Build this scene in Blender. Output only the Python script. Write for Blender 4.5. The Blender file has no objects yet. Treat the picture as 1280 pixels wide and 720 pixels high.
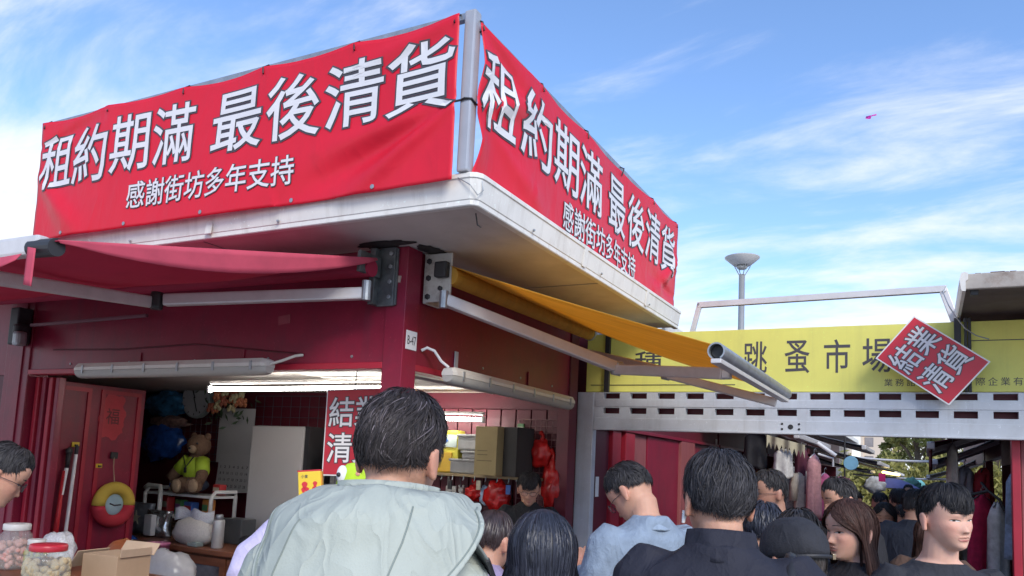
import bpy, bmesh, math, random
import numpy as np
from mathutils import Vector, Matrix, noise as mnoise, Euler
from math import radians as R, sin, cos, pi

S = bpy.context.scene
COL = S.collection
RNG = random.Random(7)
NR = np.random.RandomState(11)

# ------------------------------------------------------------------ camera
CAM_H = 1.68
cam_d = bpy.data.cameras.new('camera')
cam = bpy.data.objects.new('camera', cam_d); COL.objects.link(cam)
S.camera = cam
right = Vector((0.88469647, 0.46372998, 0.04760938))
up = Vector((0.00757104, -0.11640912, 0.99317249))
fwd = Vector((-0.46610602, 0.87829575, 0.10649765))
mw = Matrix((right, up, -fwd)).transposed().to_4x4()
mw.translation = (0, 0, CAM_H)
cam.matrix_world = mw
cam_d.sensor_width = 36.0
cam_d.lens = 982.23 / 1280 * 36.0
cam_d.shift_y = 113.0 / 1280
cam_d.clip_start = 0.05
cam_d.clip_end = 5000

# ------------------------------------------------------------------ sky, sun
SUN_AZ = Vector((0.72, -0.69, 0)).normalized()
SUN_EL = R(34)
w = bpy.data.worlds.new('World'); S.world = w; w.use_nodes = True
nt = w.node_tree; N = nt.nodes; L = nt.links
for n in list(N): N.remove(n)
def wn(t, **k):
    n = N.new(t)
    for a, b in k.items(): setattr(n, a, b)
    return n
out = wn('ShaderNodeOutputWorld'); bg = wn('ShaderNodeBackground')
bg.inputs['Strength'].default_value = 0.125
sky = wn('ShaderNodeTexSky', sky_type='NISHITA', sun_disc=False)
sky.sun_elevation = SUN_EL
sky.sun_rotation = math.atan2(SUN_AZ.x, SUN_AZ.y)
sky.air_density = 1.0; sky.dust_density = 0.35; sky.ozone_density = 3.0
tc = wn('ShaderNodeTexCoord')
sep = wn('ShaderNodeSeparateXYZ'); L.new(tc.outputs['Generated'], sep.inputs[0])
def wm(op, a, b=None, c=None, clamp=False):
    n = wn('ShaderNodeMath', operation=op); n.use_clamp = clamp
    for i, v in enumerate((a, b, c)):
        if v is None: continue
        if isinstance(v, (int, float)): n.inputs[i].default_value = v
        else: L.new(v, n.inputs[i])
    return n.outputs[0]
zc = wm('ADD', wm('MAXIMUM', sep.outputs['Z'], 0.0), 0.22)
cx = wm('DIVIDE', sep.outputs['X'], zc); cy = wm('DIVIDE', sep.outputs['Y'], zc)
comb = wn('ShaderNodeCombineXYZ'); L.new(cx, comb.inputs[0]); L.new(cy, comb.inputs[1])
mp = wn('ShaderNodeMapping'); L.new(comb.outputs[0], mp.inputs[0])
mp.inputs['Rotation'].default_value = (0, 0, R(20)); mp.inputs['Scale'].default_value = (1.0, 2.3, 1)
mp.inputs['Location'].default_value = (3.1, 0.7, 0)
nz = wn('ShaderNodeTexNoise'); L.new(mp.outputs[0], nz.inputs['Vector'])
nz.inputs['Scale'].default_value = 1.9; nz.inputs['Detail'].default_value = 9
nz.inputs['Roughness'].default_value = 0.6; nz.inputs['Distortion'].default_value = 0.35
nz2 = wn('ShaderNodeTexNoise'); L.new(mp.outputs[0], nz2.inputs['Vector'])
nz2.inputs['Scale'].default_value = 0.55; nz2.inputs['Detail'].default_value = 3
def lobe(d, lo, hi, amt):
    d = Vector(d).normalized()
    dp = wn('ShaderNodeVectorMath', operation='DOT_PRODUCT')
    L.new(tc.outputs['Generated'], dp.inputs[0]); dp.inputs[1].default_value = d
    mr = wn('ShaderNodeMapRange', interpolation_type='SMOOTHSTEP')
    L.new(dp.outputs['Value'], mr.inputs['Value'])
    mr.inputs['From Min'].default_value = lo; mr.inputs['From Max'].default_value = hi
    mr.inputs['To Min'].default_value = 0; mr.inputs['To Max'].default_value = amt
    return mr.outputs[0]
hor = wn('ShaderNodeMapRange', interpolation_type='SMOOTHSTEP')
L.new(sep.outputs['Z'], hor.inputs['Value'])
hor.inputs['From Min'].default_value = 0.38; hor.inputs['From Max'].default_value = 0.05
hor.inputs['To Min'].default_value = 0.0; hor.inputs['To Max'].default_value = 0.36
val = wm('ADD', nz.outputs['Fac'], hor.outputs[0])
val = wm('ADD', val, wm('MULTIPLY', wm('SUBTRACT', nz2.outputs['Fac'], 0.5), 0.35))
val = wm('ADD', val, lobe((-0.93, 0.30, 0.30), 0.88, 1.0, 0.22))      # cloud bank over the left of the street
val = wm('ADD', val, lobe((0.13, 0.95, 0.22), 0.94, 1.0, 0.07))     # thin cloud over the right
cm = wn('ShaderNodeMapRange', interpolation_type='SMOOTHSTEP')
L.new(val, cm.inputs['Value'])
cm.inputs['From Min'].default_value = 0.47; cm.inputs['From Max'].default_value = 0.90
cm.inputs['To Min'].default_value = 0.0; cm.inputs['To Max'].default_value = 0.95
mixc = wn('ShaderNodeMix', data_type='RGBA')
tint = wn('ShaderNodeMix', data_type='RGBA', blend_type='MULTIPLY'); tint.inputs[0].default_value = 1.0
L.new(sky.outputs[0], tint.inputs[6]); tint.inputs[7].default_value = (0.98, 1.05, 1.17, 1)
L.new(cm.outputs[0], mixc.inputs[0]); L.new(tint.outputs[2], mixc.inputs[6])
mixc.inputs[7].default_value = (4.6, 4.75, 5.1, 1)
L.new(mixc.outputs[2], bg.inputs['Color']); L.new(bg.outputs[0], out.inputs['Surface'])

sun_d = bpy.data.lights.new('sun', 'SUN'); sun_d.energy = 1.7; sun_d.angle = R(22.0); sun_d.color = (1.0, 0.93, 0.82)
sun = bpy.data.objects.new('sun', sun_d); COL.objects.link(sun)
sd = Vector((SUN_AZ.x * cos(SUN_EL), SUN_AZ.y * cos(SUN_EL), sin(SUN_EL)))
sun.rotation_euler = sd.to_track_quat('Z', 'Y').to_euler()
sun.location = sd * 50

S.view_settings.view_transform = 'Standard'; S.view_settings.look = 'None'
S.view_settings.exposure = 0.92; S.view_settings.gamma = 1.0
S.render.engine = 'CYCLES'
S.cycles.max_bounces = 7; S.cycles.transparent_max_bounces = 12

# ------------------------------------------------------------------ helpers
def empty(name, loc, label, cat, group=None, rotz=0):
    o = bpy.data.objects.new(name, None); COL.objects.link(o)
    o.location = loc; o.rotation_euler = (0, 0, rotz); o.empty_display_size = 0.1
    o['label'] = label; o['category'] = cat
    if group: o['group'] = group
    o['org'] = list(loc)
    return o
def tag(o, label, cat, group=None):
    o['label'] = label; o['category'] = cat
    if group: o['group'] = group
    return o
def structure(o):
    o['kind'] = 'structure'; return o
def stuff(o):
    o['kind'] = 'stuff'; return o

class MB:
    def __init__(s): s.v = []; s.f = []; s.n = 0
    def add(s, v, f):
        v = np.asarray(v, float).reshape(-1, 3)
        s.v.append(v); k = s.n
        s.f.extend([tuple(i + k for i in q) for q in f]); s.n += len(v); return s
    def box(s, x0, x1, y0, y1, z0, z1):
        v = [(x, y, z) for x in (x0, x1) for y in (y0, y1) for z in (z0, z1)]
        return s.add(v, [(0, 1, 3, 2), (4, 6, 7, 5), (0, 4, 5, 1), (2, 3, 7, 6), (0, 2, 6, 4), (1, 5, 7, 3)])
    def rbox(s, c, size, M=None, bev=0.0):
        c = np.array(c, float); h = np.array(size, float) / 2
        b = min(bev, h.min() * 0.9)
        if b <= 0:
            v = np.array([(x, y, z) for x in (-h[0], h[0]) for y in (-h[1], h[1]) for z in (-h[2], h[2])])
            f = [(0, 1, 3, 2), (4, 6, 7, 5), (0, 4, 5, 1), (2, 3, 7, 6), (0, 2, 6, 4), (1, 5, 7, 3)]
        else:
            bm = bmesh.new(); bmesh.ops.create_cube(bm, size=1)
            bmesh.ops.scale(bm, vec=Vector(size), verts=bm.verts)
            bmesh.ops.bevel(bm, geom=bm.edges[:], offset=b, segments=2, profile=0.6, affect='EDGES')
            v = np.array([p.co[:] for p in bm.verts]); f = [tuple(p.index for p in q.verts) for q in bm.faces]
            bm.free()
        if M is not None: v = v @ np.array(M.to_3x3()).T
        return s.add(v + c, f)
    def bar(s, p, q, wd, ht, upv=(0, 0, 1), bev=0.0):
        p = Vector(p); q = Vector(q); d = q - p; ln = d.length; d.normalize()
        u = Vector(upv); sx = d.cross(u)
        if sx.length < 1e-4: sx = d.cross(Vector((1, 0, 0)))
        sx.normalize(); u = sx.cross(d)
        M = Matrix((sx, d, u)).transposed()
        return s.rbox((p + q) / 2, (wd, ln, ht), M, bev)
    def tube(s, pts, r, n=10, caps=True, closed=False):
        pts = [Vector(p) for p in pts]; m = len(pts)
        rs = r if isinstance(r, (list, tuple, np.ndarray)) else [r] * m
        vs = []; prev = None
        for i, p in enumerate(pts):
            if closed: t = pts[(i + 1) % m] - pts[i - 1]
            else: t = pts[min(i + 1, m - 1)] - pts[max(i - 1, 0)]
            t.normalize()
            if prev is None:
                a = Vector((0, 0, 1)) if abs(t.z) < 0.9 else Vector((1, 0, 0))
                u = t.cross(a).normalized()
            else:
                u = (prev - t * prev.dot(t)).normalized()
            prev = u; v2 = t.cross(u)
            for k in range(n):
                a = 2 * pi * k / n
                vs.append(p + (u * cos(a) + v2 * sin(a)) * rs[i])
        fs = []
        for i in range(m if closed else m - 1):
            j = (i + 1) % m
            for k in range(n):
                k2 = (k + 1) % n
                fs.append((i * n + k, i * n + k2, j * n + k2, j * n + k))
        if caps and not closed:
            fs.append(tuple(range(n))[::-1]); fs.append(tuple((m - 1) * n + k for k in range(n)))
        return s.add([v[:] for v in vs], fs)
    def lathe(s, prof, c, axis=(0, 0, 1), n=24):
        a = Vector(axis).normalized(); b = Vector((1, 0, 0)) if abs(a.x) < .9 else Vector((0, 1, 0))
        u = a.cross(b).normalized(); v2 = a.cross(u); c = Vector(c)
        vs = []; m = len(prof)
        for (r, z) in prof:
            for k in range(n):
                t = 2 * pi * k / n
                vs.append((c + a * z + (u * cos(t) + v2 * sin(t)) * max(r, 1e-4))[:])
        fs = [(i * n + k, i * n + (k + 1) % n, (i + 1) * n + (k + 1) % n, (i + 1) * n + k) for i in range(m - 1) for k in range(n)]
        fs.append(tuple(range(n))[::-1]); fs.append(tuple((m - 1) * n + k for k in range(n)))
        return s.add(vs, fs)
    def rings(s, rings, caps=True):
        m = len(rings); n = len(rings[0]); vs = np.concatenate(rings)
        fs = [(i * n + k, i * n + (k + 1) % n, (i + 1) * n + (k + 1) % n, (i + 1) * n + k) for i in range(m - 1) for k in range(n)]
        if caps: fs.append(tuple(range(n))[::-1]); fs.append(tuple((m - 1) * n + k for k in range(n)))
        return s.add(vs, fs)
    def grid(s, fn, nu, nv, closed_u=False):
        vs = [fn(i / nu, j / nv) for j in range(nv + 1) for i in range(nu + (0 if closed_u else 1))]
        wv = nu + (0 if closed_u else 1)
        fs = []
        for j in range(nv):
            for i in range(nu):
                i2 = (i + 1) % wv
                fs.append((j * wv + i, j * wv + i2, (j + 1) * wv + i2, (j + 1) * wv + i))
        return s.add([tuple(p) for p in vs], fs)
    def sheet(s, fn, nu, nv, th):
        """grid with thickness: fn returns (point, normal)"""
        P = [fn(i / nu, j / nv) for j in range(nv + 1) for i in range(nu + 1)]
        a = [tuple(Vector(p) + Vector(n) * th / 2) for p, n in P]; b = [tuple(Vector(p) - Vector(n) * th / 2) for p, n in P]
        W = nu + 1; K = len(a); f = []
        for j in range(nv):
            for i in range(nu):
                q = (j * W + i, j * W + i + 1, (j + 1) * W + i + 1, (j + 1) * W + i)
                f.append(q); f.append(tuple(k + K for k in q[::-1]))
        edge = [i for i in range(W)] + [j * W + nu for j in range(1, nv + 1)] + [nv * W + i for i in range(nu - 1, -1, -1)] + [j * W for j in range(nv - 1, 0, -1)]
        for a1, b1 in zip(edge, edge[1:] + edge[:1]): f.append((b1, a1, a1 + K, b1 + K))
        return s.add(a + b, f)
    def ball(s, c, r, n=12, m=8):
        r = (r, r, r) if isinstance(r, (int, float)) else r
        return s.rings([np.array([(c[0] + r[0] * sin(pi * max(.02, min(.98, j / m))) * cos(2 * pi * k / n), c[1] + r[1] * sin(pi * max(.02, min(.98, j / m))) * sin(2 * pi * k / n), c[2] - r[2] * cos(pi * j / m)) for k in range(n)]) for j in range(m + 1)])
    def build(s, name, m, parent=None, smooth=False, local=False, autosmooth=None):
        v = np.concatenate(s.v) if s.v else np.zeros((0, 3))
        org = np.zeros(3)
        if parent is not None and not local:
            p = parent
            while p is not None:
                if 'org' in p: org = np.array(list(p['org'])); break
                p = p.parent
        me = bpy.data.meshes.new(name)
        me.from_pydata((v - org).tolist(), [], s.f)
        bm = bmesh.new(); bm.from_mesh(me); bmesh.ops.recalc_face_normals(bm, faces=bm.faces); bm.to_mesh(me); bm.free()
        if m: me.materials.append(m)
        if smooth: me.polygons.foreach_set('use_smooth', [True] * len(me.polygons))
        o = bpy.data.objects.new(name, me); COL.objects.link(o)
        if parent is not None: o.parent = parent
        if autosmooth: smooth_by_angle(o, autosmooth)
        return o
def smooth_by_angle(o, ang=35):
    me = o.data
    bm = bmesh.new(); bm.from_mesh(me)
    for f in bm.faces: f.smooth = True
    for e in bm.edges:
        e.smooth = not (len(e.link_faces) == 2 and e.calc_face_angle(0) > R(ang))
    bm.to_mesh(me); bm.free()
def mesh_thing(mb, name, m, label, cat, group=None, loc=None, **k):
    o = mb.build(name, m, None, **k); tag(o, label, cat, group)
    if loc is not None:
        o.data.transform(Matrix.Translation(-Vector(loc))); o.location = loc; o['org'] = list(loc)
    return o
def copy_tree(o, loc=None, label=None, rotz=None, parent=None):
    c = o.copy(); COL.objects.link(c)
    if parent is not None: c.parent = parent
    if loc is not None: c.location = loc; c['org'] = list(loc)
    if rotz is not None: c.rotation_euler = (0, 0, rotz)
    if label: c['label'] = label
    for ch in list(o.children): copy_tree(ch, parent=c)
    return c

# ------------------------------------------------------------------ materials
MATS = {}
def mat(name, col, rough=0.6, metal=0.0, var=0.12, scale=8.0, bump=0.0, bscale=60.0, dirt=0.0, dcol=(0.05, 0.045, 0.04), dscale=3.0,
        trans=0.0, emit=0.0, spec=0.5, coat=0.0, sss=0.0, stretch=None, alpha=None, glass=0.0, attr=None, crease=0.0, cscale=7.0, streak=0.0):
    if name in MATS: return MATS[name]
    m = bpy.data.materials.new(name); m.use_nodes = True
    t = m.node_tree; nn = t.nodes; l = t.links; b = nn['Principled BSDF']
    b.inputs['Roughness'].default_value = rough; b.inputs['Metallic'].default_value = metal
    b.inputs['Specular IOR Level'].default_value = spec
    if coat: b.inputs['Coat Weight'].default_value = coat; b.inputs['Coat Roughness'].default_value = 0.15
    if sss:
        b.inputs['Subsurface Weight'].default_value = sss; b.inputs['Subsurface Radius'].default_value = (0.6, 0.25, 0.12)
        b.inputs['Subsurface Scale'].default_value = 0.012
    if glass: b.inputs['Transmission Weight'].default_value = glass; b.inputs['IOR'].default_value = 1.3
    if alpha is not None: b.inputs['Alpha'].default_value = alpha
    co = nn.new('ShaderNodeTexCoord'); src = co.outputs['Object']
    if stretch:
        mpn = nn.new('ShaderNodeMapping'); mpn.inputs['Scale'].default_value = stretch; l.new(src, mpn.inputs[0]); src = mpn.outputs[0]
    no = nn.new('ShaderNodeTexNoise'); no.inputs['Scale'].default_value = scale; no.inputs['Detail'].default_value = 6
    no.inputs['Roughness'].default_value = 0.6; l.new(src, no.inputs['Vector'])
    rp = nn.new('ShaderNodeMapRange'); l.new(no.outputs['Fac'], rp.inputs['Value'])
    rp.inputs['From Min'].default_value = 0.3; rp.inputs['From Max'].default_value = 0.7
    rp.inputs['To Min'].default_value = 1 - var; rp.inputs['To Max'].default_value = 1 + var
    vm = nn.new('ShaderNodeVectorMath'); vm.operation = 'SCALE'; vm.inputs[0].default_value = col[:3]
    l.new(rp.outputs[0], vm.inputs['Scale']); cout = vm.outputs[0]
    if attr:
        at = nn.new('ShaderNodeAttribute'); at.attribute_name = attr
        mu = nn.new('ShaderNodeMix'); mu.data_type = 'RGBA'; mu.blend_type = 'MULTIPLY'; mu.inputs[0].default_value = 1
        l.new(cout, mu.inputs[6]); l.new(at.outputs['Color'], mu.inputs[7]); cout = mu.outputs[2]
    if dirt:
        n2 = nn.new('ShaderNodeTexNoise'); n2.inputs['Scale'].default_value = dscale; n2.inputs['Detail'].default_value = 8
        n2.inputs['Roughness'].default_value = 0.7; l.new(src, n2.inputs['Vector'])
        r2 = nn.new('ShaderNodeMapRange'); l.new(n2.outputs['Fac'], r2.inputs['Value'])
        r2.inputs['From Min'].default_value = 0.5; r2.inputs['From Max'].default_value = 0.75; r2.inputs['To Max'].default_value = dirt
        mx = nn.new('ShaderNodeMix'); mx.data_type = 'RGBA'; l.new(r2.outputs[0], mx.inputs[0]); l.new(cout, mx.inputs[6])
        mx.inputs[7].default_value = (*dcol, 1); cout = mx.outputs[2]
    if streak:
        m4 = nn.new('ShaderNodeMapping'); m4.inputs['Scale'].default_value = (14, 14, .7); l.new(co.outputs['Object'], m4.inputs[0])
        n4 = nn.new('ShaderNodeTexNoise'); n4.inputs['Scale'].default_value = 1.0; n4.inputs['Detail'].default_value = 7; n4.inputs['Roughness'].default_value = .65; l.new(m4.outputs[0], n4.inputs['Vector'])
        r4 = nn.new('ShaderNodeMapRange'); l.new(n4.outputs['Fac'], r4.inputs['Value']); r4.inputs['From Min'].default_value = .52; r4.inputs['From Max'].default_value = .74; r4.inputs['To Max'].default_value = streak
        x4 = nn.new('ShaderNodeMix'); x4.data_type = 'RGBA'; l.new(r4.outputs[0], x4.inputs[0]); l.new(cout, x4.inputs[6]); x4.inputs[7].default_value = (*dcol, 1); cout = x4.outputs[2]
        n5 = nn.new('ShaderNodeTexNoise'); n5.inputs['Scale'].default_value = 26; n5.inputs['Detail'].default_value = 3; n5.inputs['Distortion'].default_value = 3; l.new(co.outputs['Object'], n5.inputs['Vector'])
        r5 = nn.new('ShaderNodeMapRange'); l.new(n5.outputs['Fac'], r5.inputs['Value']); r5.inputs['From Min'].default_value = .66; r5.inputs['From Max'].default_value = .72; r5.inputs['To Max'].default_value = streak * .8
        x5 = nn.new('ShaderNodeMix'); x5.data_type = 'RGBA'; l.new(r5.outputs[0], x5.inputs[0]); l.new(cout, x5.inputs[6]); x5.inputs[7].default_value = (min(1, col[0] * 1.7 + .05), col[1] * 1.7 + .05, col[2] * 1.7 + .05, 1); cout = x5.outputs[2]
    l.new(cout, b.inputs['Base Color'])
    nrm = None
    if crease:
        hs = []
        for (sc_, st_, di) in ((cscale, (1, 1, .7), .8), (cscale * 1.9, (1.2, 1, .6), 1.4)):
            mm = nn.new('ShaderNodeMapping'); mm.inputs['Scale'].default_value = st_; mm.inputs['Rotation'].default_value = (.5, .4, .3 * sc_); l.new(co.outputs['Object'], mm.inputs[0])
            nz_ = nn.new('ShaderNodeTexNoise'); nz_.inputs['Scale'].default_value = sc_; nz_.inputs['Detail'].default_value = 1.5; nz_.inputs['Distortion'].default_value = di; l.new(mm.outputs[0], nz_.inputs['Vector'])
            s1 = nn.new('ShaderNodeMath'); s1.operation = 'SUBTRACT'; l.new(nz_.outputs['Fac'], s1.inputs[0]); s1.inputs[1].default_value = .5
            s2 = nn.new('ShaderNodeMath'); s2.operation = 'ABSOLUTE'; l.new(s1.outputs[0], s2.inputs[0])
            s3 = nn.new('ShaderNodeMath'); s3.operation = 'POWER'; l.new(s2.outputs[0], s3.inputs[0]); s3.inputs[1].default_value = .7; hs.append(s3.outputs[0])
        ad = nn.new('ShaderNodeMath'); ad.operation = 'MULTIPLY_ADD'; l.new(hs[1], ad.inputs[0]); ad.inputs[1].default_value = .45; l.new(hs[0], ad.inputs[2])
        cb_ = nn.new('ShaderNodeBump'); cb_.inputs['Strength'].default_value = crease; cb_.inputs['Distance'].default_value = .05; cb_.invert = True; l.new(ad.outputs[0], cb_.inputs['Height'])
        nrm = cb_.outputs[0]; l.new(nrm, b.inputs['Normal'])
    if emit:
        b.inputs['Emission Color'].default_value = (*col[:3], 1); b.inputs['Emission Strength'].default_value = emit
    if bump:
        n3 = nn.new('ShaderNodeTexNoise'); n3.inputs['Scale'].default_value = bscale; n3.inputs['Detail'].default_value = 4; l.new(src, n3.inputs['Vector'])
        bp = nn.new('ShaderNodeBump'); bp.inputs['Strength'].default_value = bump; bp.inputs['Distance'].default_value = 0.01
        l.new(n3.outputs['Fac'], bp.inputs['Height']); l.new(bp.outputs[0], b.inputs['Normal'])
        if nrm is not None: l.new(nrm, bp.inputs['Normal'])
    if trans:
        tr = nn.new('ShaderNodeBsdfTranslucent'); l.new(cout, tr.inputs['Color'])
        ms = nn.new('ShaderNodeMixShader'); ms.inputs[0].default_value = trans
        l.new(b.outputs[0], ms.inputs[1]); l.new(tr.outputs[0], ms.inputs[2]); l.new(ms.outputs[0], nn['Material Output'].inputs['Surface'])
    MATS[name] = m; return m
def clear(name, tint=(0.9, 0.95, 0.97), op=0.25, rough=0.12):
    """thin clear plastic or glass: mix of transparent and glossy"""
    if name in MATS: return MATS[name]
    m = bpy.data.materials.new(name); m.use_nodes = True
    t = m.node_tree; nn = t.nodes; l = t.links; b = nn['Principled BSDF']
    b.inputs['Base Color'].default_value = (*tint, 1); b.inputs['Roughness'].default_value = rough
    tr = nn.new('ShaderNodeBsdfTransparent'); tr.inputs[0].default_value = (*tint, 1)
    no = nn.new('ShaderNodeTexNoise'); no.inputs['Scale'].default_value = 22
    rp = nn.new('ShaderNodeMapRange'); l.new(no.outputs['Fac'], rp.inputs['Value']); rp.inputs['To Min'].default_value = op * .5; rp.inputs['To Max'].default_value = op * 1.5
    ms = nn.new('ShaderNodeMixShader'); l.new(rp.outputs[0], ms.inputs[0]); l.new(tr.outputs[0], ms.inputs[1]); l.new(b.outputs[0], ms.inputs[2])
    l.new(ms.outputs[0], nn['Material Output'].inputs['Surface'])
    MATS[name] = m; return m

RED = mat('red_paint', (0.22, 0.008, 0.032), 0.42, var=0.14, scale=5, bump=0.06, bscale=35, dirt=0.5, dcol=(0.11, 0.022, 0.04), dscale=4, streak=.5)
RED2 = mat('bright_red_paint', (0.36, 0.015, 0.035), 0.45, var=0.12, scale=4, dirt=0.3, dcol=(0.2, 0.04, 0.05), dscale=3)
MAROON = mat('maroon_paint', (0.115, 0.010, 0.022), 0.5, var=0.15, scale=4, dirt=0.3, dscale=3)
PINKWOOD = mat('weathered_pink_board', (0.27, 0.075, 0.08), 0.65, var=0.25, scale=5, stretch=(6, 6, .6), dirt=0.4, dscale=5)
WHITE = mat('white_paint', (0.68, 0.67, 0.64), 0.45, var=0.06, scale=6, dirt=0.3, dcol=(0.36, 0.33, 0.29), dscale=4, streak=.45)
OFFWHITE = mat('offwhite_plastic', (0.62, 0.60, 0.55), 0.4, var=0.05, dirt=0.25, dcol=(0.35, 0.31, 0.25), dscale=9)
SOFFIT = mat('soffit_board', (0.56, 0.52, 0.49), 0.7, var=0.12, scale=2.5, dirt=0.45, dcol=(0.26, 0.22, 0.20), dscale=1.1)
CEIL = mat('ceiling_board', (0.62, 0.58, 0.54), 0.7, var=0.1, scale=2, dirt=0.3, dcol=(0.25, 0.2, 0.17), dscale=2)
ALU = mat('white_aluminium', (0.62, 0.60, 0.60), 0.38, metal=0.25, var=0.06, scale=10, dirt=0.25, dcol=(0.3, 0.28, 0.27), dscale=8)
STEEL = mat('dull_steel', (0.36, 0.38, 0.40), 0.42, metal=0.7, var=0.15, scale=14, dirt=0.4, dcol=(0.12, 0.1, 0.09), dscale=10)
GALV = mat('grey_gate_paint', (0.50, 0.53, 0.57), 0.5, metal=0.1, var=0.07, scale=6, dirt=0.35, streak=.4, dcol=(0.28, 0.28, 0.28), dscale=5)
DARK = mat('dark_plastic', (0.022, 0.022, 0.025), 0.5, var=0.1)
BLACK = mat('black_print', (0.015, 0.015, 0.018), 0.5, var=0.05)
GREYINK = mat('dark_grey_print', (0.06, 0.055, 0.065), 0.45, var=0.05)
PALEINK = mat('pale_grey_print', (0.66, 0.66, 0.68), 0.4, var=0.03)
VINYL = mat('red_vinyl', (0.74, 0.018, 0.045), 0.38, var=0.05, scale=3, trans=0.2, spec=.3, crease=.10, cscale=3.0)
REDCLOTH = mat('red_canvas', (0.50, 0.03, 0.085), 0.75, var=0.08, scale=6, trans=0.35, bump=0.05, bscale=120, dirt=.3, dcol=(.28, .02, .05), dscale=3)
PINKCLOTH = mat('lit_red_canvas', (0.62, 0.09, 0.15), 0.8, var=0.1, scale=8, trans=0.3)  # lit copy of the red canvas, daylight put into its colour
YELCLOTH = mat('yellow_canvas', (0.82, 0.50, 0.09), 0.7, var=0.1, scale=3, trans=0.55, bump=0.06, bscale=90, stretch=(1, 5, 1), dirt=.3, dcol=(.5, .24, .04), dscale=2)
SIGNYEL = mat('yellow_sign_face', (0.84, 0.81, 0.21), 0.5, var=0.06, scale=1.5, trans=0.25, dirt=.22, dcol=(.52, .50, .17), dscale=2.5, streak=.22)
CARD = mat('cardboard', (0.36, 0.25, 0.16), 0.85, var=0.1, scale=6, dirt=0.2, dcol=(0.2, 0.14, 0.09))
CARD2 = mat('olive_cardboard', (0.30, 0.24, 0.12), 0.85, var=0.08, scale=6)
WOOD = mat('brown_wood', (0.17, 0.06, 0.03), 0.5, var=0.25, scale=6, stretch=(1, 8, 8))
GOLD = mat('golden_tin', (0.62, 0.38, 0.05), 0.3, metal=0.5, var=0.12, scale=12)
GREYPAPER = mat('grey_white_paper', (0.50, 0.49, 0.50), 0.8, var=0.05, scale=3)
FRIDGE = mat('fridge_enamel', (0.48, 0.46, 0.45), 0.4, var=0.06, scale=2, dirt=0.15, dcol=(0.3, 0.28, 0.27), dscale=2)
CLEAR = clear('clear_plastic')
BAGCLEAR = clear('milky_plastic_bag', (0.86, 0.87, 0.9), 0.5, 0.2)
GLASS = clear('jar_glass', (0.93, 0.96, 0.95), 0.16, 0.05)
BLUEBAG = mat('blue_plastic_bag', (0.02, 0.09, 0.38), 0.2, var=0.5, scale=14, bump=0.8, bscale=22, spec=0.8)
REDBAG = mat('red_plastic_bag', (0.52, 0.015, 0.015), 0.25, var=0.3, scale=10, bump=0.6, bscale=26, trans=0.2)
LIT = mat('lit_tube', (1.0, 0.98, 0.92), 0.4, var=0.0, emit=24.0)
YEL = mat('yellow_print', (0.72, 0.50, 0.03), 0.5, var=0.06)
REDP = mat('red_print', (0.55, 0.02, 0.03), 0.5, var=0.05)
WHITEP = mat('white_print', (0.75, 0.75, 0.75), 0.5, var=0.03)
WIRE = mat('grid_wire', (0.33, 0.18, 0.19), 0.5, metal=0.3, var=0.1)
WIREG = mat('dark_grid_wire', (0.10, 0.10, 0.12), 0.5, metal=0.4, var=0.1)
RUST = mat('rusty_fascia', (0.36, 0.33, 0.30), 0.75, var=0.2, scale=9, dirt=0.85, dcol=(0.13, 0.065, 0.035), dscale=6, bump=0.2, bscale=40)
RUSTD = mat('rusty_soffit', (0.10, 0.075, 0.07), 0.8, var=0.3, scale=5, dirt=0.6, dcol=(0.06, 0.025, 0.015), dscale=4)

# ------------------------------------------------------------------ lettering
_fc = {}
def glyphs(body, r=0.0):
    k = (body, r)
    if k in _fc: return _fc[k]
    c = bpy.data.curves.new('lettering', 'FONT'); c.body = body; c.size = 1.0; c.bevel_depth = r; c.bevel_resolution = 1; c.resolution_u = 2
    o = bpy.data.objects.new('lettering', c); COL.objects.link(o)
    dg = bpy.context.evaluated_depsgraph_get()
    me = bpy.data.meshes.new_from_object(o.evaluated_get(dg))
    bm = bmesh.new(); bm.from_mesh(me)
    if r: bmesh.ops.delete(bm, geom=[f for f in bm.faces if f.calc_center_median().z < -1e-5], context='FACES')
    bmesh.ops.triangulate(bm, faces=bm.faces)
    bm.verts.index_update()
    v = np.array([p.co[:] for p in bm.verts]).reshape(-1, 3); f = [tuple(q.index for q in p.verts) for p in bm.faces]
    bm.free(); bpy.data.objects.remove(o); bpy.data.curves.remove(c); bpy.data.meshes.remove(me)
    _fc[k] = (v, f); return v, f
def lettering(mb, body, x0, x1, y0, y1, off=0.0, bold=0.012, fn=None, maxe=None):
    """flat letters filling the box x0..x1, y0..y1 of a sheet; fn(u, v) places them in space"""
    bv, _ = glyphs(body, 0.0)
    lo = bv.min(0); hi = bv.max(0)
    v, f = glyphs(body, bold + off)
    sx = (x1 - x0) / (hi[0] - lo[0]); sy = (y1 - y0) / (hi[1] - lo[1])
    u = np.stack([x0 + (v[:, 0] - lo[0]) * sx, y0 + (v[:, 1] - lo[1]) * sy, np.zeros(len(v))], 1)
    if maxe:
        bm = bmesh.new()
        vs = [bm.verts.new(p) for p in u]
        for q in f:
            try: bm.faces.new([vs[i] for i in q])
            except ValueError: pass
        for _ in range(2):
            es = [e for e in bm.edges if e.calc_length() > maxe]
            if not es: break
            bmesh.ops.subdivide_edges(bm, edges=es, cuts=1)
            bmesh.ops.triangulate(bm, faces=[q for q in bm.faces if len(q.verts) > 3])
        bm.verts.index_update()
        u = np.array([p.co[:] for p in bm.verts]); f = [tuple(p.index for p in q.verts) for q in bm.faces]; bm.free()
    mb.add([fn(a, b) for a, b, _ in u], f)
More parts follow.
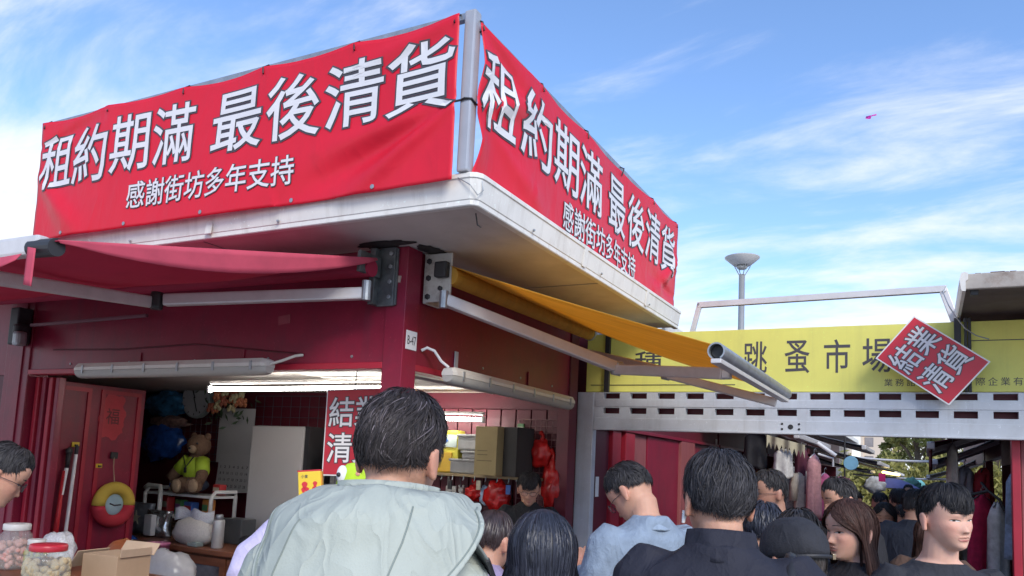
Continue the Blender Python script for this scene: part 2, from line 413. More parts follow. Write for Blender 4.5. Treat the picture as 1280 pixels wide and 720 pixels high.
def ridge(x, y, ax, ay, bx, by, wd, amp):
    dx, dy = bx - ax, by - ay; ln = math.hypot(dx, dy)
    t = ((x - ax) * dx + (y - ay) * dy) / ln / ln
    if t < -0.1 or t > 1.1: return 0.0
    d = ((x - ax) * dy - (y - ay) * dx) / ln
    tt = max(0, min(1, t))
    return amp * math.exp(-(d / (wd * (0.5 + tt))) ** 2) * sin(pi * min(1, max(0, 0.1 + 0.8 * tt)))
# ================================================================== setting: ground
g = MB()
g.grid(lambda u, v: (-260 + 520 * u, -60 + 520 * v, 0.0), 8, 8)
structure(g.build('ground', mat('concrete_ground', (0.36, 0.35, 0.33), 0.85, var=0.15, scale=1.5, dirt=0.3, dscale=0.8, bump=0.2, bscale=40)))
pv = MB()
pv.grid(lambda u, v: (-2.3 + 2.75 * u, -20 + 70 * v, 0.004), 2, 14)
structure(pv.build('alley_path', mat('alley_paving', (0.32, 0.31, 0.30), 0.8, var=0.2, scale=3, dirt=0.4, dscale=2, bump=0.2)))

# ================================================================== the corner stall
stall = empty('market_stall', (-4.9, 4.3, 0), 'dark red corner market stall with wide white roof edge, numbered on its corner post', 'stall')
m = MB().rbox((-2.4275, 3.3125, 1.385), (0.125, 0.125, 2.77), bev=0.004); m.build('corner_column', RED, stall)
m = MB().rbox((-4.0225, 3.297, 2.468), (3.065, 0.07, 0.604), bev=0.003); m.build('front_lintel', RED, stall)
m = MB().rbox((-4.0225, 3.292, 2.149), (3.065, 0.085, 0.034), bev=0.004); m.build('lintel_flange', RED2, stall)
m = MB().rbox((-2.415, 4.385, 2.468), (0.07, 2.03, 0.604), bev=0.003); m.build('side_lintel', RED, stall)
m = MB().rbox((-2.41, 4.385, 2.149), (0.085, 2.03, 0.034), bev=0.004); m.build('lintel_flange', RED2, stall)
m = MB().rbox((-5.697, 3.325, 1.385), (0.285, 0.15, 2.77), bev=0.006)
m.rbox((-5.697, 3.246, 1.385), (0.14, 0.012, 2.77), bev=0.003); m.build('left_pillar', RED, stall)
m = MB().rbox((-2.415, 5.47, 1.385), (0.10, 0.14, 2.77), bev=0.004); m.build('end_post', MAROON, stall)
m = MB().box(-8.0, -5.84, 3.262, 3.33, 2.132, 2.77); m.build('side_bay_lintel', RED, stall)
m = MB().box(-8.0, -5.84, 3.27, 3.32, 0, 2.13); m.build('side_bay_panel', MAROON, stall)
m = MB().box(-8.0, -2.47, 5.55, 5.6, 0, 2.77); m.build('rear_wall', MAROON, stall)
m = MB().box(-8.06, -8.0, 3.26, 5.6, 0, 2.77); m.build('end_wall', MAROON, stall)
# vertical boards of the rear wall seen through the side opening
board = None
for k in range(9):
    x = -3.62 + k * 0.135
    if board is None:
        board = MB().rbox((0, 0, 1.05), (0.124, 0.025, 2.1), bev=0.004).build('wall_board', MAROON, stall, local=True)
        b = board
    else:
        b = board.copy(); COL.objects.link(b)
    b.parent = stall; b.location = (x + 4.9, 5.535 - 4.3, 0)
m = MB().box(-7.99, -2.47, 3.345, 5.54, 2.235, 2.255); m.build('ceiling', CEIL, stall)
m = MB().box(-3.62, -2.5, 3.4, 4.6, 2.19, 2.205); m.build('ceiling_flap', SOFFIT, stall)
m = MB().box(-8.0, -2.47, 3.30, 5.54, 0.0, 0.04); m.build('floor', WOOD, stall)
m = MB().box(-8.4, -1.7, 2.78, 5.84, 2.772, 2.80); m.build('canopy_soffit', SOFFIT, stall)
m = MB().box(-8.4, -1.75, 2.85, 5.80, 2.80, 2.86); m.build('roof_sheet', STEEL, stall)
# white rolled fascia swept round the corner of the canopy
prof = [(-0.02, 2.762), (0.010, 2.762), (0.014, 2.766), (0.014, 2.786), (0.018, 2.790), (0.030, 2.876), (0.036, 2.880), (0.036, 2.896), (0.030, 2.903), (-0.020, 2.903), (-0.024, 2.898), (-0.024, 2.86), (-0.02, 2.80)]
rs = []
def fpath():
    yield [(-8.4, 2.785 - d, z) for d, z in prof]
    for x in (-6.5, -4.8, -3.2, -1.74): yield [(x, 2.785 - d, z) for d, z in prof]
    for a in (15, 45, 75): yield [(-1.725 + (0.025 + d) * sin(R(a)), 2.81 - (0.025 + d) * cos(R(a)), z) for d, z in prof]
    for y in (2.825, 4.4, 5.86): yield [(-1.70 + d, y, z) for d, z in prof]
m = MB().rings([np.array(r) for r in fpath()]); fas = m.build('white_fascia', WHITE, stall, autosmooth=20)
for x in (-6.9, -5.05, -3.28): MB().rbox((x, 2.7575, 2.83), (.045, .006, .10), Matrix.Rotation(R(-7), 3, 'X'), bev=.001).build('joint_cover', WHITE, fas)
for y in (3.95, 5.05): MB().rbox((-1.6725, y, 2.83), (.006, .045, .10), Matrix.Rotation(R(7), 3, 'Y'), bev=.001).build('joint_cover', WHITE, fas)
MB().tube([(-1.78, 2.752, 2.89), (-1.70, 2.745, 2.84), (-1.676, 2.77, 2.80), (-1.668, 2.80, 2.83), (-1.68, 2.79, 2.90)], .0025, 6).build('loose_wire', STEEL, fas)
MB().tube([(-1.76, 2.90, 2.77), (-1.755, 2.91, 2.72), (-1.74, 2.92, 2.71)], .003, 6).build('loose_wire', DARK, fas)
for x in (-6.4, -4.9, -3.4): MB().box(x, x + .006, 2.79, 5.8, 2.768, 2.7718).build('soffit_joint', STEEL, stall)
MB().box(-3.39, -1.71, 4.3, 4.306, 2.768, 2.7718).build('soffit_joint', STEEL, stall)
# joint screws of the fascia
m = MB()
for x in (-7.2, -6.1, -5.0, -3.9, -2.8): m.lathe([(0.0, -.002), (0.008, -.002), (0.006, .006)], (x, 2.757, 2.80), (0, -1, 0), 8)
for y in (3.3, 4.2, 5.1): m.lathe([(0.0, -.002), (0.008, -.002), (0.006, .006)], (-1.671, y, 2.80), (1, 0, 0), 8)
stuff(m.build('screw_heads', STEEL, stall))
# number plate
pl = MB().rbox((-2.3625, 3.318, 2.285), (0.004, 0.094, 0.098), bev=0.001).build('number_plate', WHITEP, stall)
m = MB(); lettering(m, 'B-47', 3.281, 3.355, 2.262, 2.308, bold=0.01, fn=lambda a, b: (-2.3597, a, b)); stuff(m.build('lettering', GREYINK, pl))
# folded shutter slats at the left of the opening
sl = None
for k in range(4):
    x = -5.525 + k * 0.058
    sl = MB().rbox((x, 3.33 + 0.012 * k, 1.07), (0.040, 0.05, 2.1), bev=0.006).build('shutter_slat', RED2 if k % 2 == 0 else RED, stall)
# open door leaf folded back into the stall, facing right
dr = MB().rbox((-5.515, 3.80, 1.06), (0.03, 0.72, 2.10), bev=0.003).build('door_leaf', RED, stall)
m = MB()
for (y0, y1) in ((3.46, 3.70), (3.78, 4.12)):
    for (a, b2, c, d) in ((y0, y0 + .03, .1, 2.08), (y1 - .03, y1, .1, 2.08), (y0 + .03, y1 - .03, 2.05, 2.08), (y0 + .03, y1 - .03, .1, .13)):
        m.box(-5.5, -5.488, a, b2, c, d)
m.build('door_frame', RED2, dr)

# ---- paper ornament on the door: round cut with the character for fortune
o = MB()
cyy, czz, rr = 3.885, 1.885, 0.165
vs = [(-5.493, cyy, czz)]; nn_ = 64
for k in range(nn_):
    a = 2 * pi * k / nn_; r_ = rr * (1 + 0.10 * sin(8 * a) * (1 if k % 2 else .6)) * (1.05 if abs(sin(a)) > .7 else .82)
    vs.append((-5.493, cyy + r_ * cos(a) * .8, czz + r_ * sin(a)))
o.add(vs + [(x + .002, y, z) for x, y, z in vs], [(0, k + 1, (k + 1) % nn_ + 1) for k in range(nn_)] + [(nn_ + 1, nn_ + 2 + (k + 1) % nn_, nn_ + 2 + k) for k in range(nn_)])
fo = mesh_thing(o, 'door_ornament', mat('faded_red_paper', (0.46, 0.035, 0.05), .6), 'faded round red paper ornament with a dark character, stuck on the red door', 'ornament')
m = MB(); lettering(m, '福', cyy - .055, cyy + .055, czz - .06, czz + .06, bold=.005, fn=lambda a, b: (-5.489, a, b)); m.build('lettering', mat('dark_red_print', (.10, .012, .018), .5), fo)

# ================================================================== banner frame and banners
fr = empty('banner_frame', (-1.75, 2.77, 2.906), 'grey steel frame on the roof corner carrying both red banners', 'frame')
MB().rbox((-1.745, 2.765, 3.27), (0.055, 0.055, 0.73), bev=0.008).build('corner_post', mat('grey_post', (.42, .43, .46), .4, metal=.3, var=.08, dirt=.2), fr)
MB().rbox((-4.75, 2.765, 3.25), (0.05, 0.04, 0.70), bev=0.005).build('end_post', STEEL, fr)
MB().rbox((-1.745, 5.80, 3.24), (0.05, 0.05, 0.68), bev=0.005).build('end_post', STEEL, fr)
MB().bar((-4.78, 2.765, 3.612), (-1.775, 2.765, 3.618), 0.03, 0.03).build('top_rail', STEEL, fr)
MB().bar((-1.745, 2.80, 3.60), (-1.745, 5.83, 3.592), 0.03, 0.03).build('top_rail', STEEL, fr)
TIE_X = [-4.74, -4.13, -3.52, -2.94, -2.36, -1.80]
def fsurf(x, z):
    d = 0.010 * sin(2.3 * x + 1.4 * z) + 0.006 * sin(5.1 * x - 3 * z + 1)
    d += ridge(x, z, -1.77, 3.22, -2.7, 2.90, .055, -.030) + ridge(x, z, -1.77, 3.20, -2.35, 2.86, .04, .026) + ridge(x, z, -1.77, 3.2, -2.5, 3.1, .05, .020)
    d += ridge(x, z, -4.76, 3.26, -4.30, 2.86, .06, .026) + ridge(x, z, -4.76, 3.45, -4.2, 3.55, .035, -.016) + ridge(x, z, -1.8, 3.58, -2.3, 3.48, .04, .016)
    for tx in TIE_X: d += 0.008 * math.exp(-((x - tx) / .12) ** 2) * max(0, (z - 3.25) / .35)
    d += 0.0035 * mnoise.noise(Vector((x * 5, z * 5, 1))) + .0015 * mnoise.noise(Vector((x * 17, z * 13, 4)))
    return 2.717 - d
def ftop(x):
    for a, b in zip(TIE_X, TIE_X[1:]):
        if a <= x <= b: return 3.603 - 0.016 * sin(pi * (x - a) / (b - a))
    return 3.603
def fbanner(u, v):
    x = -4.765 + 2.99 * u; t = ftop(x); z = 2.862 + (t - 2.862) * v
    return Vector((x, fsurf(x, z), z)), Vector((0, -1, 0))
ban = mesh_thing(MB().sheet(fbanner, 150, 40, .003), 'front_banner', VINYL, 'red vinyl banner of white characters along the front roof edge, left of the corner post', 'banner', smooth=True)
def front_text(off, lift):
    mb = MB(); fn = lambda a, b: (a, fsurf(a, b) - lift, b)
    for ch, x0, x1, z0, z1 in (('租', -4.735, -4.43, 3.17, 3.50), ('約', -4.405, -4.10, 3.165, 3.505), ('期', -4.057, -3.755, 3.185, 3.51), ('滿', -3.716, -3.415, 3.185, 3.51),
                     ('最', -3.27, -2.925, 3.19, 3.505), ('後', -2.885, -2.555, 3.195, 3.515), ('清', -2.518, -2.18, 3.2, 3.51), ('貨', -2.15, -1.79, 3.19, 3.515)):
        lettering(mb, ch, x0, x1, z0, z1, off=off, bold=.008, fn=fn, maxe=.06)
    lettering(mb, '感謝街坊多年支持', -3.887, -2.689, 2.965, 3.112, off=off * 1.1, bold=.008, fn=fn, maxe=.06)
    return mb
front_text(.025, .0045).build('letter_outline', GREYINK, ban)
front_text(0, .0075).build('lettering', PALEINK, ban)
tie = None
for x in TIE_X:
    mb = MB().tube([(x, 2.748, 3.628), (x - .004, 2.715, 3.60), (x + .004, fsurf(x, 3.57) - .008, 3.565), (x, 2.735, 3.56)], .004, 6); mb.build('tie', BLACK, ban)
for x in (-4.45, -3.9, -3.3, -2.7, -2.2):
    MB().lathe([(.0, 0), (.011, 0), (.011, .003), (.004, .004)], (x, fsurf(x, 2.885) - .003, 2.885), (0, -1, 0), 10).build('eyelet', STEEL, ban)

TIE_Y = [2.78, 3.39, 4.0, 4.61, 5.22, 5.80]
def rsurf(y, z):
    d = 0.012 * sin(2.1 * y + 2.2 * z) + 0.007 * sin(6.3 * y + 2 * z)
    d += ridge(y, z, 2.80, 3.22, 3.4, 2.93, .05, .030) + ridge(y, z, 2.80, 3.22, 3.25, 3.02, .035, -.026) + ridge(y, z, 2.8, 3.22, 3.3, 3.42, .05, .028)
    d += ridge(y, z, 2.78, 3.56, 3.35, 3.38, .04, -.02) + ridge(y, z, 5.83, 3.3, 5.35, 2.95, .05, .03) + ridge(y, z, 5.83, 3.2, 5.5, 3.4, .04, .02) + ridge(y, z, 5.8, 3.0, 5.2, 3.05, .04, -.02)
    d += 0.030 * math.exp(-((y - 2.80) / .07) ** 2) * (1 - min(1, abs(z - 3.06) / .15)) + .02 * math.exp(-((y - 2.80) / .06) ** 2) * (1 - min(1, abs(z - 3.4) / .12))
    d += 0.0035 * mnoise.noise(Vector((y * 5, z * 5, 9))) + .0015 * mnoise.noise(Vector((y * 17, z * 13, 2)))
    return -1.705 + d
def rbanner(u, v):
    z = 2.868 + (3.578 - 2.868) * v
    e = .035 * max(0, sin(pi * (z - 2.868) / .345)) ** 1.2 if z < 3.213 else .022 * max(0, sin(pi * (z - 3.213) / .365))
    y = 2.762 + e * (1 - u) ** 3 + 3.06 * u
    for a, b in zip(TIE_Y, TIE_Y[1:]):
        if a <= y <= b: z -= .016 * sin(pi * (y - a) / (b - a)) * v
    return Vector((rsurf(y, z), y, z)), Vector((1, 0, 0))
banr = mesh_thing(MB().sheet(rbanner, 150, 40, .003), 'side_banner', VINYL, 'red vinyl banner of white characters along the side roof edge, right of the corner post', 'banner', smooth=True)
def side_text(off, lift):
    mb = MB(); fn = lambda a, b: (rsurf(a, b) + lift, a, b)
    for ch, y0, y1 in (('租', 2.79, 3.09), ('約', 3.147, 3.50), ('期', 3.545, 3.87), ('滿', 3.898, 4.226), ('最', 4.361, 4.69), ('後', 4.746, 5.04), ('清', 5.07, 5.38), ('貨', 5.43, 5.745)):
        lettering(mb, ch, y0, y1, 3.14, 3.485, off=off, bold=.008, fn=fn, maxe=.06)
    lettering(mb, '感謝街坊多年支持', 3.677, 4.912, 2.925, 3.088, off=off * 1.1, bold=.008, fn=fn, maxe=.06)
    return mb
side_text(.025, .0045).build('letter_outline', GREYINK, banr)
side_text(0, .0075).build('lettering', PALEINK, banr)
for y in TIE_Y:
    MB().tube([(-1.735, y, 3.605), (-1.705, y, 3.59), (rsurf(y, 3.55) + .008, y, 3.55), (-1.72, y, 3.545)], .004, 6).build('tie', BLACK, banr)
MB().tube([(-1.79, fsurf(-1.79, 3.21) - .004, 3.205), (-1.765, 2.733, 3.222), (-1.745, 2.731, 3.226), (-1.714, 2.738, 3.222), (-1.712, 2.775, 3.212), (rsurf(2.80, 3.21) + .006, 2.80, 3.205)], .005, 6).build('tie', BLACK, banr)

# ================================================================== red awning over the front
aw = empty('red_awning', (-3.9, 3.2, 2.6), 'red canvas folding awning with white arms over the front of the corner stall', 'awning')
MB().tube([(-2.50, 3.13, 2.635), (-5.9, 3.13, 2.66)], .046, 16).build('roller', REDCLOTH, aw)
def redfab(u, v):      # u: right to left, v: roller to front bar
    xr = -2.475 + (-2.80 + 2.475) * v; x = xr + (-5.9 + 2.475) * u
    y = 3.13 + (1.69 - 3.13) * v; z = 2.675 + (2.405 - 2.675) * v
    z -= 0.10 * sin(pi * v) * min(1, u * 9) + .012 * sin(9 * u + 3 * v) * sin(pi * v)
    return Vector((x, y, z)), Vector((0, 0, 1))
MB().sheet(redfab, 30, 16, .003).build('canvas', REDCLOTH, aw, smooth=True)
def redflap(u, v):     # slack right-hand hem of the canvas
    x = -2.468 + (-2.795 + 2.468) * u; y = 3.12 + (1.69 - 3.12) * u; z = 2.682 + (2.408 - 2.682) * u
    dep = 0.010 + 0.088 * sin(pi * min(1, u * 1.02)) ** .8
    return Vector((x - .02 * v * sin(pi * u), y + .01 * v, z - dep * v)), Vector((.9, .2, .1))
MB().sheet(redflap, 26, 4, .003).build('canvas_hem', PINKCLOTH, aw, smooth=True)
fb = MB().bar((-2.90, 1.70, 2.40), (-5.9, 1.70, 2.42), .05, .075, bev=.012).build('front_bar', ALU, aw)
MB().tube([(-2.815, 1.70, 2.385), (-2.96, 1.70, 2.39)], .034, 16).build('bar_tube_end', DARK, fb)
def pelmet(u, v):
    x = -2.95 - 2.88 * u
    return Vector((x, 1.655 + .012 * sin(16 * u) - .02 * v, 2.36 - (.030 + .028 * abs(sin(18 * u))) * v)), Vector((0, -1, 0))
MB().sheet(pelmet, 40, 3, .003).build('pelmet', PINKCLOTH, aw, smooth=True)
def pelmet_end(u, v):
    return Vector((-2.925 + .05 * u + .016 * v, 1.66 - .01 * v, 2.385 - .145 * v - .01 * u)), Vector((0.3, -1, 0))
MB().sheet(pelmet_end, 4, 6, .003).build('pelmet_tail', PINKCLOTH, aw, smooth=True)
ar = MB().bar((-2.50, 3.12, 2.50), (-3.52, 2.72, 2.437), .05, .062, bev=.01).build('upper_arm', ALU, aw)
MB().bar((-3.58, 2.70, 2.425), (-3.35, 1.76, 2.325), .042, .06, bev=.01).build('fore_arm', ALU, aw)
MB().lathe([(.0, -.045), (.03, -.045), (.034, -.03), (.034, .03), (.03, .045)], (-3.555, 2.70, 2.432), (0, 0, 1), 14).build('elbow_joint', DARK, aw)
MB().bar((-5.44, 3.17, 2.46), (-4.25, 3.17, 2.475), .022, .022, bev=.005).build('upper_arm', mat('shade_toned_arm', (.16, .06, .08), .5, var=.1), aw)  # second arm, the shade under the awning put into its colour
MB().tube([(-2.503, 3.10, 2.46), (-2.503, 3.10, 2.56)], .024, 12).build('shoulder_joint', STEEL, aw)
bk = MB()
bk.rbox((-2.545, 3.235, 2.61), (.035, .10, .30), bev=.006); bk.rbox((-2.43, 3.242, 2.61), (.02, .012, .30), bev=.002)
bk.rbox((-2.48, 3.236, 2.61), (.10, .022, .31), bev=.003); bk.rbox((-2.52, 3.13, 2.655), (.022, .17, .11), bev=.004)
brk = bk.build('wall_bracket', mat('grimy_bracket', (.13, .14, .145), .5, metal=.5, var=.25, scale=16, dirt=.8, dcol=(.03, .03, .03), dscale=9), aw)
m = MB()
for z in (2.50, 2.58, 2.66, 2.73):
    m.lathe([(0, 0), (.012, 0), (.012, .008), (.007, .009)], (-2.452, 3.224, z), (0, -1, 0), 6)
m.build('bolts', STEEL, brk)
lb = MB().rbox((-5.60, 3.19, 2.46), (.10, .10, .26), bev=.01).rbox((-5.5, 3.14, 2.42), (.06, .09, .09), bev=.02).build('wall_bracket', DARK, aw)
MB().rbox((-5.47, 3.12, 2.36), (.07, .07, .10), bev=.02).build('shoulder_joint', STEEL, lb)

# ================================================================== yellow awning over the side
ya = empty('yellow_awning', (-2.1, 4.3, 2.6), 'yellow canvas awning with white folding arms over the side of the corner stall', 'awning')
MB().tube([(-2.20, 3.40, 2.635), (-2.20, 5.32, 2.655)], .048, 18).build('roller', YELCLOTH, ya)
MB().lathe([(0, 0), (.052, 0), (.052, .03), (.02, .035)], (-2.20, 5.32, 2.655), (0, 1, 0), 14).build('roller_cap', STEEL, ya)
def yfab(u, v):        # u: near to far, v: roller to bar
    x = -2.19 + (-0.80 + 2.19) * v; y = 3.385 + 1.93 * u - .12 * v; z = 2.685 + (2.215 - 2.685) * v
    z -= (.006 + .03 * min(1, u * 3)) * sin(pi * v) + .008 * sin(11 * u + 2 * v) * sin(pi * v) * min(1, u * 4)
    return Vector((x, y, z)), Vector((.3, 0, 1))
MB().sheet(yfab, 26, 22, .003).build('canvas', YELCLOTH, ya, smooth=True)
# hollow front bar: C-shaped profile
pr = []
for k in range(18):
    a = R(-60 + 300 * k / 17); pr.append((.037 * cos(a), .037 * sin(a)))
pr += [(a * .82, b * .82) for a, b in pr[::-1]]
rr_ = [np.array([(-0.775 + a, y, 2.185 + b) for a, b in pr]) for y in (3.265, 5.10)]
fb = MB().rings(rr_).build('front_bar', STEEL, ya, autosmooth=40)
MB().rbox((-0.775, 4.18, 2.143), (.044, 1.83, .020), bev=.004).build('bar_rail', ALU, fb)
MB().tube([(-.775, 3.30, 2.185), (-.775, 5.08, 2.185)], .027, 14).build('bar_core', DARK, fb)
MB().bar((-2.20, 3.365, 2.50), (-1.60, 4.27, 2.262), .052, .062, bev=.008).build('upper_arm', ALU, ya)
MB().bar((-1.585, 4.275, 2.245), (-0.86, 3.80, 2.155), .042, .058, bev=.008).build('fore_arm', ALU, ya)
MB().lathe([(.0, -.042), (.028, -.042), (.033, -.03), (.033, .03), (.028, .042)], (-1.59, 4.29, 2.255), (.2, 0, 1), 14).build('elbow_joint', STEEL, ya)
MB().bar((-2.18, 5.25, 2.50), (-1.45, 4.83, 2.30), .048, .055, bev=.008).build('upper_arm', ALU, ya)
MB().bar((-1.44, 4.80, 2.275), (-0.80, 4.93, 2.115), .042, .052, bev=.008).build('fore_arm', ALU, ya)
MB().lathe([(.0, -.04), (.026, -.04), (.03, -.03), (.03, .03), (.026, .04)], (-1.45, 4.81, 2.285), (.2, 0, 1), 14).build('elbow_joint', STEEL, ya)
MB().rbox((-.845, 3.79, 2.15), (.04, .06, .045), bev=.008).build('arm_clip', ALU, ya)
bk = MB()
bk.rbox((-2.352, 3.47, 2.63), (.02, .15, .27), bev=.006); bk.rbox((-2.27, 3.40, 2.63), (.16, .014, .26), bev=.005)
brk = bk.build('wall_bracket', mat('worn_white_steel', (.52, .50, .46), .5, metal=.2, var=.1, dirt=.7, dcol=(.14, .09, .06), dscale=12), ya)
MB().rbox((-2.235, 3.372, 2.665), (.075, .045, .085), bev=.012).build('drive_box', DARK, brk)
m = MB()
for z in (2.53, 2.63, 2.72): m.lathe([(0, 0), (.016, 0), (.016, .008), (.009, .010)], (-2.328, 3.393, z), (0, -1, 0), 6)
for x, z in ((-2.25, 2.57), (-2.23, 2.53)): m.lathe([(0, 0), (.013, 0), (.013, .012), (.006, .014)], (x, 3.393, z), (0, -1, 0), 6)
m.build('bolts', DARK, brk)
MB().tube([(-2.2, 3.352, 2.455), (-2.2, 3.352, 2.545)], .022, 12).build('shoulder_joint', STEEL, ya)

# ================================================================== weatherproof tube lights outside (unlit)
def batten(name, p, q, outv, label):
    p = Vector(p); q = Vector(q); c = (p + q) / 2; d = (q - p).normalized()
    t = empty(name, tuple(c), label, 'tube light', 'weatherproof tube lights under the lintels')
    upv = Vector((0, 0, 1)); sx = d.cross(upv).normalized(); up2 = sx.cross(d)
    prof = [(-.03, .045), (.03, .045), (.045, .02), (.045, .0), (-.045, .0), (-.045, .02)]
    dif = [(.043, -.002), (.040, -.025), (.025, -.043), (0, -.048), (-.025, -.043), (-.040, -.025), (-.043, -.002)]
    rg = lambda pr, a, s: np.array([(a + sx * (x * s) + up2 * (y * s))[:] for x, y in pr])
    MB().rings([rg(prof, p, .8), rg(prof, p + d * .03, 1), rg(prof, q - d * .03, 1), rg(prof, q, .8)]).build('housing', OFFWHITE, t)
    MB().rings([rg(dif, p, .75), rg(dif, p + d * .035, 1), rg(dif, q - d * .035, 1), rg(dif, q, .75)]).build('diffuser', mat('ribbed_diffuser', (.55, .54, .50), .25, var=.05, trans=.3, stretch=(3, 3, 30)), t, autosmooth=50)
    ln = (q - p).length
    for k in range(6):
        a = p + d * (ln * (.06 + .176 * k))
        for s in (1, -1): MB().bar(a + sx * (.047 * s) + up2 * .03, a + sx * (.047 * s) - up2 * .02, .016, .005, upv=tuple(sx)).build('clip', STEEL, t)
    return t, p, q, d, sx, up2
t, p, q, d, sx, u2 = batten('tube_light', (-4.80, 3.13, 2.13), (-3.15, 3.13, 2.135), (0, -1, 0), 'long unlit weatherproof tube light under the front lintel, above the open counter')
MB().tube([(-3.15, 3.13, 2.15), (-3.10, 3.16, 2.17), (-3.06, 3.22, 2.205), (-3.04, 3.258, 2.215)], .008, 8).build('cable', OFFWHITE, t)
t, p, q, d, sx, u2 = batten('tube_light', (-2.26, 3.52, 2.128), (-2.26, 5.17, 2.12), (1, 0, 0), 'long unlit weatherproof tube light under the side lintel, right of the numbered post')
MB().tube([(-2.26, 3.53, 2.17), (-2.29, 3.50, 2.20), (-2.31, 3.46, 2.25), (-2.345, 3.44, 2.265), (-2.372, 3.43, 2.25)], .008, 8).build('cable', WHITEP, t)
for y in (3.78, 4.72):
    b = MB().rbox((-2.372, y, 2.235), (.006, .035, .12), bev=.001); b.bar((-2.37, y + .015, 2.178), (-2.27, y + .015, 2.178), .035, .006); b.build('mount_bracket', GALV if y < 4 else RED, t)
for x in (-4.4, -3.5):
    b = MB().rbox((x, 3.258, 2.22), (.03, .006, .08), bev=.001); b.build('mount_bracket', RED, bpy.data.objects['tube_light'])

# lit tubes inside
def lit(name, p, q, label):
    p = Vector(p); q = Vector(q); t = empty(name, tuple((p + q) / 2), label, 'tube light')
    MB().tube([p, q], .014, 12).build('glowing_tube', LIT, t)
    MB().bar(p + Vector((0, .01, .048)), q + Vector((0, .01, .048)), .036, .022, bev=.004).build('housing', WHITE, t)
    for e in (p, q): MB().rbox(e, (.02, .03, .05)).build('end_socket', WHITEP, t)
    return t
lit('lit_tube_light', (-4.60, 4.0, 2.105), (-3.0, 4.0, 2.112), 'glowing white tube light under the ceiling above the crowded counter')
lit('lit_tube_light', (-3.9, 5.3, 2.005), (-3.05, 5.3, 2.002), 'short glowing tube light at the back above the shelf of tins')
m = MB().tube([(-2.75, 3.5, 2.168), (-2.75, 4.9, 2.168)], .009, 8); mesh_thing(m, 'ceiling_pipe', ALU, 'thin white pipe running across the stall ceiling behind the side lintel', 'pipe')

# black sealant smeared where the post meets the canopy
def smear(label_part, c, rx, ry, seed):
    vs = [(c[0], c[1], 2.7675)]; n_ = 40
    for k in range(n_):
        a_ = 2 * pi * k / n_; q_ = 1 + .35 * mnoise.noise(Vector((cos(a_) * 1.5, sin(a_) * 1.5, seed))) + .2 * mnoise.noise(Vector((cos(a_) * 5, sin(a_) * 5, seed)))
        vs.append((c[0] + rx * q_ * cos(a_), c[1] + ry * q_ * sin(a_), 2.769))
    MB().add(vs, [(0, 1 + k, 1 + (k + 1) % n_) for k in range(n_)]).build(label_part, mat('black_sealant', (.035, .03, .03), .75, var=.4, scale=20), stall)
smear('sealant_smear', (-2.47, 3.18), .17, .06, 2.0); smear('sealant_smear', (-2.30, 3.38), .06, .13, 5.0)
m = MB()
for x in (-5.3, -4.7, -4.1, -3.5, -2.9):
    m.lathe([(0, 0), (.009, 0), (.007, .004)], (x, 3.261, 2.70), (0, -1, 0), 8); m.lathe([(0, 0), (.009, 0), (.007, .004)], (x + .2, 3.261, 2.20), (0, -1, 0), 8)
for y in (3.6, 4.1, 4.6, 5.1): m.lathe([(0, 0), (.009, 0), (.007, .004)], (-2.379, y, 2.24), (1, 0, 0), 8)
stuff(m.build('rivets', STEEL, stall))
MB().tube([(-5.3, 3.258, 2.30), (-4.6, 3.255, 2.285), (-3.9, 3.255, 2.30), (-3.04, 3.256, 2.22)], .005, 6).build('loose_wire', MAROON, stall)
MB().rbox((-2.4275, 3.2485, 2.60), (.05, .003, .035), Matrix.Rotation(R(8), 3, 'Y')).build('tape_scrap', mat('old_tape', (.40, .30, .26), .6, var=.2), stall)
MB().rbox((-3.2, 3.2605, 2.42), (.09, .003, .05), Matrix.Rotation(R(-6), 3, 'Y')).build('tape_scrap', mat('old_red_tape', (.30, .05, .07), .6, var=.2), stall)
# ================================================================== goods inside the corner stall
def wire_grid(label, x0, x1, z0, z1, y, nx, nz, mtl, r=.0028):
    t = empty('wire_grid_panel', ((x0 + x1) / 2, y, z0), label, 'wire panel')
    f = MB()
    for (a, b) in (((x0, y, z0), (x1, y, z0)), ((x0, y, z1), (x1, y, z1)), ((x0, y, z0), (x0, y, z1)), ((x1, y, z0), (x1, y, z1))): f.tube([a, b], r * 1.8, 6)
    f.build('frame', mtl, t)
    w_ = MB()
    for k in range(1, nx): x = x0 + (x1 - x0) * k / nx; w_.tube([(x, y, z0), (x, y, z1)], r, 5)
    for k in range(1, nz): z = z0 + (z1 - z0) * k / nz; w_.tube([(x0, y + .004, z), (x1, y + .004, z)], r, 5)
    stuff(w_.build('wires', mtl, t)); return t
wire_grid('pinkish wire grid panel on the back wall holding red plastic bags', -2.83, -2.40, 1.0, 2.02, 5.49, 9, 20, WIRE)
wire_grid('dark wire grid panel on the back wall behind the blue bags', -6.85, -6.10, 1.55, 2.2, 5.50, 10, 9, WIREG)
wire_grid('tall dark wire grid panel above the pale fridge', -5.7, -3.9, 1.3, 2.2, 5.52, 16, 9, WIREG)
wire_grid('narrow wire ladder panel left of the hanging red poster', -4.30, -3.72, 1.2, 2.15, 4.95, 5, 8, WIREG, .004)

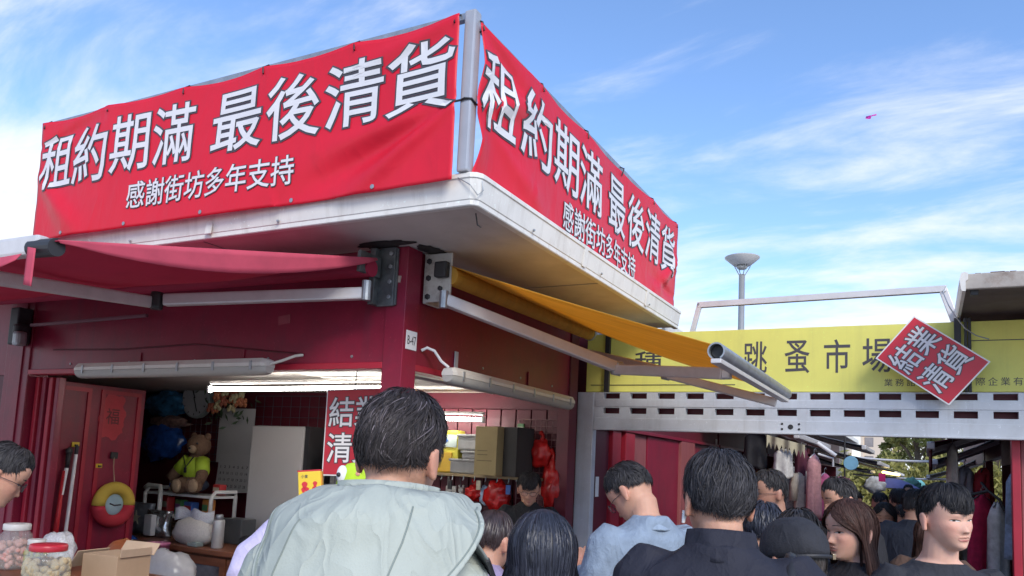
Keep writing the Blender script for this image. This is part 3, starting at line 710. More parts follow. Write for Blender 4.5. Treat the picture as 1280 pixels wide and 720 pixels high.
def crumple(c, r, seed, sq=.18, n=28, mm=18, flat=1.0):
    def fn(u, v):
        a = 2 * pi * u; t = pi * max(.02, min(.98, v)); d = Vector((sin(t) * cos(a), sin(t) * sin(a), -cos(t)))
        k = 1 + sq * mnoise.noise(d * 2.2 + Vector((seed, 0, 0))) + sq * .6 * abs(mnoise.noise(d * 5 + Vector((0, seed, 0)))) + sq * .25 * mnoise.noise(d * 12 + Vector((0, 0, seed)))
        return (c[0] + d.x * r[0] * k, c[1] + d.y * r[1] * k, c[2] + d.z * r[2] * k)
    return MB().grid(fn, n, mm, closed_u=True)
mesh_thing(crumple((-6.78, 5.36, 1.72), (.28, .10, .17), 3.1, .3), 'plastic_bag', BLUEBAG, 'lower bulging blue plastic bag hung beside the red door', 'plastic bag', smooth=True)
mesh_thing(crumple((-6.78, 5.37, 2.10), (.30, .09, .12), 5.2, .3), 'plastic_bag', mat('teal_plastic_bag', (.04, .16, .33), .25, var=.6, scale=14, bump=.8, bscale=22), 'upper teal and blue plastic bag packed under the ceiling', 'plastic bag', smooth=True)
mesh_thing(crumple((-6.72, 5.38, 1.92), (.26, .07, .07), 8.2, .3), 'plastic_bag', mat('brown_clear_bag', (.25, .15, .13), .25, var=.4, scale=20, bump=.6), 'thin brownish plastic bag between two blue bags', 'plastic bag', smooth=True)
# clock
ck = empty('wall_clock', (-6.33, 5.36, 2.16), 'round grey wall clock with black hands under the ceiling', 'clock')
MB().lathe([(0, 0), (.195, 0), (.2, .02), (.195, .05), (.18, .055)], (-6.33, 5.40, 2.16), (0, -1, 0), 40).build('rim', mat('grey_green_rim', (.30, .36, .36), .35), ck, autosmooth=40)
MB().lathe([(0, 0), (.18, 0), (.178, .004)], (-6.33, 5.346, 2.16), (0, -1, 0), 40).build('dial', mat('clock_dial', (.48, .49, .52), .4, var=.02), ck)
MB().bar((-6.33, 5.336, 2.16), (-6.375, 5.336, 2.255), .012, .003, upv=(0, 1, 0)).build('hand', BLACK, ck)
MB().bar((-6.34, 5.332, 2.17), (-6.285, 5.332, 2.03), .008, .003, upv=(0, 1, 0)).build('hand', BLACK, ck)
for k in range(12):
    a = 2 * pi * k / 12; MB().bar((-6.33 + .15 * sin(a), 5.338, 2.16 + .15 * cos(a)), (-6.33 + .168 * sin(a), 5.338, 2.16 + .168 * cos(a)), .009, .002, upv=(0, 1, 0)).build('mark', BLACK, ck)
# flowers
fl = empty('flower_bunch', (-5.80, 5.33, 2.13), 'bunch of orange and cream artificial flowers beside the clock', 'flowers')
cols = [mat('orange_petal', (.50, .17, .08), .7, var=.2, scale=30), mat('cream_petal', (.55, .48, .28), .7, var=.2, scale=30), mat('rust_petal', (.38, .12, .07), .7, var=.2, scale=30)]
for k in range(15):
    x = -5.80 + NR.uniform(-.22, .20); z = 2.15 + NR.uniform(-.10, .08); y = 5.33 - NR.uniform(.02, .12)
    mb = MB()
    for q in range(9):
        a = 2 * pi * q / 9 + NR.rand(); r1 = .022 + .02 * (q % 2)
        mb.ball((x + r1 * cos(a) * .8, y - .012 * (q % 3), z + r1 * sin(a) * .8), (.022, .012, .022), 7, 5)
    mb.ball((x, y - .03, z), .016, 7, 5); mb.build('blossom', cols[k % 3], fl, smooth=True)
lf = MB()
for k in range(60):
    c = Vector((-5.80 + NR.normal() * .15, 5.36 - NR.rand() * .1, 2.10 + NR.normal() * .09)); d = Vector(NR.normal(size=3)).normalized(); e = d.cross(Vector((0, 1, .2))).normalized()
    lf.add([(c - d * .04)[:], (c + e * .014)[:], (c + d * .04)[:], (c - e * .014)[:]], [(0, 1, 2, 3)])
stuff(lf.build('leaves', mat('dusty_leaf', (.06, .10, .05), .6, var=.3), fl))
# papers
m = MB().sheet(lambda u, v: (Vector((-6.08 + .47 * u, 5.44 - .01 * sin(3 * u), 1.55 + .52 * v)), Vector((0, 1, 0))), 6, 6, .003)
mesh_thing(m, 'paper_sheet', GREYPAPER, 'large blank grey sheet pinned to the back wall under the flowers', 'paper')
m = MB().sheet(lambda u, v: (Vector((-6.02 + .46 * u, 5.42 - .03 * (1 - v) ** 2, 1.27 + .36 * v + .03 * (1 - v) * (u - .5))), Vector((0, 1, 0))), 6, 6, .003)
cal = mesh_thing(m, 'calendar', GREYPAPER, 'curling calendar sheet with rows of numbers beside the teddy bear', 'calendar')
m = MB(); fnc = lambda a, b: (a, 5.414 - .03 * (1 - (b - 1.27) / .36) ** 2, b)
for j in range(4):
    lettering(m, '  '.join(str(7 * j + k + 1) for k in range(7) if 7 * j + k < 31), -5.98, -5.62, 1.50 - .06 * j, 1.525 - .06 * j, fn=fnc)
m.build('lettering', GREYINK, cal)
# fridge
fg = empty('fridge', (-4.92, 5.27, 0.04), 'tall pale grey fridge behind the counter', 'fridge')
MB().rbox((-4.92, 5.28, .97), (.60, .40, 1.86), bev=.012).build('cabinet', FRIDGE, fg)
MB().rbox((-4.92, 5.055, 1.28), (.60, .045, 1.23), bev=.014).build('door', FRIDGE, fg)
MB().rbox((-4.92, 5.055, .36), (.60, .045, .58), bev=.014).build('door', FRIDGE, fg)
MB().rbox((-4.60, 5.2, .97), (.05, .30, 1.86)).build('side_strip', DARK, fg)
# hooks and darker clutter right of fridge
m = MB().rbox((-4.25, 5.3, 1.25), (.36, .25, 1.0), bev=.01)
mesh_thing(m, 'metal_locker', mat('grey_locker', (.22, .22, .22), .5, metal=.2), 'narrow grey metal locker right of the fridge', 'locker')
m = MB().tube([(-3.93, 4.9, 1.68), (-3.95, 4.88, 1.78), (-3.90, 4.87, 1.81), (-3.86, 4.87, 1.77), (-3.82, 4.87, 1.60)], .007, 8)
mesh_thing(m, 'wire_hook', WHITEP, 'bent white wire hook hanging on the ladder panel', 'hook')
# counter with glass doors
ct = empty('display_counter', (-5.05, 4.62, 0.04), 'brown wooden counter with glass doors along the stall interior', 'counter')
MB().rbox((-5.1, 4.60, .90), (1.7, .62, .035), bev=.004).build('top', WOOD, ct)
MB().rbox((-5.1, 4.62, .46), (1.64, .55, .84)).build('carcass', WOOD, ct)
for k, x in enumerate((-5.72, -5.28, -4.84, -4.42)):
    f = MB()
    for (a, b, c, d) in ((x - .20, x - .145, .1, .86), (x + .145, x + .20, .1, .86), (x - .145, x + .145, .80, .86), (x - .145, x + .145, .1, .16)): f.box(a, b, 4.318, 4.343, c, d)
    dd = f.build('door', WOOD, ct); MB().box(x - .145, x + .145, 4.326, 4.331, .16, .80).build('pane', mat('dim_glass', (.10, .11, .13), .12, var=.5, scale=9, spec=.8), dd)
# white tube rack
rk = empty('wire_rack', (-5.70, 4.83, .92), 'white tubular rack on the counter holding the teddy bear', 'rack')
for x in (-6.09, -5.27):
    MB().tube([(x, 4.70, .92), (x, 4.70, 1.27), (x + .02, 4.72, 1.315), (x + .02, 4.94, 1.315), (x, 4.96, 1.27), (x, 4.96, .92)], .017, 10).build('end_frame', WHITE, rk, smooth=True)
MB().tube([(-5.87, 4.68, .92), (-5.87, 4.68, 1.29), (-5.89, 4.69, 1.33), (-6.05, 4.69, 1.335), (-6.09, 4.69, 1.31)], .02, 10).build('handle', WHITE, rk, smooth=True)
MB().rbox((-5.68, 4.83, 1.27), (.82, .26, .022), bev=.004).build('upper_shelf', WHITE, rk)
MB().rbox((-5.68, 4.83, 1.08), (.82, .26, .018), bev=.004).build('lower_shelf', WHITE, rk)
MB().tube([(-5.10, 4.55, .92), (-5.10, 4.55, 1.10), (-5.12, 4.55, 1.14), (-5.2, 4.55, 1.15)], .016, 10).build('hook_arm', WHITE, rk, smooth=True)
# teddy bear
tb = empty('teddy_bear', (-5.60, 4.80, 1.285), 'brown teddy bear in a yellow-green vest sitting on the white rack', 'teddy bear')
FUR = mat('brown_plush', (.16, .09, .055), .95, var=.25, scale=60, bump=.5, bscale=180); PALEFUR = mat('pale_plush', (.36, .25, .16), .95, var=.15, scale=60, bump=.4, bscale=160)
VEST = mat('lime_vest', (.36, .50, .03), .7, var=.12, scale=20); JEANS = mat('navy_cloth', (.025, .035, .07), .8, var=.2, scale=20)
b = MB().ball((-5.60, 4.80, 1.47), (.115, .09, .17), 18, 12).ball((-5.575, 4.79, 1.70), (.105, .095, .095), 18, 12)
b.ball((-5.67, 4.81, 1.775), (.035, .02, .035), 10, 7).ball((-5.49, 4.80, 1.775), (.035, .02, .035), 10, 7)
b.tube([(-5.68, 4.78, 1.56), (-5.76, 4.74, 1.47), (-5.80, 4.70, 1.40)], [.05, .05, .04], 10).tube([(-5.51, 4.78, 1.56), (-5.45, 4.74, 1.45), (-5.44, 4.70, 1.38)], [.05, .05, .04], 10)
b.tube([(-5.64, 4.74, 1.36), (-5.60, 4.62, 1.35)], [.07, .065], 12).tube([(-5.53, 4.74, 1.36), (-5.43, 4.64, 1.36)], [.07, .065], 12)
b.build('body', FUR, tb, smooth=True)
MB().ball((-5.555, 4.705, 1.665), (.042, .03, .034), 12, 8).build('muzzle', PALEFUR, tb, smooth=True)
MB().ball((-5.553, 4.672, 1.672), (.014, .01, .010), 8, 6).build('nose', BLACK, tb, smooth=True)
for x in (-5.615, -5.51): MB().ball((x, 4.712, 1.715), .010, 8, 6).build('eye', BLACK, tb, smooth=True)
v = MB().ball((-5.60, 4.80, 1.495), (.128, .105, .125), 20, 12)
v.tube([(-5.67, 4.79, 1.57), (-5.755, 4.745, 1.475)], [.068, .056], 12).tube([(-5.52, 4.79, 1.57), (-5.455, 4.745, 1.47)], [.064, .056], 12); v.build('vest', VEST, tb, smooth=True)
MB().ball((-5.60, 4.79, 1.36), (.135, .12, .065), 16, 10).build('trousers', JEANS, tb, smooth=True)
for x, z in ((-5.60, 1.352), (-5.425, 1.36)): MB().lathe([(0, 0), (.058, 0), (.05, .016), (.03, .022)], (x, 4.615 if x < -5.5 else 4.635, z), (0, -1, 0), 16).build('foot_pad', PALEFUR, tb, smooth=True)
MB().tube([(-5.67, 4.715, 1.60), (-5.60, 4.69, 1.51), (-5.54, 4.712, 1.60)], .005, 6).rbox((-5.60, 4.688, 1.485), (.03, .008, .045), bev=.002).build('lanyard', DARK, tb)
# bags and small goods on the counter
mesh_thing(crumple((-5.14, 4.44, 1.015), (.215, .09, .115), 2.2, .12), 'plastic_bag', mat('white_pellet_bag', (.56, .52, .47), .3, var=.12, scale=70, bump=.5, bscale=160), 'plump clear bag of white pellets on the counter', 'plastic bag', smooth=True)
mesh_thing(MB().sheet(lambda u, v: (Vector((-5.36 + .42 * u, 4.43 + .03 * sin(7 * u), 1.09 + .10 * v + .015 * sin(13 * u))), Vector((0, 1, 0))), 12, 3, .002), 'plastic_bag_neck', BAGCLEAR, 'loose clear plastic neck rising above the white pellet bag', 'plastic bag', smooth=True)
def pouch(label, x0, x1, z0, z1, y, mtl, seed):
    t = MB().sheet(lambda u, v: (Vector((x0 + (x1 - x0) * u + .01 * sin(5 * v + seed), y - .035 * sin(pi * u) * sin(pi * v) + .012 * mnoise.noise(Vector((u * 4, v * 4, seed))), z0 + (z1 - z0) * v)), Vector((0, 1, 0))), 12, 12, .05)
    return mesh_thing(t, 'foil_pouch', mtl, label, 'pouch', smooth=True)
pz = pouch('grey foil pouch with a pale star mark, left end of the counter', -6.17, -5.87, .925, 1.185, 4.62, mat('grey_foil', (.20, .22, .26), .3, metal=.4, var=.2, bump=.4, bscale=18), 1)
st = [(-6.0 + (.065 if k % 2 == 0 else .024) * cos(2 * pi * k / 10 + .3), 4.555, 1.06 + (.065 if k % 2 == 0 else .024) * sin(2 * pi * k / 10 + .3)) for k in range(10)]
MB().add(st + [(x, y + .004, z) for x, y, z in st] , [tuple(range(10)), tuple(range(19, 9, -1))] + [(k, (k + 1) % 10, 10 + (k + 1) % 10, 10 + k) for k in range(10)]).build('star_mark', mat('pale_gold_print', (.50, .48, .36), .4), pz)
pouch('silver foil pouch with white label beside the grey pouch', -5.86, -5.60, .92, 1.14, 4.58, mat('silver_foil', (.55, .56, .58), .18, metal=.85, var=.2, bump=.9, bscale=16), 2)
m = MB().rbox((-5.74, 4.50, 1.02), (.09, .05, .17), bev=.006); mesh_thing(m, 'paper_packet', mat('pale_packet', (.5, .5, .52), .6), 'narrow white packet leaning on the silver pouch', 'packet')
th = empty('thermos_flask', (-4.85, 4.42, .918), 'white steel thermos flask at the right end of the counter', 'flask')
MB().lathe([(0, 0), (.042, 0), (.045, .006), (.045, .20), (.042, .215)], (-4.85, 4.42, .918), (0, 0, 1), 24).build('body', mat('pearl_steel', (.50, .50, .49), .3, metal=.4), th, smooth=True)
MB().lathe([(0, .215), (.030, .215), (.030, .25), (.022, .256)], (-4.85, 4.42, .918), (0, 0, 1), 20).build('lid', STEEL, th, smooth=True)
m = MB().rbox((-5.02, 4.36, .935), (.10, .07, .03), bev=.006); mesh_thing(m, 'small_box', mat('green_grey_box', (.25, .30, .28), .5), 'small flat grey-green box before the thermos flask', 'box')
m = MB().rbox((-4.98, 4.75, 1.02), (.22, .16, .20), bev=.01); mesh_thing(m, 'radio', mat('dark_grey_casing', (.07, .075, .08), .4), 'dark grey radio behind the thermos flask', 'radio')
mesh_thing(crumple((-4.72, 4.60, .96), (.07, .05, .05), 4, .2), 'cable_coil', DARK, 'coiled black cable beside the fridge', 'cable', smooth=True)
mesh_thing(crumple((-6.10, 4.45, .90), (.13, .08, .035), 6, .3), 'plastic_bag', BAGCLEAR, 'flat crumpled clear bag below the grey pouch', 'plastic bag', smooth=True)
mesh_thing(crumple((-5.75, 4.32, .88), (.10, .07, .06), 9, .3), 'plastic_bag', BLUEBAG, 'small dark blue bag beside the pink tub', 'plastic bag', smooth=True)
m = MB().lathe([(0, 0), (.07, 0), (.08, .01), (.085, .10), (.088, .10), (.088, .12), (.05, .125)], (-5.18, 4.15, .83), (0, 0, 1), 20); mesh_thing(m, 'plastic_tub', mat('pink_plastic', (.45, .13, .24), .4), 'pink plastic tub behind the milky bag', 'tub', smooth=True)
mesh_thing(crumple((-4.40, 3.6, .80), (.24, .16, .20), 12, .16), 'plastic_bag', mat('milky_bag', (.46, .46, .49), .25, var=.15, scale=6, trans=.4, bump=.6, bscale=14), 'big milky white plastic bag bulging above the counter edge', 'plastic bag', smooth=True)
m = crumple((-4.60, 3.42, .90), (.14, .10, .17), 15, .08); mesh_thing(m, 'orange_sack', mat('orange_sack', (.33, .09, .025), .6, var=.2, bump=.3), 'rusty orange sack beside the cardboard box', 'sack', smooth=True)
tbx = empty('trestle_table', (-4.3, 3.85, 0), 'low brown table carrying the bags inside the opening', 'table')
MB().rbox((-4.3, 3.8, .66), (1.3, .50, .03)).build('top', WOOD, tbx)
for x in (-4.85, -3.75):
    for y in (3.6, 4.0): MB().rbox((x, y, .32), (.05, .05, .645)).build('leg', WOOD, tbx)
MB().rbox((-5.18, 4.13, .40), (.2, .2, .82)).build('side_block', WOOD, tbx)

# hanging on the red door: umbrella, pole, life-ring cushion
um = empty('folded_umbrella', (-5.47, 3.50, 1.0), 'folded red umbrella with a black and white handle hung on the red door', 'umbrella')
MB().tube([(-5.465, 3.53, 1.47), (-5.465, 3.51, .80)], [.010, .024], 10).build('canopy', REDP, um, smooth=True)
MB().tube([(-5.465, 3.548, 1.49), (-5.465, 3.53, 1.30)], .014, 10).build('shaft_sleeve', WHITEP, um)
MB().tube([(-5.465, 3.55, 1.49), (-5.465, 3.553, 1.60)], [.012, .02], 10).ball((-5.465, 3.553, 1.61), (.02, .028, .03), 8, 6).build('handle', DARK, um, smooth=True)
pt = empty('white_pole', (-5.47, 3.6, 1.0), 'thin white pole hanging on the red door beside the umbrella', 'pole')
MB().tube([(-5.46, 3.605, 1.60), (-5.46, 3.58, .75)], .012, 10).build('shaft', WHITEP, pt)
MB().tube([(-5.46, 3.605, 1.59), (-5.46, 3.608, 1.65)], .014, 8).build('grip', DARK, pt)
m = MB().rbox((-5.488, 3.612, 1.66), (.006, .055, .035), bev=.001); hk = mesh_thing(m, 'yellow_hook', YEL, 'small yellow sticker hook above the white pole on the door', 'hook')
MB().rbox((-5.478, 3.612, 1.655), (.016, .02, .012)).build('peg', DARK, hk)
m = MB().rbox((-5.488, 3.812, 1.51), (.006, .05, .03), bev=.001); hk = mesh_thing(m, 'yellow_hook', YEL, 'small yellow sticker hook left of the round cushion on the door', 'hook')
MB().rbox((-5.478, 3.812, 1.507), (.016, .02, .012)).build('peg', DARK, hk)
lr = empty('ring_cushion', (-5.45, 3.94, 1.22), 'round red and yellow ring cushion hanging by a string on the door', 'cushion')
def torus(a0, a1, name, mtl):
    pts = [(-5.452, 3.94 + .125 * cos(a0 + (a1 - a0) * k / 14), 1.222 + .125 * sin(a0 + (a1 - a0) * k / 14)) for k in range(15)]
    MB().tube(pts, .047, 14).build(name, mtl, lr, smooth=True)
torus(-.05, pi + .05, 'yellow_half', mat('yellow_fabric', (.52, .36, .05), .8, var=.08)); torus(pi + .05, 2 * pi - .05, 'red_half', mat('red_fabric', (.42, .02, .035), .8, var=.08))
MB().lathe([(0, 0), (.098, 0), (.09, .018), (.05, .028)], (-5.47, 3.94, 1.222), (1, 0, 0), 24).build('centre_pad', mat('pale_blue_fabric', (.32, .45, .50), .8, var=.1), lr, smooth=True)
MB().tube([(-5.44, 3.90, 1.23), (-5.442, 3.94, 1.215), (-5.44, 3.99, 1.22)], .006, 6).build('stitching', GREYINK, lr)
MB().tube([(-5.465, 3.94, 1.375), (-5.475, 3.925, 1.50), (-5.48, 3.925, 1.585)], .004, 6).build('string', CARD, lr)
MB().rbox((-5.482, 3.925, 1.59), (.012, .06, .05), bev=.004).build('hook', DARK, lr)

# red poster hanging inside the opening
def poster(name, label, c, xa, ya, W, H, rows, tilt_m=None, th=.004, ink=None):
    """board with two rows of two characters; xa, ya unit vectors along its width and height"""
    xa = Vector(xa).normalized(); ya = Vector(ya).normalized(); na = xa.cross(ya); c = Vector(c)
    M = Matrix((xa, ya, na)).transposed()
    t = empty(name, tuple(c), label, 'poster')
    MB().rbox(c, (W, H, th), M).build('board', WHITEP, t)
    def pt(u, v, l): return (c + xa * u + ya * v + na * (th / 2 + l))[:]
    MB().add([pt(-W / 2 + .008, -H / 2 + .008, .0012), pt(W / 2 - .008, -H / 2 + .008, .0012), pt(W / 2 - .008, H / 2 - .008, .0012), pt(-W / 2 + .008, H / 2 - .008, .0012)], [(0, 1, 2, 3)]).build('red_face', mat('red_poster_print', (.52, .015, .035), .35, var=.04), t)
    for r_, (a, b) in enumerate(rows):
        v1 = H * .40 - r_ * H * .41; v0 = v1 - H * .335
        for q, ch in enumerate((a, b)):
            for nm, off, lf_, mtl in (('letter_outline', .03, .0024, GREYINK), ('lettering', 0, .0036, ink or PALEINK)):
                mb = MB(); lettering(mb, ch, -W * .43 + q * W * .44, -W * .43 + q * W * .44 + W * .41, v0, v1, off=off, bold=.008, fn=lambda u, v: pt(u, v, lf_)); mb.build(nm, mtl, t)
    return t
ps = poster('red_poster', 'red poster of white characters hanging inside the stall behind the pale jacket', (-2.885, 3.55, 1.81), (1, .03, .03), (-.01, 0, 1), .42, .50, ('結業', '清貨'), ink=mat('bright_white_print', (.82, .82, .82), .5, var=.02))
m = MB().tube([(-2.9, 3.55, 2.06), (-2.9, 3.56, 2.19)], .003, 5); m.build('string', WIREG, ps)

# shelf at the back right
sh = empty('wall_shelf', (-3.1, 5.42, 1.56), 'metal wall shelf holding the golden tin and storage boxes', 'shelf')
MB().rbox((-3.1, 5.42, 1.563), (1.1, .22, .022), bev=.003).build('board', mat('brassy_steel', (.30, .22, .12), .4, metal=.5, dirt=.3), sh)
for x in (-3.5, -2.75): MB().bar((x, 5.50, 1.55), (x, 5.34, 1.55), .02, .02).build('bracket', STEEL, sh)
for k in range(9): 
    x = -3.5 + .1 * k; MB().tube([(x, 5.305, 1.56), (x, 5.30, 1.53), (x, 5.29, 1.525)], .004, 6).build('hook', STEEL, sh)
gt = empty('golden_tin', (-3.46, 5.40, 1.574), 'golden tin box with a blue and orange picture on the back shelf', 'tin')
MB().rbox((-3.46, 5.43, 1.745), (.30, .10, .34), bev=.012).build('box', mat('yellow_tin', (.55, .48, .05), .35, metal=.2), gt)
MB().rbox((-3.44, 5.375, 1.66), (.155, .02, .155), bev=.006).build('golden_panel', GOLD, gt)
MB().rbox((-3.44, 5.377, 1.83), (.23, .006, .10), bev=.001).build('picture', mat('pale_picture', (.45, .52, .48), .4), gt)
MB().add([(-3.54, 5.372, 1.82), (-3.45, 5.372, 1.80), (-3.40, 5.372, 1.83), (-3.44, 5.372, 1.87), (-3.52, 5.372, 1.865)], [(0, 1, 2, 3, 4)]).build('blue_print', mat('blue_print', (.05, .16, .50), .4), gt)
MB().add([(-3.54, 5.371, 1.785), (-3.46, 5.371, 1.783), (-3.47, 5.371, 1.81), (-3.53, 5.371, 1.815)], [(0, 1, 2, 3)]).build('orange_print', mat('orange_print', (.6, .22, .03), .4), gt)
TUBP = mat('frosted_box', (.36, .36, .36), .35, var=.15, scale=9, trans=.2)
for lab, x, z, wd, ht in (('frosted plastic storage box on top of its pile beside the golden tin', -3.17, 1.825, .27, .125), ('frosted plastic storage box in the middle of the pile by the golden tin', -3.15, 1.725, .22, .065), ('wide frosted plastic storage box at the bottom of the pile', -3.21, 1.635, .31, .115)):
    t = empty('storage_box', (x, 5.42, z - ht / 2), lab, 'storage box', 'frosted boxes on the back shelf')
    MB().rbox((x, 5.42, z - .008), (wd - .02, .16, ht - .016), bev=.012).build('body', TUBP, t); MB().rbox((x, 5.42, z + ht / 2 - .011), (wd, .18, .02), bev=.006).build('lid', TUBP, t)
bx = empty('cardboard_box', (-2.87, 5.36, 1.574), 'tall olive cardboard box standing on the back shelf', 'cardboard box')
MB().rbox((-2.93, 5.30, 1.76), (.22, .22, .37), Matrix.Rotation(R(-12), 3, 'Z'), bev=.004).build('carton', CARD2, bx)
Mb = Matrix.Rotation(R(-12), 3, 'Z')
MB().rbox(Vector((-2.93, 5.30, 1.76)) + Mb @ Vector((0, 0, .186)), (.225, .06, .004), Mb).build('packing_tape', mat('clear_tape', (.45, .40, .3), .2), bx)
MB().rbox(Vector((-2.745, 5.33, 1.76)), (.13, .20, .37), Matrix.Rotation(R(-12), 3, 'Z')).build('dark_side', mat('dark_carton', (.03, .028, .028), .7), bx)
m = MB()
for k in range(3): lettering(m, ('上海', '12 × 24', '小心輕放')[k], -.075, (.0, .05, .06)[k], .02 - .028 * k, .038 - .028 * k, fn=lambda a, b: (Vector((-2.93, 5.30, 1.74)) + Mb @ Vector((a, -.1115, b)))[:])
m = MB()
for k, zz in enumerate((.0, -.03, -.075)): m.rbox(Vector((-2.93, 5.30, 1.76)) + Mb @ Vector((-.03 + .02 * (k == 2), -.1115, zz)), (.10 if k < 2 else .15, .002, .007), Mb)
m.build('printed_lines', mat('brown_print', (.16, .12, .06), .7), bx)
for lab, c, r_, sd_ in (('red plastic bag on the wire panel, uppermost, tied at its neck', (-2.60, 5.43, 1.76), (.08, .045, .10), 1), ('long red plastic bag hanging on the wire panel beside the vendor', (-2.50, 5.42, 1.52), (.075, .05, .17), 5),
                  ('shiny red plastic bag hung below the storage boxes', (-3.13, 5.36, 1.43), (.07, .05, .06), 8), ('red plastic bag with folds hung left of the vendor', (-2.91, 5.34, 1.41), (.10, .06, .12), 11)):
    t = mesh_thing(crumple(c, r_, sd_, .35), 'red_bag', REDBAG, lab, 'plastic bag', 'red plastic bags at the back of the stall', smooth=True)
    MB().tube([(c[0], c[1], c[2] + r_[2] * .8), (c[0] + .012, c[1], c[2] + r_[2] * 1.35), (c[0] - .015, c[1] + .01, c[2] + r_[2] * 1.6)], [.022, .012, .02], 8).build('knot', REDBAG, t, smooth=True)
mesh_thing(crumple((-3.03, 5.36, 1.42), (.05, .03, .07), 21, .3), 'blue_cloth', mat('pale_blue_cloth', (.30, .42, .58), .8, var=.15), 'small pale blue cloth hanging between two red bags', 'cloth', smooth=True)
fg2 = empty('dangling_figurine', (-3.25, 5.36, 1.36), 'small white figurine dangling from the shelf edge', 'figurine')
MB().ball((-3.25, 5.36, 1.39), (.035, .03, .04), 10, 8).ball((-3.25, 5.36, 1.445), (.026, .024, .026), 10, 8).tube([(-3.265, 5.36, 1.46), (-3.27, 5.36, 1.485)], .008, 6).tube([(-3.235, 5.36, 1.46), (-3.23, 5.36, 1.485)], .008, 6).build('body', mat('dull_white_plastic', (.42, .40, .38), .5), fg2, smooth=True)
MB().tube([(-3.25, 5.36, 1.47), (-3.25, 5.33, 1.55)], .003, 5).build('string', WIREG, fg2)
sk = empty('wall_socket', (-3.43, 5.50, 1.42), 'white electric wall socket under the shelf', 'socket')
MB().rbox((-3.43, 5.505, 1.42), (.10, .03, .10), bev=.008).build('plate', OFFWHITE, sk)
MB().rbox((-3.43, 5.485, 1.41), (.03, .012, .03), bev=.003).build('plug', GREYINK, sk); MB().tube([(-3.47, 5.515, 1.47), (-3.47, 5.515, 1.56)], .008, 6).build('conduit', OFFWHITE, sk)

# front counter, cardboard box, jars
fc = empty('front_counter', (-4.1, 2.78, 0), 'wooden front counter under the red awning', 'counter')
MB().rbox((-4.1, 2.82, .93), (2.9, .62, .04), bev=.004).build('top', WOOD, fc)
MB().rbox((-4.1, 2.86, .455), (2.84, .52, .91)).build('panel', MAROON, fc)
cb = empty('cardboard_box', (-3.75, 2.72, .95), 'open cardboard box on the front counter beside the jars', 'cardboard box')
MB().rbox((-3.72, 2.74, 1.035), (.23, .22, .165), Matrix.Rotation(R(8), 3, 'Z'), bev=.003).build('carton', CARD, cb)
for i_, (c, sz, rx, ry) in enumerate((((-3.87, 2.69, 1.085), (.10, .20, .004), 0, -58), ((-3.72, 2.87, 1.135), (.23, .07, .004), 55, 0), ((-3.595, 2.755, 1.13), (.004, .20, .04), 0, 10))):
    MB().rbox(c, sz, (Matrix.Rotation(R(8), 3, 'Z') @ Matrix.Rotation(R(rx), 3, 'X') @ Matrix.Rotation(R(ry), 3, 'Y'))).build('flap', mat('pale_cardboard', (.45, .33, .23), .85, var=.08), cb)
def jar(label, x, y, rad, hgt, lidm, fill, fillm, lump, group='clear jars of snacks on the front counter'):
    t = empty('glass_jar', (x, y, .952), label, 'jar', group); z = .952
    MB().lathe([(0, 0), (rad * .93, 0), (rad, .02), (rad, hgt * .62), (rad * .9, hgt * .76), (rad * .72, hgt * .84), (rad * .72, hgt * .88)], (x, y, z), (0, 0, 1), 32).build('glass', GLASS, t, smooth=True)
    MB().lathe([(0, hgt * .86), (rad * .78, hgt * .86), (rad * .80, hgt * .87), (rad * .80, hgt * .98), (rad * .76, hgt), (0.01, hgt)], (x, y, z), (0, 0, 1), 32).build('lid', lidm, t, autosmooth=50)
    if fill:
        mb = MB()
        for k in range(fill):
            a = NR.rand() * 2 * pi; rr2 = rad * .86 * math.sqrt(NR.rand()) if k % 3 == 0 else rad * .82; zz = z + .02 + NR.rand() * hgt * .56
            mb.ball((x + rr2 * cos(a), y + rr2 * sin(a), zz), tuple(lump * NR.uniform(.75, 1.15, 3)), 7, 5)
        stuff(mb.build('contents', fillm, t, smooth=True))
    return t
RLID = mat('red_jar_lid', (.55, .03, .05), .35, var=.05); NUT = mat('pale_biscuit', (.55, .42, .24), .7, var=.15, scale=30); WHT = mat('white_sweets', (.55, .55, .52), .6); OLV = mat('olive_snack', (.30, .26, .08), .7, var=.2, scale=40)
jar('big glass jar of pale round biscuits with a red lid', -3.80, 2.42, .105, .225, RLID, 150, NUT, .022)
jar('glass jar with white sweets and red lid at the left frame edge', -4.22, 2.33, .075, .19, RLID, 110, WHT, .016)
jar('glass jar of olive green snacks with a frosted white lid', -4.22, 2.62, .055, .20, mat('milky_lid', (.6, .58, .57), .4), 90, OLV, .014)
jar('tall jar with wide white cap and pink rim behind the left jars', -4.58, 2.72, .088, .25, mat('white_cap', (.62, .6, .58), .4), 60, mat('pinkish_sweets', (.5, .25, .22), .6), .02)
mesh_thing(crumple((-4.28, 2.78, 1.06), (.10, .08, .12), 31, .25), 'plastic_bag', BAGCLEAR, 'thin clear plastic bag standing among the jars', 'plastic bag', smooth=True)
m = MB().lathe([(0, 0), (.028, 0), (.03, .06), (.02, .10), (.022, .13), (.01, .135)], (-4.0, 2.5, .952), (0, 0, 1), 16); mesh_thing(m, 'steel_shaker', STEEL, 'small dark steel shaker between the jars', 'shaker', smooth=True)

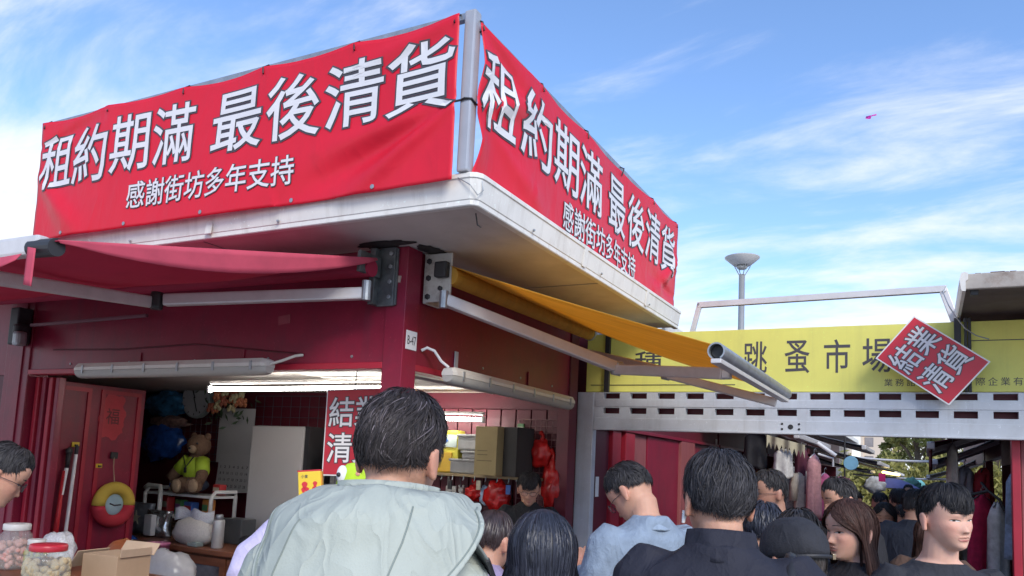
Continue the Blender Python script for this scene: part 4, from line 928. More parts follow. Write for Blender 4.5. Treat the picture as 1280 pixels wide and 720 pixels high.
# small stock that fills the stall
def packet(label, x, y, z, wd, ht, dp, mtl, rz=0, band=None, name='packet', grp='snack packets about the stall'):
    Mr = Matrix.Rotation(R(rz), 3, 'Z'); t = empty(name, (x, y, z), label, 'packet', grp)
    MB().rbox((x, y, z + ht / 2), (wd, dp, ht), Mr, bev=min(wd, dp) * .12).build('pack', mtl, t)
    if band: MB().rbox(Vector((x, y, z + ht * .55)), (wd * .86, dp + .003, ht * .34), Mr, bev=.001).build('printed_band', band, t)
    return t
PC = [mat('packet_%s' % n_, c_, .35, var=.1, scale=14) for n_, c_ in (('red', (.45, .03, .03)), ('green', (.08, .26, .08)), ('blue', (.05, .13, .40)), ('orange', (.60, .22, .04)), ('cream', (.50, .44, .32)), ('violet', (.22, .10, .28)))]
for k, (x, y, z, wd, ht, lab) in enumerate((
    (-5.95, 4.83, 1.09, .12, .15, 'red packet at the left of the lower rack shelf'), (-5.80, 4.85, 1.09, .11, .13, 'green packet on the lower rack shelf'), (-5.64, 4.82, 1.09, .14, .12, 'blue packet on the lower rack shelf under the teddy bear'),
    (-5.45, 4.84, 1.09, .10, .15, 'orange packet right of the blue packet on the rack'), (-5.90, 4.86, 1.285, .13, .10, 'cream packet on the rack behind the tube handle'), (-5.78, 4.90, 1.285, .10, .15, 'violet packet on the rack left of the teddy bear'),
    (-5.36, 4.86, 1.285, .10, .09, 'red packet at the right end of the rack top'))):
    packet(lab, x, y, z, wd, ht, .07, PC[k % 6], (k * 31) % 30 - 15, PC[(k + 4) % 6])
for k, (x, z, lab) in enumerate(((-2.80, 1.90, 'topmost packet of the strip hung beside the wire panel'), (-2.80, 1.80, 'second packet of the strip beside the wire panel'), (-2.80, 1.70, 'third packet of the strip beside the wire panel'), (-2.79, 1.60, 'lowest packet of the strip beside the wire panel'))):
    packet(lab, x, 5.465, z, .055, .085, .02, PC[(k * 2 + 1) % 6], 0, PC[4], 'hung_packet', 'packets hung on a strip by the wire panel')
for k, (x, z, lab) in enumerate(((-3.32, 1.45, 'small black key tag hung on the shelf edge, left of the red bags'), (-3.06, 1.46, 'small cream tag hung under the pile of boxes'), (-2.80, 1.44, 'small blue tag hung at the right end of the shelf'))):
    packet(lab, x, 5.30, z, .035, .07, .012, (DARK, PC[4], PC[2])[k], 10 * k, None, 'hung_tag', 'tags hung on the shelf edge')
for k, (x, y, z, sx, sy, sz, lab) in enumerate(((-6.9, 5.25, 0.04, .5, .45, .55, 'large lower carton by the red door'), (-6.85, 5.25, .59, .45, .4, .45, 'upper carton stacked by the red door'), (-6.45, 5.3, .04, .4, .35, .9, 'tall carton behind the counter end'))):
    t = empty('carton', (x, y, z), lab, 'carton', 'cartons stacked at the back'); MB().rbox((x, y, z + sz / 2), (sx, sy, sz), Matrix.Rotation(R(7 * k - 6), 3, 'Z'), bev=.005).build('box', CARD, t); MB().rbox((x, y, z + sz + .002), (sx * .98, .06, .003), Matrix.Rotation(R(7 * k - 6), 3, 'Z')).build('packing_tape', MATS['clear_tape'], t)
mesh_thing(crumple((-3.40, 5.30, 1.36), (.12, .08, .06), 51, .3), 'plastic_bag', BAGCLEAR, 'crumpled clear bag under the shelf beside the socket', 'plastic bag', smooth=True)
mesh_thing(crumple((-3.62, 5.25, 1.30), (.14, .09, .07), 55, .3), 'plastic_bag', mat('grey_sack', (.30, .30, .31), .6, var=.2), 'grey sack heaped below the golden tin', 'sack', smooth=True)
sc_ = empty('side_counter', (-2.62, 4.4, 0), 'low red side counter along the right opening of the stall', 'counter')
MB().rbox((-2.60, 4.35, .92), (.36, 1.55, .04), bev=.004).build('top', WOOD, sc_); MB().rbox((-2.60, 4.35, .45), (.30, 1.5, .90)).build('panel', RED, sc_)
# ================================================================== market gate
gt_ = empty('market_gate', (-0.6, 5.63, 0), 'grey steel market gate frame with two rows of slots in its top beam', 'gate')
for x in (-2.318, 1.55): MB().rbox((x, 5.63, 1.1235), (.134, .075, 2.247), bev=.006).build('post', GALV, gt_)
m = MB()
X0, X1 = -2.250, 1.48
zr = [(1.96, 2.085), (2.130, 2.198), (2.2405, 2.2465)]
for a, b in zr: m.box(X0, X1, 5.60, 5.655, a, b)
x = X0; slots = []
k = 0
while True:
    s0 = -2.175 + .2115 * k; s1 = s0 + .130
    if s1 > X1: break
    slots.append((s0, s1)); k += 1
for (za, zb) in ((2.085, 2.130), (2.198, 2.2405)):
    prev = X0
    for s0, s1 in slots: m.box(prev, s0, 5.60, 5.655, za, zb); prev = s1
    m.box(prev, X1, 5.60, 5.655, za, zb)
bm_ = m.build('slotted_beam', GALV, gt_)
MB().rbox((-.385, 5.598, 2.008), (3.71, .012, .088), bev=.003).build('lower_rail', GALV, bm_)
MB().rbox((-.385, 5.592, 1.966), (3.71, .03, .012), bev=.003).build('lower_rail', GALV, bm_)
MB().rbox((-.385, 5.5985, 2.1645), (3.71, .006, .052), bev=.002).build('middle_rail', GALV, bm_)
MB().box(X0, X1, 5.70, 5.705, 2.085, 2.245).build('slot_shade_sheet', MAROON, bm_)  # added dark sheet, stands in for the shade behind the slots
m = MB()
for x, z, r_ in ((-.815, 2.01, .018), (-.87, 2.03, .008), (-.87, 1.995, .008), (-.76, 2.03, .008), (-.76, 1.995, .008), (.62, 2.01, .018)): m.lathe([(0, 0), (r_, 0), (r_ * .9, .004)], (x, 5.5925, z), (0, -1, 0), 12)
stuff(m.build('bolt_holes', DARK, bm_))
# ---- yellow sign
ys = empty('yellow_sign', (-.5, 5.66, 2.25), 'long yellow-green name board of black characters above the grey gate', 'sign')
MB().rbox((-.40, 5.665, 2.478), (3.88, .04, .446), bev=.003).build('panel', SIGNYEL, ys)
m = MB()
for ch, xa, xb in (('種', -1.95, -1.74), ('跳', -1.145, -.985), ('蚤', -.865, -.705), ('市', -.61, -.448), ('場', -.372, -.195)):
    lettering(m, ch, xa, xb, 2.385, 2.61 if ch != '種' else 2.56, bold=.006, fn=lambda a, b: (a, 5.6435, b))
for k, ch in enumerate('業務諮'): lettering(m, ch, -.242 + .066 * k, -.192 + .066 * k, 2.292, 2.34, bold=0, fn=lambda a, b: (a, 5.6435, b))
for k, ch in enumerate('際企業有限'): lettering(m, ch, .275 + .066 * k, .325 + .066 * k, 2.295, 2.345, bold=0, fn=lambda a, b: (a, 5.6435, b))
m.build('lettering', GREYINK, ys)
MB().box(-2.30, -1.2, 5.641, 5.644, 2.304, 2.309).build('seam', GREYINK, ys)
MB().box(.25, 1.5, 5.641, 5.644, 2.575, 2.58).build('seam', GREYINK, ys)
for x, wd, zt in ((-2.162, .038, 2.72), (.178, .038, 2.72), (.222, .016, 2.72), (.243, .018, 2.72)):
    m = MB().rbox((x, 5.625, 2.25 + (zt - 2.25) / 2), (wd, .03, zt - 2.25), bev=.002); m.build('strut', DARK, ys)
# ---- tilted poster tied to the gate
dp_ = poster('tilted_poster', 'small red poster of white characters tied askew across the yellow sign', (.03, 5.50, 2.44), (.222, 0, .267), (-.41, 0, .30), .347, .508, ('結業', '清貨'))
MB().tube([(.12, 5.60, 2.93), (.10, 5.57, 2.88), (.13, 5.52, 2.78), (.17, 5.50, 2.70), (.215, 5.49, 2.63), (.27, 5.485, 2.585), (.34, 5.49, 2.56)], .0035, 6).build('wire', STEEL, dp_)
# ---- white bent frame above the sign
bf = empty('bent_frame', (-.7, 5.95, 2.8), 'thin white bent steel bar spanning above the yellow sign', 'frame')
MB().bar((-1.60, 5.95, 2.74), (-1.545, 5.95, 2.965), .036, .036, upv=(0, 1, 0), bev=.004).build('leg', ALU, bf)
MB().bar((-1.56, 5.95, 2.960), (.125, 5.95, 2.985), .04, .045, bev=.004).build('crossbar', ALU, bf)
MB().bar((.105, 5.95, 2.985), (.175, 5.95, 2.76), .05, .036, upv=(0, 1, 0), bev=.004).build('leg', ALU, bf)
m = MB()
for x in (-1.55, .112): m.lathe([(0, 0), (.009, 0), (.008, .006)], (x, 5.926, 2.965), (0, -1, 0), 8)
m.build('bolts', STEEL, bf)

# ================================================================== right-hand stall by the gate
rs_ = empty('market_stall', (1.8, 7.0, 0), 'rusty roofed market stall at the right frame edge beyond the gate', 'stall')
MB().box(.20, 3.2, 4.935, 8.4, 2.755, 2.785).build('canopy_soffit', RUSTD, rs_)
MB().rbox((1.70, 4.915, 2.79), (3.02, .035, .085), bev=.006).build('front_fascia', RUST, rs_)
pf = [(.0, 2.735), (-.016, 2.735), (-.022, 2.745), (-.03, 2.80), (-.022, 2.835), (-.005, 2.842), (.012, 2.835), (.012, 2.80), (0.0, 2.79)]
MB().rings([np.array([(.197 + a, y, z) for a, z in pf]) for y in (4.885, 6.6, 8.4)]).build('side_fascia', WHITE, rs_, autosmooth=50)
MB().rbox((.24, 4.96, 2.775), (.04, .05, .11), bev=.004).build('corner_bracket', DARK, rs_)
m = MB()
for k in range(26):
    x = .25 + NR.rand() * 1.2; m.rbox((x, 4.925 + .02 * NR.rand(), 2.835), (.02 + .05 * NR.rand(), .03, .004 + .008 * NR.rand()))
stuff(m.build('rust_flakes', mat('rust_flake', (.10, .06, .04), .9, var=.4, scale=40), rs_))
MB().rbox((.485, 5.76, 1.35), (.045, .09, 2.7), bev=.004).build('corner_post', RED2, rs_)
MB().rbox((.54, 5.78, 1.35), (.055, .06, 2.7), bev=.004).build('door_jamb', PINKWOOD, rs_)
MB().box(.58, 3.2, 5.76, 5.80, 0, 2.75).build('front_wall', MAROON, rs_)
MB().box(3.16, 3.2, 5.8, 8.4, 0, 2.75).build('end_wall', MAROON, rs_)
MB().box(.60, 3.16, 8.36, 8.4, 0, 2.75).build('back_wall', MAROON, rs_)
MB().box(.60, .66, 5.81, 8.36, 1.86, 2.75).build('side_lintel', mat('brown_board', (.16, .09, .07), .6, var=.25, scale=5, stretch=(6, 1, 6), dirt=.3), rs_)
cbn = MB().rbox((.63, 6.5, .92), (.08, .55, 1.84), bev=.004).build('cabinet_panel', mat('dark_cabinet', (.035, .03, .035), .4, var=.1), rs_)
MB().rbox((.586, 6.5, 1.0), (.006, .46, 1.5)).build('pane', mat('dim_pane', (.09, .10, .13), .08, var=.3, scale=4, spec=.9), cbn)

# ================================================================== the alley behind the gate, left row
def lstall(y0, y1, label, panels, xw=-2.4, zl=2.0, open_from=None):
    t = empty('market_stall', (xw - 1.2, (y0 + y1) / 2, 0), label, 'stall', 'stalls in the alley behind the gate')
    MB().rbox((xw, (y0 + y1) / 2, zl + .37), (.08, y1 - y0 - .02, .74), bev=.004).build('lintel', MAROON, t)
    MB().rbox((xw + .035, (y0 + y1) / 2, zl + .015), (.05, y1 - y0 - .02, .03), bev=.003).build('lintel_flange', RED, t)
    for a, b, mtl, off in panels:
        MB().rbox((xw - .02 + off, (a + b) / 2, zl / 2), (.05, b - a - .012, zl), bev=.006).build('wall_panel', mtl, t)
    MB().box(xw - 2.4, xw - .05, y1 - .05, y1 - .01, 0, 2.74).build('side_wall', MAROON, t)
    MB().box(xw - 2.4, xw - .05, y0 + .01, y0 + .05, 0, 2.74).build('side_wall', MAROON, t)
    MB().box(xw - 2.44, xw - 2.4, y0, y1, 0, 2.74).build('back_wall', MAROON, t)
    MB().box(xw - 2.5, xw + .55, y0 + .01, y1 - .01, 2.745, 2.79).build('canopy', SOFFIT, t)
    MB().rbox((xw + .57, (y0 + y1) / 2, 2.80), (.03, y1 - y0, .11), bev=.01).build('fascia', WHITE, t)
    return t
s1_ = lstall(5.95, 10.12, 'shuttered dark red stall just behind the gate, left side of the alley', [(6.02, 6.34, MAROON, 0), (6.34, 6.56, RED2, .03), (6.56, 6.64, MAROON, 0), (6.64, 6.9, RED2, .04), (6.9, 7.32, PINKWOOD, .01), (7.32, 8.41, RED, .02), (8.41, 8.97, PINKWOOD, .05), (8.97, 10.08, RED, .0)])
m = MB()
for y, z in ((8.55, 1.40), (8.72, 1.22), (8.62, 1.30), (8.80, 1.52)): m.lathe([(0, 0), (.026, 0), (.02, .006)], (-2.342, y, z), (1, 0, 0), 10)
m.build('bolt_holes', DARK, s1_)
MB().rbox((-2.372, 10.03, 2.0), (.05, .05, .2), bev=.005).build('small_light', OFFWHITE, s1_)
m = MB().rbox((-2.36, 6.0, 1.52), (.004, .07, .16)); mesh_thing(m, 'paper_notice', WHITEP, 'narrow white paper strip on the red panel beside the gate post', 'notice')
s2_ = lstall(10.2, 13.6, 'open clothes stall with an olive shutter beyond the shuttered red stall', [(10.25, 11.45, mat('olive_shutter', (.20, .17, .13), .6, var=.15, scale=2, stretch=(1, 1, 12)), .0), (11.45, 13.5, RED, -.6)])
s3_ = lstall(13.7, 18.6, 'third stall of the left row with hung garments', [(13.8, 18.5, MAROON, -.9)])
s4_ = lstall(18.8, 26.0, 'farthest visible stall of the left row', [(18.9, 25.9, MAROON, -.9)])
# awnings of the alley
def alley_awning(label, x0, x1, y0, y1, z0, z1, cm, bar=True, group='awnings over the far alley'):
    t = empty('alley_awning', (x0, (y0 + y1) / 2, z0), label, 'awning', group)
    MB().sheet(lambda u, v: (Vector((x0 + (x1 - x0) * v, y0 + (y1 - y0) * u, z0 + (z1 - z0) * v - .05 * sin(pi * v) + .012 * sin(14 * u))), Vector((0, 0, 1))), 12, 6, .004).build('canvas', cm, t, smooth=True)
    MB().rbox((x1, (y0 + y1) / 2, z1 - .02), (.06, y1 - y0, .06), bev=.01).build('front_bar', ALU, t)
    for y in (y0 + .3, y1 - .3): MB().bar((x0, y, z0 - .1), (x1, y + .25 * (1 if y < (y0 + y1) / 2 else -1), z1 - .05), .04, .04).build('arm', ALU, t)
    return t
GREYC = mat('grey_canvas', (.10, .11, .13), .8, var=.1, trans=.15); BLKC = mat('black_canvas', (.03, .03, .035), .8, var=.1); MARC = mat('maroon_canvas', (.12, .01, .02), .8, var=.15, trans=.2)
ORC = mat('orange_canvas', (.45, .16, .03), .8, trans=.4)
alley_awning('dull orange alley awning above the hanging pelmet', -2.35, -1.25, 9.0, 12.2, 2.55, 2.14, ORC)
alley_awning('grey alley awning with a white edge, nearest on the left', -2.3, -.80, 12.4, 14.6, 2.6, 2.16, GREYC)
alley_awning('black alley awning low behind the grey awning', -2.3, -.72, 14.8, 18.4, 2.42, 1.99, BLKC)
alley_awning('far black alley awning at the end of the left row', -2.3, -.60, 19.0, 25.5, 2.4, 1.88, BLKC)
alley_awning('small grey alley awning low between the black awnings', -2.2, -.95, 16.0, 17.6, 2.15, 1.86, GREYC)
alley_awning('maroon alley awning hanging low on the right side', .85, .03, 7.2, 9.4, 2.35, 2.00, MARC)
alley_awning('dark alley awning behind the maroon awning', .9, .08, 9.8, 13.4, 2.35, 1.93, BLKC)
alley_awning('pale far alley awning at the end of the right row', .9, .02, 15, 21, 2.2, 1.80, mat('cream_canvas', (.5, .45, .36), .8, trans=.3))
m = MB().sheet(lambda u, v: (Vector((.03 + .01 * sin(20 * u), 7.25 + 2.1 * u, 1.99 - (.19 + .02 * sin(25 * u)) * v)), Vector((1, 0, 0))), 30, 4, .004)
mesh_thing(m, 'awning_pelmet', MARC, 'ragged maroon pelmet hanging from the right alley awning', 'pelmet', smooth=True)
def ztooth(u, v):
    k = u * 9; fr_ = abs((k % 1) - .5) * 2
    return Vector((-1.56 + .40 * u, 9.0 + .02 * sin(18 * u), 2.12 - .10 * u - (.07 + .075 * fr_) * v)), Vector((0, -1, 0))
mesh_thing(MB().sheet(ztooth, 54, 3, .004), 'toothed_pelmet', mat('cream_cloth', (.55, .50, .36), .8, trans=.3, var=.1), 'cream pelmet with pointed teeth hanging under the gate beam', 'pelmet')
lt = empty('white_tube', (-.95, 9.0, 2.0), 'slanting white tube frame under the alley awning', 'frame')
MB().tube([(-1.035, 9.0, 2.045), (-.85, 9.0, 1.915)], .022, 10).build('tube', WHITEP, lt); MB().tube([(-1.03, 9.02, 1.93), (-.88, 9.02, 1.885), (-.88, 9.02, 1.80)], .012, 8).build('lower_tube', WHITEP, lt)
# right row
def rstall(y0, y1, label, xw=.75):
    t = empty('market_stall', (xw + 1.2, (y0 + y1) / 2, 0), label, 'stall', 'stalls in the alley behind the gate')
    MB().rbox((xw, (y0 + y1) / 2, 2.35), (.08, y1 - y0 - .02, .70), bev=.004).build('lintel', MAROON, t)
    for y in (y0 + .06, y1 - .06): MB().rbox((xw, y, 1.0), (.09, .1, 2.0), bev=.004).build('post', RED, t)
    MB().box(xw + 1.0, xw + 1.05, y0, y1, 0, 2.7).build('back_wall', MAROON, t)
    MB().box(xw - .3, xw + 2.4, y0 + .01, y1 - .01, 2.72, 2.76).build('canopy', RUSTD, t)
    return t
rstall(8.5, 12.6, 'dark market stall behind the rusty roofed stall, right row'); rstall(12.8, 20.0, 'farther market stall of the right row')
# garments
def garment(name, label, x, y, z0, z1, wd, mtl, yaw=0.0, seed=0, sleeves=True, long=False, group='clothes hung along the alley'):
    t = empty(name, (x, y, z0), label, 'garment', group)
    cz, sz = cos(yaw), sin(yaw)
    def pt(a, d, z): return (x + a * cz - d * sz, y + a * sz + d * cz, z)
    n = 22; rg = []
    H = z1 - z0
    for j in range(15):
        v = j / 14; z = z1 - H * v
        hw = wd / 2 * ((.25 + .75 * min(1, v / .10)) if v < .10 else (1 - .06 * sin(pi * min(1, (v - .1) / .5)) + (.12 if long else .02) * v))
        dp = .02 + .045 * min(1, v / .12)
        ring = []
        for k in range(n):
            a = 2 * pi * k / n
            w2 = 1 + .10 * v * sin(6 * a + seed) + .06 * mnoise.noise(Vector((seed, 3 * v, a)))
            ring.append(pt(hw * cos(a) * w2, dp * sin(a) * (1 + .5 * v * sin(5 * a + seed)), z + .01 * sin(3 * a + seed)))
        rg.append(np.array(ring))
    MB().rings(rg).build('cloth', mtl, t, smooth=True)
    if sleeves:
        for s in (-1, 1):
            MB().tube([pt(s * wd * .40, 0, z1 - H * .10), pt(s * wd * .55, .01, z1 - H * .3), pt(s * wd * .58, .02, z1 - H * .62)], [.045, .05, .042], 10).build('sleeve', mtl, t, smooth=True)
    MB().tube([pt(-wd * .38, 0, z1 - .035), pt(0, 0, z1 + .012), pt(wd * .38, 0, z1 - .035)], .006, 6).tube([pt(0, 0, z1 + .01), pt(0, 0, z1 + .05), pt(.02, 0, z1 + .07), pt(.03, 0, z1 + .05)], .003, 6).build('hanger', STEEL, t)
    return t
C = lambda n, c, **k: mat(n, c, .85, var=k.pop('var', .2), scale=k.pop('scale', 25), bump=.3, bscale=30, **k)
garment('dark_coat', 'black coat clump hanging highest behind the cream pelmet', -1.72, 9.2, 1.75, 2.16, .24, C('black_cloth', (.015, .015, .02)), .2, 1, False)
garment('white_bag_cloth', 'white cloth hung below the cream pelmet', -1.40, 9.1, 1.66, 1.97, .20, C('white_cloth', (.55, .54, .52)), .3, 2, False)
garment('maroon_scarf', 'maroon cloth hanging left of the pink dress', -1.24, 9.3, 1.5, 2.0, .14, C('maroon_cloth', (.10, .02, .04)), .6, 3, False)
garment('red_garment', 'red and white garment hanging beside the man in glasses', -1.52, 9.4, 1.15, 1.75, .16, C('red_cloth', (.45, .05, .08)), 1.0, 4)
garment('patterned_blouse', 'black and white patterned blouse in the left clothes row', -1.36, 9.5, 1.15, 1.78, .22, C('speckled_cloth', (.35, .34, .33), var=.8, scale=60), .9, 5)
garment('beige_blouse', 'beige blouse hanging in the left clothes row', -1.22, 9.3, 1.2, 1.76, .20, C('beige_cloth', (.48, .42, .34)), .9, 6)
garment('pink_dress', 'long pale pink dress hanging in the left clothes row', -1.08, 9.1, 1.25, 1.92, .15, C('pale_pink_cloth', (.60, .30, .30)), .8, 7, False, True)
garment('pink_jacket', 'quilted bright pink jacket at the right end of the clothes row', -.985, 9.2, 1.2, 1.72, .18, C('pink_cloth', (.60, .13, .25)), .9, 8)
garment('dark_trousers', 'dark garment between the pink dress and the patterned blouse', -1.14, 9.6, 1.1, 1.85, .12, C('charcoal_cloth', (.03, .03, .035)), .8, 9, False)
garment('pink_blouse', 'small pink top far down the left row', -.98, 11.0, 1.35, 1.70, .22, C('rose_cloth', (.52, .16, .25)), .8, 10)
garment('blue_denim_shirt', 'pale blue denim shirt hanging by the right red post', .545, 6.35, 1.20, 1.80, .16, C('denim_cloth', (.20, .27, .40), var=.35), 1.35, 11)
garment('grey_blouse', 'grey blouse hanging high on the right row', .28, 7.6, 1.45, 1.82, .17, C('grey_cloth', (.36, .36, .42)), 1.2, 12)
garment('red_hoodie', 'red top with hanger on the right clothes row', .42, 7.7, 1.35, 1.82, .16, C('bright_red_cloth', (.45, .03, .05)), 1.2, 13)
garment('crimson_dress', 'long crimson dress hanging behind the young man in the black T-shirt', .375, 7.2, .72, 1.60, .30, C('crimson_cloth', (.60, .02, .09)), 1.0, 14, False, True)
garment('grey_dress', 'long pale grey dress beside the crimson dress', .475, 7.12, .70, 1.55, .14, C('pale_grey_cloth', (.60, .60, .62)), 1.0, 15, False, True)
garment('white_rag', 'narrow white cloth strip hung from the right awning', .19, 7.5, 1.62, 2.0, .06, C('white_cloth2', (.6, .58, .55)), .5, 16, False)
hg = MB().tube([(.28, 6.9, 1.60), (.40, 6.85, 1.64), (.47, 6.8, 1.58), (.50, 6.8, 1.50)], .012, 8).tube([(.40, 6.85, 1.64), (.36, 6.9, 1.70)], .01, 8); mesh_thing(hg, 'black_hook', DARK, 'black hooked rail end right of the young man in the black T-shirt', 'hook')
bb = MB().lathe([(0, 0), (.085, 0), (.09, .015), (.085, .03)], (-.86, 11.0, 1.88), (0, -1, 0), 24); bs = mesh_thing(bb, 'blue_round_sign', mat('pale_blue_sign', (.20, .42, .58), .5), 'pale blue round plate hung under the alley awning', 'sign')
pk = MB().rbox((-.545, 12.0, 1.72), (.085, .01, .115), bev=.002); pkk = mesh_thing(pk, 'pink_card', mat('hot_pink_card', (.75, .02, .16), .5, var=.02), 'hot pink card hung above the crowd in the alley', 'sign')
mesh_thing(MB().sheet(lambda u, v: (Vector((-1.1 + 1.0 * u, 16 + 1.2 * v, 1.55 + .18 * sin(pi * u) * sin(pi * v))), Vector((0, 0, 1))), 12, 8, .004), 'lilac_umbrella', mat('lilac_cloth', (.30, .30, .58), .7, trans=.4), 'lilac parasol over the far end of the alley', 'parasol', smooth=True)
yl = MB().tube([(-.75, 17.0, 1.84), (-.55, 19.5, 1.82)], .03, 8); mesh_thing(yl, 'lit_tube_light', mat('warm_tube', (1, .78, .30), .4, var=0, emit=2.0), 'warm yellow tube light under the far black awning', 'tube light')
for lab, y, z, s in (('upper white pipe strung across the alley below the trees', 20, 2.19, .026), ('lower white pipe strung across the alley', 21, 1.80, .022)):
    m = MB().tube([(-1.6 + 2.4 * k / 8, y, z - .05 * sin(pi * k / 8)) for k in range(9)], s, 8); mesh_thing(m, 'cross_pipe', ALU, lab, 'pipe')
m = MB().tube([(-1.02, 12.0, 1.2), (-1.02, 12.0, 2.4)], .012, 8); mesh_thing(m, 'thin_pole', DARK, 'thin dark pole standing before the pale tower block', 'pole')
for k, (x, y, z) in enumerate(((-.35, 19, 1.55), (-.2, 22, 1.6), (-.75, 14.2, 1.6), (-.28, 17.5, 1.62))):
    mesh_thing(crumple((x, y, z), (.16, .1, .13), 40 + k, .3), 'bundle', mat(('white_bundle', 'teal_bundle', 'white_bundle', 'green_bundle')[k], ((.6, .6, .58), (.12, .35, .36), (.6, .6, .58), (.1, .25, .2))[k], .8, var=.4, scale=12), ('white bundle of goods far down the alley', 'teal bundle of goods at the alley end', 'white bundle hung above the crowd', 'green bundle of goods right of the far crowd')[k], 'bundle', smooth=True)

# ================================================================== lamp post, trees, towers, kite
lp = empty('street_lamp', (-4.13, 20.0, 0), 'grey street lamp with a wide conical head above the yellow sign', 'street lamp')
MB().tube([(-4.13, 20, 0), (-4.13, 20, 6.72)], [.10, .075], 16).build('post', mat('lamp_grey', (.30, .31, .32), .45, metal=.3, var=.06), lp, smooth=True)
MB().lathe([(0.0, 6.98), (.20, 6.95), (.235, 6.97), (.43, 7.14), (.435, 7.165), (.40, 7.18), (0.0, 7.20)], (-4.13, 20, 0), (0, 0, 1), 32).build('lamp_head', mat('lamp_white', (.50, .50, .50), .4, var=.05, dirt=.2), lp, autosmooth=40)
MB().lathe([(0, 6.86), (.10, 6.86), (.14, 6.90), (.12, 6.95), (0, 6.955)], (-4.13, 20, 0), (0, 0, 1), 20).build('lens', mat('frosted_lens', (.6, .6, .58), .2, trans=.4), lp, smooth=True)
for k in range(4):
    a = 2 * pi * k / 4 + .6; MB().tube([(-4.13 + .06 * cos(a), 20 + .06 * sin(a), 6.68), (-4.13 + .22 * cos(a), 20 + .22 * sin(a), 6.95)], .012, 6).build('strut', STEEL, lp)
kt = empty('pink_kite', (-2.75, 47.2, 22.27), 'tiny bright pink kite high in the blue sky', 'kite')
KP = mat('kite_pink', (.9, .10, .65), .5, var=.05, trans=.5)
MB().add([(-2.98, 47.2, 22.24), (-2.78, 47.1, 22.33), (-2.62, 47.2, 22.36), (-2.70, 47.3, 22.20), (-2.84, 47.2, 22.18)], [(0, 1, 2, 4), (2, 3, 4), (0, 4, 3), (0, 3, 2, 1)]).build('sail', KP, kt)
MB().bar((-2.62, 47.2, 22.34), (-2.38, 47.2, 22.36), .05, .06).build('tail', KP, kt)
MB().ball((-2.86, 47.05, 22.25), (.08, .05, .04), 8, 6).build('body', mat('kite_violet', (.25, .03, .30), .6), kt)
# trees
def tree(label, x, y, h, rad, seed, leafm, n=3000, ls=.15):
    rs2 = np.random.RandomState(seed); t = empty('street_tree', (x, y, 0), label, 'tree', 'trees beyond the end of the alley')
    tr = MB(); tr.tube([(x, y, 0), (x + .1, y, h * .3), (x - .05, y + .1, h * .55)], [.22, .17, .10], 10)
    cl = []
    for k in range(26):
        a = rs2.rand() * 2 * pi; rr3 = rad * (.25 + .75 * math.sqrt(rs2.rand())); zz = h * (.30 + .66 * rs2.rand()); rr3 *= sin(pi * min(.95, max(.18, (zz / h - .18) / .85))) ** .6
        c = Vector((x + rr3 * cos(a), y + rr3 * sin(a), zz)); cl.append((c, rad * rs2.uniform(.16, .36)))
        if k % 2 == 0:
            b = Vector((x, y, max(h * .25, zz * .6))); tr.tube([b, b.lerp(c, .5) + Vector((0, 0, .2)), c], [.07, .05, .02], 6)
    tr.build('trunk', mat('tree_bark', (.10, .075, .055), .9, var=.3, scale=12, bump=.5), t)
    V = []; F = []
    per = n // len(cl)
    for c, r_ in cl:
        d = rs2.normal(size=(per, 3)); d /= np.linalg.norm(d, axis=1)[:, None]
        p = np.array(c) + d * (r_ * rs2.uniform(.35, 1.08, per) ** .7)[:, None] * np.array([1.15, 1.15, .85])
        a = rs2.normal(size=(per, 3)); a /= np.linalg.norm(a, axis=1)[:, None]; b = np.cross(a, rs2.normal(size=(per, 3))); b /= np.linalg.norm(b, axis=1)[:, None]
        s = ls * rs2.uniform(.6, 1.3, per)[:, None]
        q = np.stack([p - a * s, p + b * s * .45, p + a * s, p - b * s * .45], 1).reshape(-1, 3)
        k0 = sum(len(z) for z in V); V.append(q); F += [(k0 + 4 * i, k0 + 4 * i + 1, k0 + 4 * i + 2, k0 + 4 * i + 3) for i in range(per)]
    cw = MB().add(np.concatenate(V), F)
    me = bpy.data.meshes.new('crown'); me.from_pydata((cw.v[0] - np.array((x, y, 0))).tolist(), [], cw.f); me.materials.append(leafm)
    o = bpy.data.objects.new('crown', me); COL.objects.link(o); o.parent = t
LF1 = mat('leaf_green', (.22, .24, .07), .55, var=.45, scale=2.0, trans=.4); LF2 = mat('leaf_yellow_green', (.32, .30, .09), .55, var=.45, scale=2.0, trans=.4)
tree('bushy yellow-green street tree, middle of the gap above the alley', -.5, 52, 8.5, 1.5, 3, LF2); tree('green street tree at the right of the alley gap', 1.3, 50, 7.5, 1.9, 4, LF1)
tree('greener street tree closing the left of the alley gap', -1.9, 60, 5.0, 1.0, 5, LF1); tree('far street tree behind the others', .2, 66, 9, 3.0, 6, LF2); tree('rightmost street tree beyond the stalls', 3.6, 55, 8, 2.6, 8, LF1)
hd = MB(); rs2 = np.random.RandomState(9)
p = rs2.uniform((-4, 44, 0), (4, 47.5, 1), (9000, 3)); p[:, 2] *= np.array([2.6 + 1.1 * mnoise.noise(Vector((q[0] * .8, q[1] * .5, 2))) + .5 * mnoise.noise(Vector((q[0] * 2.5, q[1], 5))) for q in p]); a = rs2.normal(size=(9000, 3)) * .10; b = rs2.normal(size=(9000, 3)) * .065
me = bpy.data.meshes.new('shrubbery'); me.from_pydata(np.stack([p - a, p + b, p + a, p - b], 1).reshape(-1, 3).tolist(), [], [(4 * i, 4 * i + 1, 4 * i + 2, 4 * i + 3) for i in range(9000)]); me.materials.append(LF2)
o = bpy.data.objects.new('shrubbery', me); COL.objects.link(o); stuff(o); tag(o, 'low green shrubbery beyond the end of the alley', 'shrubs')
TW = mat('pale_tower_paint', (.62, .52, .42), .8, var=.05, scale=.3)
